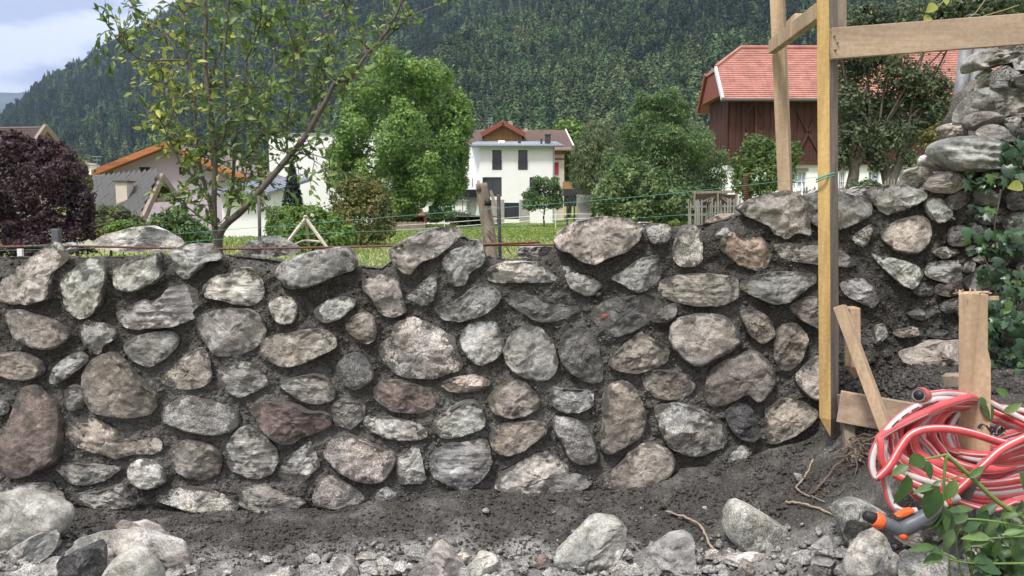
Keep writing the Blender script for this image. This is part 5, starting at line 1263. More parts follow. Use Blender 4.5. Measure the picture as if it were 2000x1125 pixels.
for j in range(nv_-1):
    for i in range(nu):
        p = C_+us*((i+.5+(.5 if j % 2 else 0))/nu)+vs_*(j/nv_)+nrm*(.012+.01*rg.random()+.003*(j % 2))
        if (i+.5+(.5 if j % 2 else 0)) > nu-.4: continue
        o = bpy.data.objects.new('slate', sme); COL.objects.link(o); o.parent = ro; o.location = p-hl; o.rotation_euler = (rg.normal(0, .012), rg.normal(0, .012), rg.normal(0, .01))
for a, b in ((B, D), (B, F_)): MB().bar(a+Vector((.05, -.05, -.05)), b+Vector((.05, -.05, -.05)), .1, .26).build('verge_board', M_GREYW, ro)
MB().box(C_.x+.4, D.x-.5, D.y+.5, D.y+.7, 0, D.z-.12).build('wall', M_BEIGE, h)
ww = MB(); ww.prism([(D.x-.9, D.y+.72, .1), (F_.x-1.2, F_.y-.3, .1), (F_.x-1.2, F_.y-.3, F_.z-.25), (B.x-.75, B.y, B.z-.3), (D.x-.9, D.y+.72, D.z-.1)], (-.1, 0, 0)); ww.build('gable_wall', M_FRAME, h)  # dark colour stands in for the shade inside the open gable
MB().bar(W(303, 392, 26.3), W(338, 384, 29.6), .12, .12).build('tie_beam', M_GREYW, h)
pc_ = W(243, 380, 26.2); c = MB(); c.box(pc_.x-.18, pc_.x+.18, pc_.y-.2, pc_.y+.25, 1.2, W(243, 356, 26.2).z); c.build('chimney', M_BEIGE, ro)
MB().box(pc_.x-.24, pc_.x+.24, pc_.y-.26, pc_.y+.31, W(243, 356, 26.2).z+.002, W(243, 353, 26.2).z).build('chimney_cap', M_SLATE, ro)
# ---- dark roofed house at far left
Y = 40.0
h = thing('brown_roofed_house', (px(60), Y, .1), 'house with a dark brown roof above the purple tree at far left', 'house')
rA, rB = W(-120, 250, 42), W(88, 247, 40); eA, eB = W(-200, 330, 38), W(30, 330, 36.6); bB = W(130, 297, 44); bA = W(-60, 300, 46)
rf = MB(); slab(rf, [eA, eB, rB, rA], .2); slab(rf, [rA, rB, bB, bA], .2); ro = rf.build('roof', M_DARKROOF, h)
rows = MB()
for i in range(1, 22): s = i/22; rows.bar(eA.lerp(rA, s)+Vector((0, 0, .03)), eB.lerp(rB, s)+Vector((0, 0, .03)), .08, .05)
rows.build('tile_courses', M_DARKROOF, ro, kind='stuff')
for a, b in ((rB, eB), (rB, bB)): MB().bar(a+Vector((.06, -.06, -.06)), b+Vector((.06, -.06, -.06)), .14, .34).build('verge_board', M_GREYW, ro); MB().bar(a+Vector((-.25, .05, -.32)), b+Vector((-.25, .05, -.32)), .4, .06).build('soffit', M_ORANGEWOOD, ro)
g = MB(); wa, wb, wc = rB+Vector((-.9, .1, -.5)), eB+Vector((-.9, 0, -.3)), bB+Vector((-.9, 0, -.3)); g.prism([wb, wc, wa], (-.3, 0, 0)); g.build('gable_wall', M_BEIGE, h)
wl2 = MB(); wl2.prism([(wb.x, wb.y, 0), (wc.x, wc.y, 0), (wc.x, wc.y, wc.z-.002), (wb.x, wb.y, wb.z-.002)], (-.3, 0, 0)); wl2.box(eA.x+1, eB.x-1.3, eB.y+1.2, eB.y+1.5, 0, eB.z+.2); wl2.build('wall', M_BEIGE, h)
# ---- small white tower with a blue cap
Y = 110.0
t = thing('round_tower', (px(2), Y, .1), 'small white round tower with a blue cap at the far left edge', 'tower')
MB().tube([(px(2), Y, 0), (px(2), Y, pz(226))], .75, 20).build('shaft', M_WHITEWALL, t, smooth=False)
m_ = MB(); m_.tube([(px(2), Y, pz(226)), (px(2), Y, pz(222)), (px(2), Y, pz(219)), (px(2), Y, pz(216.5))], [.9, .88, .6, .08], 20); m_.build('cap', M_BLUE, t)
for a in (-.35, .12): MB().box(px(2)+a, px(2)+a+.25, Y-.82, Y-.62, pz(236), pz(230)).build('window', M_FRAME, t)
# ---- far white buildings and aerial mast in the valley on the left
for i, (a, b, w_, lab) in enumerate(((175, 322, 20, 'distant small white building on the slope at left'), (190, 333, 14, 'distant pale building below the small white one'))):
    Y = 150.0+i*8; h = thing('distant_house', (px(a), Y, .1), lab, 'house', 'distant houses at the foot of the slope'); MB().box(px(a)-w_*.05, px(a)+w_*.05, Y, Y+3, 0, pz(b)).build('wall', M_WHITEWALL, h)
    MB().prism([(px(a)-w_*.06, Y-.4, pz(b)+.002), (px(a)+w_*.06, Y-.4, pz(b)+.002), (px(a), Y-.4, pz(b-5))], (0, 3.8, 0)).build('roof', M_BROWNROOF, h)
Y = 60.0; m_ = MB(); m_.tube([(px(198), Y, 0), (px(198), Y, pz(306))], .03, 6)
for zz, w_ in ((306, 10), (313, 7), (326, 8)): m_.tube([(px(198-w_), Y, pz(zz)), (px(198+w_), Y, pz(zz))], .025, 5)
tag(recenter(m_.build('aerial_mast', M_STEEL)), 'thin television aerial mast above the slate roof', 'aerial')
# ---- the barn
Y = 45.0; zb_ = 0.0
h = thing('barn', (px(1640), 48, .9), 'big barn with a red tiled roof, dark red boards and white base at right', 'barn')
xl, xr = px(1424), px(1412)+24; ye, yr = Y, Y+2.9
EL = W(1412, 193, Y); ER = Vector((xr, Y, EL.z)); HL = W(1397, 127, Y+1.75); RL = W(1447, 95, yr); RR = Vector((xr, yr, RL.z)); EB = Vector((EL.x, Y+5.8, EL.z)); EBR = Vector((xr, Y+5.8, EL.z)); HB = Vector((HL.x, Y+4.05, HL.z))
HL = Vector((EL.x, HL.y, EL.z+(RL.z-EL.z)*(HL.y-Y)/2.9)); HB = Vector((EL.x, Y+5.8-(HL.y-Y), HL.z))
rf = MB(); slab(rf, [EL, ER, RR, RL, HL], .15); slab(rf, [EB, HB, RL, RR, EBR], .15); slab(rf, [HL, RL, HB], .15); ro = rf.build('roof', M_REDTILE, h)
# courses of tiles: one stepped strip per course with rounded tile noses
nrm = (ER-EL).cross(HL-EL).normalized(); nrm = nrm if nrm.z > 0 else -nrm
tl = MB(); nc = 27; tw = .30; rg = np.random.default_rng(8)
for i in range(nc):
    s0, s1 = i/nc, (i+1.12)/nc; z0_, z1_ = EL.z+(RL.z-EL.z)*s0, EL.z+(RL.z-EL.z)*min(s1, 1.0); y0_, y1_ = Y+2.9*s0, Y+2.9*min(s1, 1.0)
    xs0 = EL.x if z0_ <= HL.z else HL.x+(RL.x-HL.x)*(z0_-HL.z)/(RL.z-HL.z); x = xs0
    while x < xr:
        x2 = min(x+tw*rg.uniform(.96, 1.04), xr); up = .045+.012*rg.random()
        a = [Vector((x, y0_, z0_))+nrm*up, Vector((x2-.012, y0_, z0_))+nrm*(up+.006*rg.random()), Vector((x2-.012, y1_, z1_))+nrm*.012, Vector((x, y1_, z1_))+nrm*.012]
        b = [Vector((x, y0_, z0_)), Vector((x2-.012, y0_, z0_))]
        tl.add(a+b, [(0, 1, 2, 3), (4, 5, 1, 0)]); x = x2
tl.build('roof_tiles', M_REDTILE, ro, kind='stuff')
MB().tube([HL+Vector((0, 0, .08)), RL+Vector((0, 0, .08)), RR+Vector((0, 0, .08))], .11, 8).build('ridge_tiles', M_REDTILE, ro)
MB().bar(EL+Vector((-.03, -.05, -.02)), HL+Vector((-.03, -.02, -.02)), .12, .26).build('verge_board', M_WFRAME, ro)
MB().bar(EB+Vector((-.03, .05, -.02)), HB+Vector((-.03, .02, -.02)), .12, .3).build('verge_board', M_REDTRIM, ro)
MB().tube([EL+Vector((-.1, -.12, -.08)), ER+Vector((0, -.12, -.08))], .09, 10).build('gutter', M_DARKSTEEL, ro)
yw = Y+.65; zp = W(1500, 314, yw).z; zt_ = EL.z+.45
# boards of the front wall
nb = 62; bw = (xr-xl)/nb; bme = mkmesh('plank', *(lambda m: (m.V, m.F))(MB().box(0, bw-.018, 0, .05, 0, zt_-zp)), False); bme.materials.append(M_REDWOOD)
hl = Vector(h.location); rg = np.random.default_rng(9)
bk = MB(); bk.box(xl+.02, xr, yw+.08, yw+.2, zp, zt_); bk.box(xl+.02, xl+.2, yw+.2, Y+5.1, zp, zt_); wo = bk.build('wall', M_REDWOOD, h)
for i in range(nb):
    o = bpy.data.objects.new('plank', bme); COL.objects.link(o); o.parent = wo; o.location = Vector((xl+i*bw, yw+rg.uniform(0, .022), zp+rg.uniform(-.05, .02)))-hl
gme = mkmesh('plank', *(lambda m: (m.V, m.F))(MB().box(0, .05, 0, .27, 0, zt_-zp)), False); gme.materials.append(M_REDWOOD)
for i in range(15):
    o = bpy.data.objects.new('plank', gme); COL.objects.link(o); o.parent = wo; o.location = Vector((xl-.05-rg.uniform(0, .03), yw+.1+i*.29, zp))-hl
g = MB(); g.prism([(xl-.5, Y+.5, EL.z+.3), (xl-.5, Y+5.3, EL.z+.3), (xl-.5, HB.y-.1, HB.z-.2), (xl-.5, HL.y+.1, HL.z-.2)], (.4, 0, 0)); g.build('gable_boards', M_REDTRIM, h)
MB().box(xl-.15, xr, yw-.14, yw+.06, zp-.22, zp-.004).build('sill_beam', M_REDWOOD, h)
for a, b_, c_, d_ in ((1560, 296, 1600, 215), (1598, 296, 1556, 215), (1478, 296, 1450, 232), (1490, 230, 1478, 205), (1640, 296, 1690, 225), (1690, 296, 1650, 225), (1760, 300, 1800, 230)):
    MB().bar(W(a, b_, yw-.08), W(c_, d_, yw-.08), .06, .10).build('brace', M_REDWOOD, h)
for a in (1452, 1476, 1545, 1612, 1700): MB().bar(W(a, 309, yw-.07), W(a, 202, yw-.07), .14, .16).build('post', M_REDWOOD, h)
MB().bar(EL+Vector((1.4, .55, -.75)), EL+Vector((1.9, .0, -.12)), .1, .1).build('eave_brace', M_REDWOOD, h)
yp = yw+.1; zpl = zp-.224
hol = [(px(a, yp), px(b_, yp), pz(368, yp), pz(334, yp)) for a, b_ in ((1546, 1570), (1633, 1646), (1690, 1712), (1749, 1775), (1808, 1832))]
mb = MB(); wall_openings(mb, xl, xr, 0, zpl, yp, yp+.4, hol); mb.box(xl, xr, yp+1.2, yp+1.4, 0, zpl); mb.box(xl, xl+.4, yp+.4, Y+5, 0, zpl); mb.build('plinth_wall', M_WHITEWALL, h)
M_BLUEGLASS = plain('window_glass_bluish', (0.34, 0.40, 0.52), .25, .1, spec=.6)
for q in hol:
    o = quad_win(h, *q, yp+.1, frame=M_WFRAME, glass=M_BLUEGLASS, bars=2, mull=(.4,), w=.05)
    MB().box(q[0]-.08, q[1]+.08, yp-.05, yp+.3, q[3]+.002, q[3]+.16).build('lintel', M_BROWNROOF, o)
dw = MB()
for i in range(5): dw.box(px(1416)+i*.135, px(1416)+i*.135+.115, Y-2.0, Y-1.94, .5, pz(341, 43))
d_ = dw.build('slatted_door', M_WFRAME, None); tag(recenter(d_), 'white slatted garden door left of the barn', 'door')
# ---- shed below the walnut tree
Y = 52.0
h = thing('garden_shed', (px(798), Y, .1), 'small brown wooden shed under the walnut tree', 'shed')
MB().box(px(768), px(828), Y+.05, Y+2, 0, pz(422)).build('wall', M_REDTRIM, h)
for i in range(5): MB().box(px(768), px(828), Y-.0, Y+.045, .1+i*.15, .1+i*.15+.135).build('plank', M_REDWOOD, h)
rf = MB(); slab(rf, [(px(764), Y-.4, pz(421)), (px(832), Y-.4, pz(421)), (px(820), Y+1.8, pz(408)), (px(772), Y+1.8, pz(408))], .08); rf.build('roof', M_ORANGEWOOD, h)
h = thing('board_fence', (px(800, 46), 46, .1), 'low dark board fence in front of the small brown shed', 'fence')
for i in range(20): MB().box(px(765, 46)+i*.097, px(765, 46)+i*.097+.085, 46, 46.03, .05, W(1000, 434, 46).z+.02*(i % 3)).build('board', M_GREYW, h)
# ---- trampoline by the house
t = thing('trampoline', (px(930, 57), 57, .1), 'round trampoline with a dark safety net on the lawn by the white house', 'trampoline')
P = [(px(930, 57)+1.5*cos(a), 57+1.5*sin(a), .75) for a in np.linspace(0, 2*pi, 25)]; MB().tube(P, .035, 6).build('rim', M_STEEL, t); MB().tube([(px(930, 57), 57, .70), (px(930, 57), 57, .735)], 1.42, 24).build('jumping_mat', M_BLACK, t)
for k in range(6):
    a = k*pi/3+.2; MB().tube([(px(930, 57)+1.52*cos(a), 57+1.52*sin(a), .1), (px(930, 57)+1.52*cos(a), 57+1.52*sin(a), 2.3)], .03, 6).build('pole', M_DARKSTEEL, t)
# ---- picket fence and bits in front of the barn
Y = 26.0
f = thing('picket_fence', (px(1395), Y, .7), 'uneven grey picket fence below the barn', 'fence'); rg = np.random.default_rng(14)
for i in range(23):
    x = px(1344)+i*.082; zt = W(1000, 392, Y).z+rg.uniform(-.1, .1); le = rg.normal(0, .03); zf = float(farz(x, Y))
    MB().prism([(x, Y, zf), (x+.05, Y, zf), (x+.05+le, Y, zt-.05), (x+.025+le, Y, zt), (x+le, Y, zt-.05)], (0, .022, 0)).build('picket', M_PICKET, f)
for zz in (404, 420): MB().bar(W(1340, zz, Y+.05), W(1455, zz-2, Y+.05), .04, .06).build('rail', M_PICKET, f)
f = thing('picket_fence', (px(1600, 20), 20, .9), 'pale picket fence close behind the stone wall at the yellow post', 'fence')
for i in range(22):
    x = px(1558, 20)+i*.075; zt = W(1000, 366, 20).z+rg.uniform(-.04, .04); le = rg.normal(0, .015); zf = .8
    MB().prism([(x, 20, zf), (x+.04, 20, zf), (x+.04+le, 20, zt-.04), (x+.02+le, 20, zt), (x+le, 20, zt-.04)], (0, .02, 0)).build('picket', M_PICKET, f)
MB().bar(W(1552, 375, 20.05), W(1700, 375, 20.05), .04, .05).build('rail', M_PICKET, f)
f = thing('picket_fence', (px(1735, 15), 15, .9), 'short pale picket fence at the foot of the right orchard tree', 'fence')
for i in range(8):
    x = px(1722, 15)+i*.045; zt = W(1000, 348, 15).z+rg.uniform(-.04, .03); le = .03+rg.normal(0, .015)
    MB().prism([(x, 15, .7), (x+.028, 15, .7), (x+.028+le, 15, zt-.03), (x+.014+le, 15, zt), (x+le, 15, zt-.03)], (0, .015, 0)).build('picket', M_PICKET, f)
MB().bar(W(1718, 362, 15.03), W(1752, 362, 15.03), .03, .04).build('rail', M_PICKET, f)
p = thing('pergola', (px(1400, 33), 33, .6), 'dark wooden pergola with spreading struts in front of the barn', 'pergola')
for a, b_ in (((1352, 376), (1440, 374)),): MB().bar(W(*a, 33), W(*b_, 33), .08, .1).build('beam', M_GREYW, p)
for a in ((1356, 410, 1356, 376), (1402, 408, 1402, 376), (1438, 408, 1438, 375)): MB().bar(W(a[0], a[1], 33), W(a[2], a[3], 33), .07, .07).build('post', M_GREYW, p)
for a in (1372, 1385, 1420, 1432): MB().bar(W(1402, 380, 33.08), W(a, 394, 33.08), .04, .05).build('strut', M_GREYW, p)
MB().box(px(1356, 33.3), px(1438, 33.3), 33.3, 33.35, .3, pz(380, 33.3)).build('back_panel', plain('panel_dark_brown', (.05, .04, .035), .8, .3), p)
l = thing('ladder', (px(1560, 17), 17, .9), 'small white ladder leaning behind the stone wall', 'ladder')
for a in (1554, 1566): MB().bar(W(a, 400, 17), W(a, 358, 17.2), .025, .03).build('rail', M_WHITE, l)
for zz in (364, 371, 378): MB().bar(W(1554, zz, 17.1), W(1566, zz, 17.1), .02, .02).build('rung', M_WHITE, l)
# ---- white rope fence across the meadow
Y = 44.0
f = thing('rope_fence', (px(1000), Y, .1), 'thin white rope fence on slim posts across the meadow', 'fence')
pts = [(760, 441, 40), (868, 433, 44), (1085, 419, 46), (1180, 416, 47), (1300, 414, 48)]
for a, b_, y_ in pts: MB().tube([W(a, b_+26, y_), W(a, b_-3, y_)], .022, 6).build('post', M_WHITE, f)
for dz in (0, 9): MB().tube(spline([W(a, b_+dz+(2 if i % 2 else 0), y_) for i, (a, b_, y_) in enumerate(pts)], 4), .014, 5).build('rope', M_WHITE, f)
# ================================================================= plum tree behind the wall
PY = 5.7
def pp_(pts, dy=None, rs=3):
    r = np.random.default_rng(rs); d = 0.0; out = []
    for i, (a, b) in enumerate(pts):
        out.append(W(a, b, PY+(0 if dy is None else dy*i/max(1, len(pts)-1)))); 
    return out
STEMS = [([(428,520),(422,471),(418,400),(420,311),(413,249),(407,191),(400,111),(402,36),(400,-30),(395,-120)], .0, .040, .016),
 ([(432,520),(428,468),(440,440),(471,413),(511,369),(560,311),(596,267),(622,222),(640,191),(655,162),(684,151),(716,107),(751,67),(778,18),(790,-30)], -.35, .048, .010),
 ([(420,460),(410,400),(392,330),(384,280),(378,178),(369,111),(360,44),(356,-10),(352,-80)], .3, .026, .010),
 ([(440,445),(447,410),(455,350),(462,249),(475,187),(480,120),(470,40),(465,-30)], .4, .026, .010),
 ([(562,309),(560,249),(569,178),(573,89),(556,36),(550,-30)], -.3, .016, .007),
 ([(415,290),(440,260),(438,130),(445,40),(450,-30)], -.5, .014, .007),
 ([(369,119),(325,117),(280,118),(253,100),(231,80),(214,55)], -.4, .012, .004),
 ([(375,150),(340,90),(310,55),(285,40),(262,18)], .2, .010, .004),
 ([(413,235),(450,215),(490,200),(515,185)], -.3, .014, .006),
 ([(596,267),(620,200),(640,120),(646,60),(644,-20)], .2, .013, .006),
 ([(684,151),(706,130),(760,70),(812,28),(872,2),(892,-20)], -.2, .011, .004),
 ([(655,162),(630,140),(600,120),(575,112)], .3, .010, .004),
 ([(716,107),(700,60),(676,20),(668,-30)], .2, .010, .005),
 ([(640,191),(615,160),(600,100),(590,40),(585,-20)], .5, .010, .005),
 ([(384,290),(350,240),(325,190),(318,140)], .3, .012, .005), ([(378,200),(345,170),(310,160)], -.3, .010, .004),
 ([(398,350),(360,330),(330,270),(312,230)], -.2, .012, .005), ([(462,260),(500,230),(530,170),(535,100),(520,30)], .4, .012, .005),
 ([(420,330),(400,300),(345,300),(320,262)], .2, .010, .004), ([(511,369),(500,310),(508,250),(520,200)], .4, .012, .005), ([(471,413),(478,350),(490,300)], .3, .010, .004),
 ([(560,311),(590,300),(620,318),(650,335)], -.3, .010, .003), ([(440,450),(400,430),(360,400),(340,385)], -.3, .012, .004), ([(500,380),(520,400),(540,430)], -.2, .008, .003),
 ([(405,160),(430,100),(440,30),(432,-30)], .3, .012, .005), ([(480,120),(505,60),(512,0)], -.3, .010, .005)]
pt = thing('plum_tree', W(428, 520, PY), 'multi stemmed plum tree standing right behind the stone wall at left', 'tree')
mb = MB(); tw = MB(); LP, LD, LN = [], [], []
rg = np.random.default_rng(77)
YEL = lambda x, y: np.exp(-((x-330)/70)**2-((y-190)/130)**2)
def add_twig(p, d, L_, nl):
    pts = [p]; q = p.copy(); d = d.normalized()
    for k in range(4):
        d = (d+Vector(rg.normal(0, .22, 3))+Vector((0, 0, .05))).normalized(); q = q+d*L_/4; pts.append(q)
    tw.tube(pts, [.0038, .0032, .0026, .002, .0012], 5)
    for k in range(nl):
        s = (k+.6)/nl*4; i = min(int(s), 3); c = pts[i].lerp(pts[i+1], s-i); ld = (d+Vector(rg.normal(0, .75, 3))+Vector((0, 0, -.25))).normalized()
        LP.append(c); LD.append(ld)
for si, (pts, dy, r0, r1) in enumerate(STEMS):
    r0, r1 = r0*.58, r1*.66; P = spline(pp_(pts, dy), 6); mb.tube(P, list(np.linspace(r0, r1, len(P))), 8)
    Ln = sum((P[i+1]-P[i]).length for i in range(len(P)-1)); main = r0 > .0135
    nt_ = int(Ln*(18 if main else 28))
    for k in range(nt_):
        s = rg.uniform(.13 if main else .10, 1.0); i = min(int(s*(len(P)-1)), len(P)-2); p = P[i].lerp(P[i+1], rg.random()); x_, y_ = PX(p)
        if y_ > 462 or (si == 1 and y_ > 330 and rg.random() < .75) or y_ < -90: continue
        t_ = (P[i+1]-P[i]).normalized(); d = Vector(rg.normal(0, 1, 3)); d = (d-t_*d.dot(t_)*.6+Vector((0, 0, .3))).normalized()
        L_ = rg.uniform(.07, .34); add_twig(p, d, L_, int(rg.integers(4, 9)*(1 if L_ > .12 else .6))+1)
    for _ in range(3): add_twig(P[-1], (P[-1]-P[-3]), .15, 6)
mb.build('trunk', M_BARK2, pt, smooth=True); tw.build('twigs', M_BARK2, pt, smooth=True, kind='stuff')
LPn = np.array([tuple(p) for p in LP]); LDn = np.array([tuple(p) for p in LD]); pxy = PX(LPn)
def leaf_shape(curl=.12, fold=.10, w=.46, n=6):
    """one leaf along +Y, folded on its midrib"""
    V, F = [], []
    for i in range(n+1):
        s = i/n; ww = w*.5*math.sin(pi*min(1, s**.8))**.8*(1-.15*s) if 0 < s < 1 else 0.0; z = -curl*s*s
        V += [(-ww, s, z+fold*ww*2), (0, s, z), (ww, s, z+fold*ww*2)]
    for i in range(n): a = i*3; F += [(a, a+1, a+4, a+3), (a+1, a+2, a+5, a+4)]
    return np.array(V), F
LEAFCOL = {'g': (0.15, 0.235, 0.06), 'd': (0.09, 0.16, 0.05), 'y': (0.42, 0.44, 0.10), 'l': (0.23, 0.31, 0.09), 'b': (0.15, 0.085, 0.045)}
def leaf_mesh(name, col, seed, **kw):
    V, F = leaf_shape(**kw); me = mkmesh(name, V, F, True); r = np.random.default_rng(seed); col_attr(me, 'col', np.array(col)[None]*r.uniform(.9, 1.1, (len(F), 1))); me.materials.append(M_LEAF); return me
lmes = [leaf_mesh('leaf', LEAFCOL[k], i, curl=c, fold=f) for i, (k, c, f) in enumerate((('g', .12, .2), ('g', .3, .3), ('d', .1, .15), ('d', .25, .3), ('l', .15, .2), ('y', .2, .25), ('y', .35, .3), ('b', .5, .6)))]
def frame_from(d, n):
    d = Vector(d).normalized(); n = Vector(n); x = d.cross(n).normalized(); z = x.cross(d)
    from mathutils import Matrix
    return Matrix(((x.x, d.x, z.x), (x.y, d.y, z.y), (x.z, d.z, z.z)))
nL = len(LPn); yel = YEL(pxy[:, 0], pxy[:, 1])
kind = np.array([rg.choice(8, p=np.array([.24, .2, .2, .14, .17, .02+.5*y, .01+.4*y, .01])/(0.99+.9*y)) for y in yel])
size = rg.uniform(.038, .078, nL)
vis = np.where((pxy[:, 1] > -20) & (pxy[:, 0] > 150) & (pxy[:, 0] < 900))[0]
big = set(vis[np.argsort(-size[vis])][:300].tolist()); pl_ = Vector(pt.location)
SV, SF, SC_ = [], [], []; b_ = 0
for i in range(nL):
    nn = rg.normal(0, .6, 3)+[0, -.45, .55]; Mx = frame_from(LDn[i], nn); k = int(kind[i])
    if i in big:
        o = bpy.data.objects.new('leaf', lmes[k]); COL.objects.link(o); o.parent = pt; o.location = LP[i]-pl_; o.rotation_euler = Mx.to_euler(); o.scale = (size[i],)*3
    else:
        V, F = leaf_shape(n=3, curl=.2, fold=.25); V = V @ np.array(Mx).T*size[i]+LPn[i]
        SV.append(V); SF += [tuple(j+b_ for j in f) for f in F]; b_ += len(V); SC_ += [np.array(LEAFCOL['ggddlyyb'[k]])*rg.uniform(.8, 1.2)]*len(F)
o = put('foliage', np.concatenate(SV), SF, M_LEAF, pt, smooth=True, kind='stuff'); col_attr(o.data, 'col', np.array(SC_))

# ================================================================= ironwork, cords and the old fence post
def bar_thing(name, P, r, mat, label, cat, n=8, group=None, ribs=False):
    m = MB(); m.tube(P, r, n)
    if ribs:
        P = [Vector(p) for p in P]; L_ = (P[-1]-P[0]).length; k = int(L_/.012)
        for i in range(k):
            a = P[0].lerp(P[-1], i/k); d_ = (P[-1]-P[0]).normalized(); m.tube([a, a+d_*.004], r*1.22, n)
    return tag(recenter(m.build(name, mat, smooth=True)), label, cat, group)
bar_thing('reinforcing_bar', spline([W(-60, 483, 4.3), W(0, 482, 4.3), W(150, 481, 4.3), W(420, 486, 4.3), W(640, 483, 4.3), W(800, 480, 4.3), W(1092, 478, 4.3)], 6), .0058, M_RUST, 'long thin rusty steel bar lying along the wall top', 'steel bar')
bar_thing('reinforcing_bar', [W(903, 480, 4.26), W(980, 476, 4.26), W(1054, 473, 4.26)], .0062, M_RUST, 'short rusty steel bar on the wall top beside the old fence post', 'steel bar')
bar_thing('steel_rod', [W(977, 520, 5.2), W(974, 380, 5.2)], .011, M_DARKSTEEL, 'upright dark steel rod beside the old wooden fence post', 'steel rod', ribs=True)
bar_thing('steel_rod', [W(508, 500, 5.1), W(506, 382, 5.1)], .011, M_DARKSTEEL, 'upright dark steel rod right of the plum tree', 'steel rod')
bar_thing('steel_rod', [W(1457, 410, 5.0), W(1456, 341, 5.0)], .014, M_RUST, 'ribbed rusty steel rod standing behind the wall left of the timber post', 'steel rod', ribs=True)
o = MB(); o.box(W(104, 470, 4.6).x, W(118, 470, 4.6).x, 4.58, 4.62, W(110, 500, 4.6).z, W(110, 447, 4.6).z); tag(recenter(bevel(o.build('stub_post', M_GREYPL))), 'short blue grey stub post on the wall top at left', 'post')
o = MB(); o.box(W(34, 470, 4.5).x, W(43, 470, 4.5).x, 4.49, 4.51, W(40, 504, 4.5).z, W(40, 486, 4.5).z); tag(recenter(o.build('marker_peg', M_WHITE)), 'tiny white marker peg on the wall top at far left', 'peg')
fp = thing('fence_post', W(955, 540, 5.5), 'old weathered leaning wooden fence post behind the wall', 'post')
m = MB(); P = spline([W(962, 540, 5.5), W(954, 450, 5.5), W(946, 400, 5.5), W(940, 358, 5.5)], 4)
m.tube(P, list(np.linspace(.052, .040, len(P))), 10); o = m.build('timber', M_GREYW, fp, smooth=True)
# split top
m = MB(); m.tube([W(936, 372, 5.47), W(934, 352, 5.47)], [.02, .008], 6); m.tube([W(946, 368, 5.5), W(948, 357, 5.5)], [.018, .006], 6); m.build('splinter', M_GREYW, fp, smooth=True)
m = MB(); m.tube([W(958, 372, 5.43), W(968, 402, 5.42)], .012, 6); m.build('wedge', M_GREYW, fp)
m = MB(); m.tube([W(953, 402, 5.42), W(953, 392, 5.42), W(953, 388, 5.42)], [.026, .024, .012], 10); m.build('insulator', M_BLACK, fp, smooth=True)
for k, (a, b, c, d_) in enumerate(((948, 470, 916, 520), (950, 455, 985, 520), (946, 462, 925, 530), (952, 450, 1000, 500), (944, 452, 905, 500))): 
    mm = MB(); mm.tube(spline([W(a, b, 5.44), W((a+c)/2+4, (b+d_)/2-4, 5.46), W(c, d_, 5.5)], 4), .0028, 5); mm.build('guy_wire', M_RUST if k % 2 else M_STEEL, fp)
def cord(P, r, mat, label, name='cord', group=None): 
    m = MB(); m.tube(spline(P, 5), r, 5); return tag(recenter(m.build(name, mat, smooth=True)), label, 'cord', group)
cord([W(-60, 488, 4.3), W(0, 484, 4.3), W(200, 470, 4.28), W(400, 452, 4.26), W(600, 437, 4.22), W(940, 409, 4.12), W(1270, 382, 4.02), W(1597, 346, 3.88)], .0011, M_STRING, 'upper green mason line stretched to the yellow post')
cord([W(-60, 490, 4.5), W(140, 486, 4.5), W(300, 478, 4.5), W(435, 467, 4.5), W(670, 454, 4.5), W(900, 446, 4.5), W(1270, 424, 4.5), W(1450, 411, 4.5)], .0011, M_STRING, 'lower green mason line running just above the wall top')
m = MB(); pw = [W(1594, 351, 3.70), W(1612, 343, 3.672), W(1628, 338, 3.70), W(1636, 337, 3.76)]; m.tube(spline(pw, 4), .004, 6); m.tube(spline([p+Vector((0, 0, -.011)) for p in pw], 4), .0035, 6); tag(recenter(m.build('binding_cord', M_STRING, smooth=True)), 'green binding cord tied round the yellow post', 'cord')
tp = thing('stick_tripod', W(600, 500, 9), 'small pale wooden stick tripod in front of the bright green bush', 'tripod')
for a, b, dy in ((565, 468, -.2), (603, 484, .3), (636, 480, -.15)):
    m = MB(); top = W(597, 426, 9); q = W(a, b, 9+dy); q = top+(q-top)*1.5; m.bar(top+(top-q)*.05, q, .03, .022); m.build('leg', M_PALEWOOD, tp)
m = MB(); m.tube(spline([W(570, 480, 8.9), W(595, 470, 9), W(626, 472, 8.9)], 4), .012, 6); m.build('rope_tie', M_PALEWOOD, tp)

# ================================================================= timber frame, pegs and plank
def timber(name, a, b, w, h, mat, label, cat, up=(0, -1, 0), parent=None, roll=0.0, bev=.003):
    m = MB(); a, b = Vector(a), Vector(b); d = (b-a).normalized(); u = Vector(up); u = (u-d*u.dot(d)).normalized()
    from mathutils import Matrix
    u = Matrix.Rotation(roll, 3, d) @ u
    m.bar(a, b, w, h, 0, tuple(u)); o = bevel(m.build(name, mat, parent), bev, 2)
    if label: tag(recenter(o), label, cat)
    return o
yp = thing('formwork_post', W(1618, 850, 3.72), 'tall yellow formwork post with a worn grey edge and pointed foot', 'post')
top, bot = W(1616, -60, 3.74), W(1622, 862, 3.74)
m = MB(); ang = R(34); w2, h2 = .062, .058
ux, uy = Vector((cos(ang), -sin(ang), 0)), Vector((sin(ang), cos(ang), 0))
def ring(c, s=1.0): return [c-ux*w2/2*0-uy*0+ux*(i*w2)+uy*(j*h2) for i, j in ((0,0),(1,0),(1,1),(0,1))]
def rpost(px_l, py): p = W(px_l, py, 3.76); return p
L0, L1 = W(1595, -60, 3.72), W(1600, 815, 3.72)
ux = Vector((cos(R(50)), -sin(R(50)), 0)); uy = Vector((sin(R(50)), cos(R(50)), 0))
def post_ring(p): return [p, p+ux*.058, p+ux*.058+uy*.075, p+uy*.075]
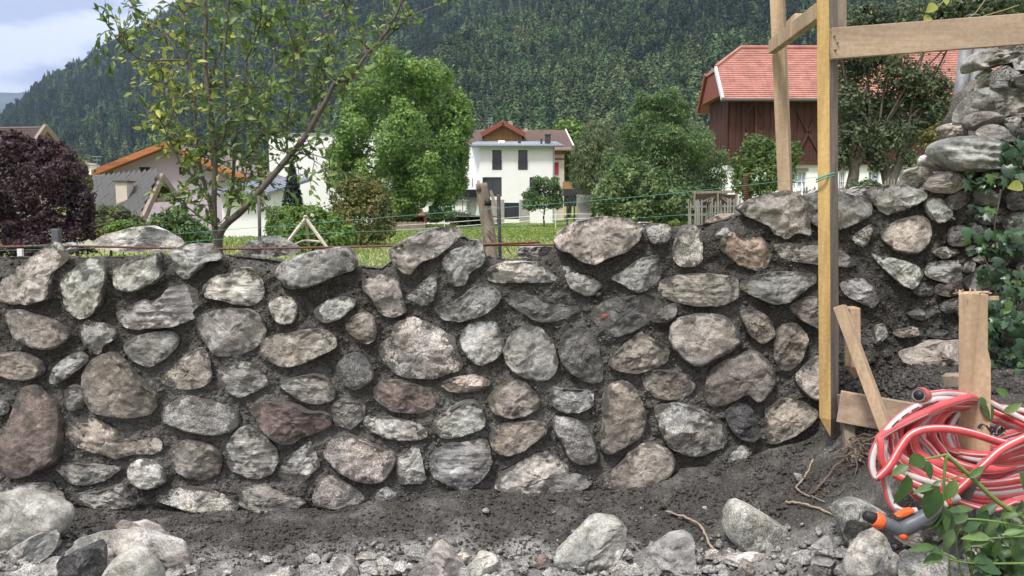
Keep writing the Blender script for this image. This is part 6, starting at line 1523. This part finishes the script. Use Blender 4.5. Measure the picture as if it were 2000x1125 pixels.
A4, B4 = post_ring(L0), post_ring(L1); tip = W(1622, 853, 3.70); C4 = [B4[0].lerp(tip, .15), tip, tip+uy*.075, B4[0].lerp(tip, .15)+uy*.075]
V = A4+B4+C4; m.add(V, [(0,1,2,3)], 0)
for r_ in (0, 4): m.add(V, [(r_+0, r_+4, r_+5, r_+1), (r_+1, r_+5, r_+6, r_+2), (r_+2, r_+6, r_+7, r_+3), (r_+3, r_+7, r_+4, r_+0)], 0); m.M[-3] = 1
m.add(V, [(11, 10, 9, 8)], 0)
m.build('shaft', [M_YELLOW, M_EDGE], yp)
timber('timber_batten', W(1641, -60, 3.86), W(1641, 60, 3.86), .05, .03, M_GREYW, 'raw batten fixed behind the yellow post at the top edge', 'batten')
timber('timber_post', W(1516, -60, 4.68), W(1536, 420, 4.68), .070, .085, M_RAW, 'tall raw timber post standing behind the wall', 'post', roll=R(28))
timber('timber_brace', W(1508, 92, 4.62), W(1601, 22, 3.77), .042, .075, M_RAW, 'raw timber spreader joining the raw post to the yellow post', 'brace', up=(0, 0, 1))
timber('timber_offcut', W(1545, 52, 4.25), W(1562, 36, 4.15), .05, .055, M_RAW, 'small raw offcut nailed on top of the timber spreader', 'offcut', up=(0, 0, 1))
bm = thing('formwork_beam', W(1830, 76, 3.68), 'long raw timber plank running right from the yellow post', 'beam')
timber('board', W(1623, 86, 3.66), W(2120, 48, 3.72), .135, .032, M_RAWX, None, None, parent=bm)
nm = MB()
for a, b in ((1630, 71), (1632, 98), (1636, 84)): q = W(a, b, 3.64); nm.tube([q+Vector((0, .01, 0)), q+Vector((0, -.006, 0))], .004, 8)
nm.build('nails', M_DARKSTEEL, bm)
# low formwork at the foot of the yellow post
timber('formwork_plank', W(1638, 793, 3.62), W(1880, 836, 3.42), .145, .03, M_RAWX, 'low raw plank retaining the soil right of the yellow post', 'plank')
timber('timber_brace', W(1640, 598, 3.58), W(1733, 846, 3.38), .045, .058, M_RAW, 'diagonal raw brace leaning against the yellow post', 'brace', roll=R(35))
pg = thing('timber_peg', W(1664, 740, 3.78), 'short broad raw peg driven in behind the diagonal brace', 'peg')
m = MB(); 
for (a, b) in (((1664, 600), (1666, 715)),): m.bar(W(*a, 3.76), W(*b, 3.76), .048, .076, 0, (0, -1, 0))
a = W(1667, 715, 3.76); t_ = W(1670, 742, 3.78); m.add([a+Vector((sx*.038, sy*.024, 0)) for sx, sy in ((-1,-1),(1,-1),(1,1),(-1,1))]+[t_], [(0,1,4),(1,2,4),(2,3,4),(3,0,4)])
bevel(m.build('shaft', M_RAW, pg), .003)
timber('timber_peg', W(1648, 770, 3.66), W(1660, 880, 3.62), .05, .05, M_GREYW, 'dark peg under the low plank beside the yellow post', 'peg')
# big stake that carries the hose
SY = 2.95
sk = thing('timber_stake', W(1900, 870, SY), 'stout raw timber stake with a hammered splintered head inside the hose coil', 'stake')
a, b = W(1901, 574, SY), W(1899, 900, SY); m = MB(); rg = np.random.default_rng(4)
N_ = 14; hw = .046; rings = []
cs = [(-1,-1),(-.3,-1.0),(.3,-1.0),(1,-1),(1,-.2),(1,1),(-1,1),(-1,.2)]
for i in range(N_):
    s = i/(N_-1); c = a.lerp(b, s); k = 1.0 if i > 0 else 1.02; rings.append([c+Vector((cos(.5), -sin(.5), 0))*(x*hw*k+(0.010 if x > .9 and s > .32 else 0)+rg.normal(0, .0007))+Vector((sin(.5), cos(.5), 0))*(y*hw*.8*k)+Vector((0, 0, rg.normal(0, .006) if i == 0 else 0)) for x, y in cs])
V = [p for r_ in rings for p in r_]; F = [tuple(range(8))[::-1]]+[(i*8+j, i*8+(j+1) % 8, (i+1)*8+(j+1) % 8, (i+1)*8+j) for i in range(N_-1) for j in range(8)]
F = [tuple(reversed(f)) for f in F]; m.add(V, F); m.build('shaft', M_RAW, sk)
m = MB()
for k in range(60):
    q = a+Vector((rg.uniform(-hw*1.05, hw*1.12), rg.uniform(-hw*.8, hw*.8), rg.uniform(-.004, .004))); d_ = Vector(rg.normal(0, 1, 3)); d_.z = abs(d_.z)*.4+.1; d_.normalize(); m.bar(q, q+d_*rg.uniform(.008, .02), .005, .0025)
m.bar(a+Vector((hw*.7, -.02, -.014)), a+Vector((hw*1.65, -.03, -.012)), .012, .014)
m.build('splintered_head', M_RAW, sk)
timber('timber_offcut', W(1845, 742, 3.35), W(1878, 742, 3.30), .05, .045, M_GREYW, 'stubby sawn offcut lying behind the stake', 'offcut')
# steel props behind the old wall
for pts, lab in (((1888, 80, 1866, 262), 'left steel scaffold tube behind the broken wall end'), ((1912, 80, 1893, 230), 'right steel scaffold tube behind the broken wall end')):
    bar_thing('scaffold_tube', [W(pts[0], pts[1], 5.0), W(pts[2]-6, pts[3]+50, 5.0)], .036, M_STEEL, lab, 'steel tube', 14, 'scaffold tubes behind the old wall')
m = MB()
for k in range(9): 
    c = W(1889-k*1.2, 160+k*9, 4.93); r0 = .014; m.tube([c+Vector((r0*.6*cos(a), r0*.6*sin(a)*(k % 2), r0*1.2*sin(a))) for a in np.linspace(0, 2*pi, 9)], .0035, 5)
tag(recenter(m.build('chain', M_STEEL, smooth=True)), 'short steel chain hanging between the scaffold tubes', 'chain')
m = MB(); m.tube(spline([W(1886, 33, 3.9), W(1890, 30, 3.85), W(1910, 29, 3.85), W(1915, 33, 3.9)], 4), .003, 5); tag(recenter(m.build('wire_loop', M_STEEL, smooth=True)), 'wire loop on the upper edge of the long plank', 'wire')
# creeper tendril with two yellow leaves above the beam
vt = thing('creeper', W(1800, 40, 3.9), 'thin creeper with yellowing leaves hanging over the long plank', 'creeper')
M_VINE = plain('vine_stem', (.25, .22, .08), .7, .2)
for P in ([(1855,-10),(1835,10),(1820,25)], [(1768,105),(1745,125),(1722,140),(1715,155)], [(1990,10),(1960,20),(1920,32)], [(1930,-10),(1905,25),(1880,40)]):
    m = MB(); m.tube(spline([W(a, b, 3.75) for a, b in P], 5), .0025, 5); m.build('stem', M_VINE, vt)
ylm = leaf_mesh('leaf', (.30, .31, .06), 3, w=.7, curl=.15, fold=.1)
for a, b, c, d_ in ((1828, 8, 1812, 22), (1818, 32, 1806, 40), (1845, -5, 1850, 8)):
    p, q = W(a, b, 3.73), W(c, d_, 3.70); o = bpy.data.objects.new('leaf', ylm); COL.objects.link(o); o.parent = vt; o.location = p-Vector(vt.location); o.rotation_euler = frame_from(q-p, (0, -1, .3)).to_euler(); o.scale = ((q-p).length,)*3
# ================================================================= the garden hose
HY = 2.82; HR = .0134
hs = thing('garden_hose', W(1870, 950, HY), 'coiled red and white striped garden hose hung round the timber stake', 'hose')
HM = [M_HRED, M_HWHITE, M_HGREY]
# around the hose: red field, white field, thin lines between them
RING = [0,0,0,0,0,0,1,0,0,1,1,1,1,2,0,0,0,1]
def strand(P, name='tube', twist=0.0, phase=0, r=HR, dy=0.0, n=10):
    P = spline(P, n); P = [p+Vector((0, dy, 0)) for p in P]; k = len(RING); m = MB()
    m.tube(P, r, k, 0, True, mats=lambda i, j: RING[(j+phase+int(i*twist)) % k])
    return m.build(name, HM, hs, smooth=True)
def hp(pts, y0=HY, y1=None): 
    n = len(pts); return [W(p[0], p[1], (p[2] if len(p) > 2 else y0+((y1 or y0)-y0)*i/max(1, n-1))) for i, p in enumerate(pts)]
# traced leading strands
strand(hp([(1800,774,2.80),(1840,768,2.85),(1872,770,2.92),(1910,776,2.98),(1960,800,3.0),(2040,840,2.95)]), phase=11)
strand(hp([(1875,783,2.90),(1834,780,2.82),(1800,789,2.76),(1770,805,2.73),(1744,826,2.71),(1720,855,2.70),(1706,885,2.69),(1703,911,2.68),(1709,930,2.67),(1717,932,2.66)]), phase=9)
strand(hp([(1716,932,2.66),(1723,926,2.655),(1739,908,2.65),(1760,873,2.65),(1776,852,2.65),(1797,841,2.65),(1829,837,2.66),(1867,840,2.68),(1907,849,2.69),(1950,863,2.70),(1985,868,2.72),(2040,862,2.75),(2090,850,2.86),(2080,838,3.0)]), phase=2, twist=.0)
strand(hp([(1727,860,2.72),(1724,890,2.70),(1727,930,2.69),(1734,965,2.68),(1742,985,2.67),(1754,996,2.66),(1768,1000,2.66),(1790,998,2.66)]), phase=12)
strand(hp([(1772,930,2.70),(1774,945,2.70),(1783,962,2.70),(1797,972,2.70),(1830,975,2.71),(1875,972,2.73),(1930,955,2.75),(2040,930,2.78)]), phase=14)
for i in range(5):   # thick bundle sweeping up to the right edge
    strand(hp([(1855+i*7, 972-i*6, 2.63+.012*i),(1885+i*5, 945-i*4, 2.61+.012*i),(1925, 905-i*1, 2.60+.012*i),(1965, 872+i*8, 2.60+.014*i),(2045, 838+i*14, 2.62+.02*i),(2095, 838+i*12, 2.72+.02*i),(2100, 850+i*8, 2.9),(2050, 845+i*6, 3.0)]), phase=(2, 0, 3, 1, 16)[i])
rg = np.random.default_rng(12)
LOOPS = [(1720+i*7.6+rg.normal(0, 2.5), 812-(i*3.1) % 17, 905-i*2.0+rg.normal(0, 7), 958-i*4.6+rg.normal(0, 14)) for i in range(23)]
PH = [0,9,2,16,10,1,3,11,17,0,8,2,16,1,9,0,3,10,2,17,1,9,2]
for i, (xm, yt, yb, ye) in enumerate(LOOPS):
    d = 2.735+.013*i+rg.normal(0, .02); j = rg.normal(0, 5, 8)
    strand(hp([(1915+j[0],782+i*1.5,3.02),(1884+j[1]*.5,778+i*1.8,d+.10),(1878*.5+xm*.5+8+j[2],yt-8+j[3]*.6,d+.03),(xm+5,(yt*.7+yb*.3)+j[4],d),(xm+j[5]*.6,(yt+yb)/2+6,d-.02),(xm+13,yb+j[6],d-.03),((xm+1905)/2,yb+(ye-yb)*.5+16,d-.05),(1925,ye+26,d-.04),(1980,ye+16+j[7],d),(2045,ye-6,d+.04),(2085+j[1],ye-40,d+.14),(2070,840+i,d+.26),(2010,806+i,d+.32),(1950,795+i,d+.31)]), phase=int(PH[i]), twist=rg.choice([0,0,.05,-.05]))
for i in range(5):
    strand(hp([(1800+i*6,900+i*4,2.74),(1840,925+i*7,2.70),(1900,944+i*8,2.70),(1960,942+i*9,2.72),(2045,925+i*10,2.76)]), phase=[2,0,10,3,1][i])
for i in range(4):   # loops closing behind the stake
    strand(hp([(1850,785+i*8,2.95),(1900,790+i*9,3.06),(1950,808+i*9,3.06),(2045,850+i*10,2.98)]), phase=[1,9,3,12][i])
# printed dashes on the white stripe of the long outer strand
pm = MB()
for s in np.linspace(.06, .42, 24):
    if rg.random() < .25: continue
P = spline(hp([(1834,780,2.82),(1800,789,2.76),(1770,805,2.73),(1744,826,2.71),(1720,855,2.70),(1706,885,2.69)]), 10)
for i in range(4, len(P)-3, 1):
    if i % 7 in (5, 6): continue
    t_ = (P[i+1]-P[i]).normalized(); w = Vector((0, -1, 0)); w = (w-t_*w.dot(t_)).normalized(); c = P[i]+w*(HR+.0006); pm.bar(c-t_*.003, c+t_*.003, .004, .0008, 0, tuple(w))
pm.build('print', M_BLACK, hs, kind='stuff')
# open connector at the free end
c0 = W(1806, 772, 2.79); c1 = W(1789, 771, 2.72); d = (c1-c0).normalized()
m = MB(); m.tube([c0, c0+d*.03], .024, 16, 0); m.build('collar', M_HGREY, hs, smooth=True)
m = MB(); m.tube([c0+d*.028, c0+d*.052, c0+d*.066], [.027, .027, .024], 18, 0, cap=False); cn = m.build('connector', M_HRED, hs, smooth=True)
m = MB(); m.tube([c0+d*.064, c0+d*.069], [.0245, .023], 18, 0, cap=False); m.tube([c0+d*.069, c0+d*.03], [.0175, .0165], 18, 0, cap=True); m.build('bore', M_BLACK, cn, smooth=True)
# ring between the two
a_, b_ = [], []
m = MB(); n_ = 20; ax = d; u = ax.orthogonal().normalized(); v = ax.cross(u); e = c0+d*.066
V = [e+(u*cos(2*pi*k/n_)+v*sin(2*pi*k/n_))*r_ for r_ in (.0245, .017) for k in range(n_)]; m.add(V, [(k, (k+1) % n_, n_+(k+1) % n_, n_+k) for k in range(n_)]); m.build('rim', M_HGREY, cn)
# strap that ties the coil
for P in ([(1912,838),(1918,830),(1928,833),(1938,846),(1948,850),(1958,842),(1955,832),(1947,834),(1942,846)],):
    P = spline(hp(P, 2.60), 6); m = MB()
    for i in range(len(P)-1): m.bar(P[i], P[i+1]+(P[i+1]-P[i])*.15, .018, .004, 0, (P[i+1]-P[i]).cross(Vector((0, -1, 0))))
    m.build('strap', M_BLACK, hs); m2 = MB()
    for i in range(len(P)-1): 
        for s in (-1, 1): m2.bar(P[i]+Vector((0, -.0105, 0)), P[i+1]+Vector((0, -.0105, 0)), .003, .005, 0, (0, -1, 0))
    m2.build('strap_edge', M_HWHITE, hs)
# ---- spray nozzle (part of the hose) : barrel, ring, body, trigger, coupling
NY = 2.55
nz = thing('spray_nozzle', W(1760, 1020, NY), None, None); nz.parent = hs; nz.location = W(1760, 1020, NY)-Vector(hs.location); del nz['_loc']
def noz(name, pts, rr, mat, n=16): 
    m = MB(); m.tube([W(a, b, NY+(c if len(q) > 2 else 0)) for q in pts for a, b, c in [(q[0], q[1], q[2] if len(q) > 2 else 0)]], rr, n); return m.build(name, mat, nz, smooth=True)
noz('tip', [(1688,1005),(1690,1006),(1700,1010),(1708,1013)], [.012, .016, .019, .020], M_BLACK)
noz('ring', [(1706,1013),(1708,1014),(1720,1019),(1723,1020)], [.021, .0245, .0265, .024], M_ORANGE)
noz('barrel', [(1722,1020),(1726,1021),(1745,1029),(1762,1036),(1772,1040)], [.022, .0225, .0225, .024, .020], M_GREYPL)
noz('grip', [(1752,1041),(1760,1036),(1775,1026),(1795,1016),(1812,1006),(1830,992),(1838,985)], [.012, .026, .030, .027, .0245, .022, .020], M_GREYPL)
noz('valve_cap', [(1757,1040,-.01),(1764,1046,-.012),(1770,1049,-.012)], [.010, .015, .012], M_ORANGE)
m = MB(); P = [W(a, b, NY-.012) for a, b in ((1752,1010),(1760,1013),(1775,1008),(1790,998),(1782,996),(1765,1001))]; m.prism(P, (0, .03, 0)); bevel(m.build('trigger', M_ORANGE, nz), .004)
noz('thumb_control', [(1748,1005,.02),(1755,999,.02),(1762,1000,.02)], [.008, .012, .009], M_GREYPL)
noz('coupling', [(1834,986),(1842,981),(1846,978)], [.021, .0215, .020], M_HWHITE)
noz('coupling_ring', [(1845,979),(1850,975),(1853,973)], [.0225, .024, .022], M_ORANGE)
cw = noz('coupling_nut', [(1852,974),(1862,966),(1866,963)], [.0245, .026, .024], M_HWHITE)
# the two letters that can be read on the coupling nut
for ch, ox in (('V', -.009), ('A', .009)):
    cu = bpy.data.curves.new('print', 'FONT'); cu.body = ch; cu.size = .030; cu.extrude = .0006; cu.align_x = 'CENTER'; cu.align_y = 'CENTER'
    tmp = bpy.data.objects.new('tmp', cu); COL.objects.link(tmp); bpy.context.view_layer.update()
    me = bpy.data.meshes.new_from_object(tmp.evaluated_get(bpy.context.evaluated_depsgraph_get())); bpy.data.objects.remove(tmp)
    me.name = 'print'; me.materials.append(M_GREYPL); o = bpy.data.objects.new('print', me); COL.objects.link(o); o.parent = nz
    o.location = W(1859, 968, NY-.028)+Vector((ox*cos(R(38)), 0, ox*sin(R(38))))-wloc(nz); o.rotation_euler = (R(90), R(-38), 0)

# ================================================================= shoots with big leaves at the bottom right
BIG = {k: leaf_mesh('leaf', c, i, w=w, curl=cu_, fold=f, n=8) for i, (k, c, w, cu_, f) in enumerate((('a', (.085, .155, .045), .5, .18, .18), ('b', (.12, .19, .075), .42, .3, .3), ('c', (.070, .135, .048), .5, .15, .15), ('d', (.048, .105, .04), .6, .1, .12), ('e', (.16, .25, .085), .5, .2, .2), ('s', (.09, .15, .06), .28, .5, .8)))}
def place_leaf(par, mk_, p, q, nrm=(0, -1, .35), wide=1.0):
    p, q = Vector(p), Vector(q); L_ = (q-p).length; o = bpy.data.objects.new('leaf', BIG[mk_]); COL.objects.link(o); o.parent = par; o.location = p-wloc(par)
    o.rotation_euler = frame_from(q-p, nrm).to_euler(); o.scale = (L_*wide, L_, L_); return o
M_SHOOT = plain('green_stem', (.13, .19, .05), .6, .15, 30.0)
sh = thing('elder_shoot', W(1880, 1040, 2.4), 'leafy green shoot hanging over the hose and spray nozzle', 'plant'); SHY = 2.36
rg = np.random.default_rng(31)
m = MB()
for P, r0, r1 in (([(2050,1025),(2000,1012),(1943,975),(1890,925),(1848,888)], .0085, .006), ([(1848,888),(1825,893),(1806,897),(1785,905)], .004, .002), ([(1849,890),(1845,920),(1843,960),(1842,990)], .0055, .003), ([(1900,935),(1880,930),(1845,937),(1825,945)], .003, .002), ([(1943,975),(1920,950),(1900,936)], .003, .0025), ([(1855,1020),(1890,1014),(1940,1018),(2010,1030)], .003, .0035), ([(2010,1047),(1930,1052),(1890,1060)], .003, .002), ([(2010,1100),(1900,1100),(1845,1090)], .004, .002), ([(1806,1075),(1840,1080),(1870,1095)], .003, .002)):
    Q = spline([W(a, b, SHY) for a, b in P], 6); m.tube(Q, list(np.linspace(r0, r1, len(Q))), 7)
m.build('stem', M_SHOOT, sh, smooth=True)
for k, (a, b, c, d_, w_, nn) in enumerate((
 ('a',(1806,893),(1774,908),1,1.9,(-.2,-1,.3)),('b',(1775,910),(1741,926),1,1.2,(0,-.7,.7)),('a',(1772,926),(1754,992),1,1.0,(.3,-1,.1)),('c',(1806,900),(1823,938),1,1.1,(.4,-1,.1)),('c',(1822,948),(1817,1020),1,1.1,(-.1,-1,.1)),('b',(1821,950),(1790,957),1,.9,(0,-.6,.8)),
 ('e',(1866,936),(1846,982),1,.95,(-.3,-1,.2)),('a',(1893,934),(1926,908),1,.7,(0,-.8,.6)),('b',(1822,948),(1838,938),1,1.1,(0,-.8,.6)),('s',(1840,985),(1848,1058),1,1,(0,-1,0)),('s',(1842,985),(1835,1050),1,1.2,(.4,-1,0)),('s',(1845,988),(1865,1045),1,1.1,(-.4,-1,0)),('c',(1843,990),(1852,1040),1,.9,(.2,-1,.1)),('s',(1838,1000),(1815,1040),1,1.3,(.2,-1,0)),
 ('e',(1933,1051),(1882,1047),1,.7,(0,-.7,.8)),('a',(1930,1054),(1896,1066),1,.8,(0,-.8,.6)),('a',(1948,1056),(1944,1090),1,1.1,(0,-1,.3)),('e',(1960,1044),(2000,1034),1,.8,(0,-.7,.8)),('a',(1824,1068),(1776,1072),1,.7,(0,-.8,.7)),('c',(1842,1080),(1804,1068),1,.7,(0,-.7,.8)),('a',(1842,1084),(1804,1098),1,1.0,(0,-.7,.7)),('a',(1980,1060),(1988,1095),1,1.1,(0,-1,.3)),('c',(1900,1098),(1945,1092),1,.7,(0,-.6,.8)),('d',(1905,1100),(1960,1118),1,1.0,(0,-.6,.8)),
 ('c',(1890,1005),(1865,1022),1,1.0,(0,-.8,.5)),('d',(1880,1035),(1915,1020),1,1.0,(0,-.7,.7)),('a',(1960,1010),(2000,995),1,1.0,(0,-.7,.7)),('s',(1995,975),(1990,1005),1,1.4,(0,-1,0)),('b',(1990,920),(2010,960),1,1.0,(.2,-1,.2)))):
    pa_, pb_ = b, c; place_leaf(sh, a, W(*pa_, SHY-rg.uniform(0, .03)), W(*pb_, SHY-rg.uniform(.0, .05)), nn, w_)
ud = thing('undergrowth_plant', W(1950, 1125, 2.5), 'dark green leafy undergrowth in the bottom right corner', 'plant')
m = MB()
for k in range(130):
    x, y = rg.uniform(1850, 2035), rg.uniform(975, 1150)
    if x < 1900 and y > 1060: x += 80
    Yd = 2.42+rg.uniform(-.02, .16); p = W(x, y, Yd); d_ = Vector((rg.normal(0, 1), rg.normal(0, .5)-.4, rg.normal(0, .7)-.3)).normalized()
    place_leaf(ud, 'ddccaab'[rg.integers(7)], p, p+d_*rg.uniform(.04, .085), (rg.normal(0, .4), -.7, .8), rg.uniform(.8, 1.2))
    if k % 3 == 0: m.tube(spline([W(x+rg.uniform(-20, 40), 1165, Yd+.05), p+Vector((0, .02, -.06)), p], 4), .0022, 5)
m.build('stem', M_SHOOT, ud, smooth=True)
m = MB(); m.tube(spline([W(1862, 1040, 2.66), W(1872, 1000, 2.66), W(1888, 960, 2.68), W(1905, 925, 2.72)], 5), [.03]*8+[.022]*8, 9); tag(recenter(m.build('dark_stump', M_BARK, smooth=True)), 'dark woody stem leaning behind the spray nozzle', 'stem')
# ================================================================= ivy on the old wall
iv = thing('ivy', W(1950, 620, 3.75), 'dark green ivy creeping over the right side of the old wall', 'ivy')
def ivy_shape():
    a = [(0,0),(-.28,.02),(-.5,.28),(-.27,.42),(-.32,.72),(-.12,.68),(0,1.0),(.12,.68),(.32,.72),(.27,.42),(.5,.28),(.28,.02)]
    V = [(x, y, -.12*abs(x)-.1*y*y) for x, y in a]+[(0, .38, .05)]; return V, [(i, (i+1) % 12, 12) for i in range(12)][::-1]
IV = []
for i, c in enumerate(((.030,.070,.030),(.042,.092,.040),(.022,.052,.026),(.060,.115,.060),(.085,.15,.045))):
    V, F = ivy_shape(); me = mkmesh('leaf', V, [tuple(reversed(f)) for f in F], True); col_attr(me, 'col', np.array(c)[None]*np.random.default_rng(i).uniform(.88, 1.12, (12, 1))); me.materials.append(M_IVY); IV.append(me)
rg = np.random.default_rng(88); m = MB(); cnt = 0
PATCH = [(1985,300,25,40,26,.04),(1925,345,42,18,22,.03),(1975,335,30,20,10,.03),(1970,470,40,40,34,.05),(1925,480,28,30,16,.04),(1985,560,35,50,42,.07),(1945,540,35,30,16,.05),(1965,625,40,40,44,.08),(1935,590,20,20,8,.05),(1985,700,35,40,34,.1),(1945,720,25,30,18,.1),(1960,770,40,25,22,.12),(1930,670,18,30,10,.08),(1905,405,20,14,7,.03)]
for (cx, cy, rx, ry, n_, dy) in PATCH:
    for k in range(n_):
        x, y = cx+rg.normal(0, rx*.55), cy+rg.normal(0, ry*.55); p = W(x, y, OYF(x)-.10-abs(rg.normal(0, dy))); s = rg.uniform(.035, .075)
        o = bpy.data.objects.new('leaf', IV[rg.choice(5, p=[.3, .28, .22, .13, .07])]); COL.objects.link(o); o.parent = iv; o.location = p-Vector(iv.location)
        d_ = Vector((rg.normal(0, .6), rg.normal(-.3, .3), -.6+rg.normal(0, .5))); o.rotation_euler = frame_from(d_, (rg.normal(0, .45), -1, .45+rg.normal(0, .3))).to_euler(); o.scale = (s, s, s)
for P in ([(1955,370),(1950,400),(1942,450),(1948,500)], [(2010,450),(1980,480),(1960,530),(1965,600)], [(1930,590),(1950,625),(1975,610),(2005,590)], [(1990,520),(1985,600),(1995,680),(1975,740)], [(1930,680),(1955,715),(1985,730)], [(1920,500),(1950,560),(1985,640)], [(1940,560),(1955,600),(1962,640)], [(1995,330),(1980,300),(1990,265)], [(1905,360),(1940,350),(1975,345)]):
    Q = spline([W(a, b, OYF(a)-.13) for a, b in P], 6); m.tube(Q, list(np.linspace(.005, .0022, len(Q))), 6)
m.build('stem', M_BARK, iv, smooth=True)
BIG['y'] = leaf_mesh('leaf', (.26, .28, .06), 5, w=.8, curl=.2, fold=.15, n=8)
for mk_, a, b, w_ in (('y', (1997,362), (1972,365), 1.0), ('e', (1960,806), (1998,788), .9), ('c', (1922,785), (1940,824), 1.2), ('a', (1946,760), (1975,775), 1.2), ('c', (1915,775), (1925,800), 1.2), ('a', (1970,585), (1968,610), 1.3), ('e', (1972,600), (1962,612), 1.3)):
    yy = 2.9 if a[1] > 700 else 3.65; place_leaf(iv, mk_, W(*a, yy), W(*b, yy-.02), (0, -1, .4), w_)
# ================================================================= twigs and roots on the ground
def root(name, pts, r0, r1, label, cat, mat, group=None):
    P = []
    for q in pts:
        Yg_ = groundY(q[0], q[1]); p = W(q[0], q[1], Yg_); p.z = g1(p.x, p.y)+(q[2] if len(q) > 2 else .012); P.append(p)
    P = spline(P, 5); m = MB(); r_ = np.random.default_rng(len(pts)); m.tube([p+Vector(r_.normal(0, .0016, 3)) for p in P], list(np.linspace(r0, r1, len(P))*r_.uniform(.42, .75, len(P))), 7); return tag(recenter(m.build(name, mat, smooth=True)), label, cat, group)
M_TWIG = plain('twig_bark', (.30, .235, .18), .85, .3, 40.0); M_ROOT = plain('root_bark', (.13, .095, .072), .9, .35, 40.0)
root('stick', [(1300,1007,.02),(1335,1022,.03),(1365,1038,.03),(1378,1060,.03),(1388,1080,.02),(1405,1098,.02)], .008, .010, 'thin pale stick lying on the rubble beside the blunt brown stone', 'stick', M_TWIG)
root('root', [(1588,902),(1578,925),(1566,945),(1556,958),(1570,970),(1590,978),(1610,988)], .009, .004, 'pale forked root on the dark mortar slope', 'root', M_TWIG, 'roots on the ground below the yellow post')
root('root', [(1535,988),(1560,990),(1590,998),(1640,1018)], .010, .007, 'straight woody root left of the rough pale block', 'root', M_TWIG, 'roots on the ground below the yellow post')
root('root', [(1650,912,.03),(1630,925,.03),(1612,945,.02),(1595,962),(1585,972)], .011, .004, 'brown root running down from the dark root clump', 'root', M_ROOT, 'roots on the ground below the yellow post')
root('root', [(1650,955),(1640,972),(1615,975),(1605,968),(1590,965)], .004, .002, 'thin curled rootlet left of the hose', 'root', M_ROOT, 'roots on the ground below the yellow post')
root('root', [(1620,890),(1650,878,.04),(1680,872,.05),(1704,872,.05)], .006, .004, 'root rising from the dark clump towards the hose', 'root', M_ROOT, 'roots on the ground below the yellow post')
root('root', [(1700,880,.04),(1670,880,.04),(1650,870,.05),(1640,850,.06)], .006, .003, 'root arching over the top of the dark root clump', 'root', M_ROOT, 'roots on the ground below the yellow post')
rg = np.random.default_rng(64); rc = MB(); c = W(1680, 860, 3.42); c.z = g1(c.x, c.y)+.03
for k in range(46):
    a = c+Vector(rg.normal(0, .035, 3)); P = [a]; d_ = Vector(rg.normal(0, 1, 3)); 
    for q in range(4): d_ = (d_.normalized()+Vector(rg.normal(0, .5, 3))).normalized(); P.append(P[-1]+d_*rg.uniform(.015, .04))
    rc.tube(P, [.005, .004, .003, .002, .001], 5)
tag(recenter(rc.build('root_clump', M_ROOT, smooth=True)), 'dark tangled root clump at the foot of the diagonal brace', 'roots')
tw_ = MB()
for k in range(130):
    x, y = rg.uniform(-.5, 2.2), rg.uniform(2.75, 3.6); 
    if rg.random() > (x+.9)/2.6: continue
    z = g1(x, y)+.012; a = rg.uniform(0, pi); L_ = rg.uniform(.02, .09); tw_.tube([(x-cos(a)*L_/2, y-sin(a)*L_/2, z), (x+rg.normal(0, .006), y+rg.normal(0, .006), z+.008), (x+cos(a)*L_/2, y+sin(a)*L_/2, z+.002)], rg.uniform(.001, .003), 5)
o = tw_.build('twig_litter', M_ROOT, None, True, kind='stuff'); o['label'] = 'bits of twig and bark littering the rubble'
# ================================================================= the air
hz = MB(); hz.box(-6000, 6000, -400, 9000, -3.0, 1900)
M_HAZE = bpy.data.materials.new('haze'); M_HAZE.use_nodes = True; N = M_HAZE.node_tree.nodes; N.clear()
ho = N.new('ShaderNodeOutputMaterial'); pv = N.new('ShaderNodeVolumePrincipled'); pv.inputs['Color'].default_value = (.52, .66, 1.0, 1); pv.inputs['Density'].default_value = 0.000085; pv.inputs['Anisotropy'].default_value = 0.0
M_HAZE.node_tree.links.new(pv.outputs[0], ho.inputs['Volume'])
o = hz.build('haze', M_HAZE, None, kind='stuff')
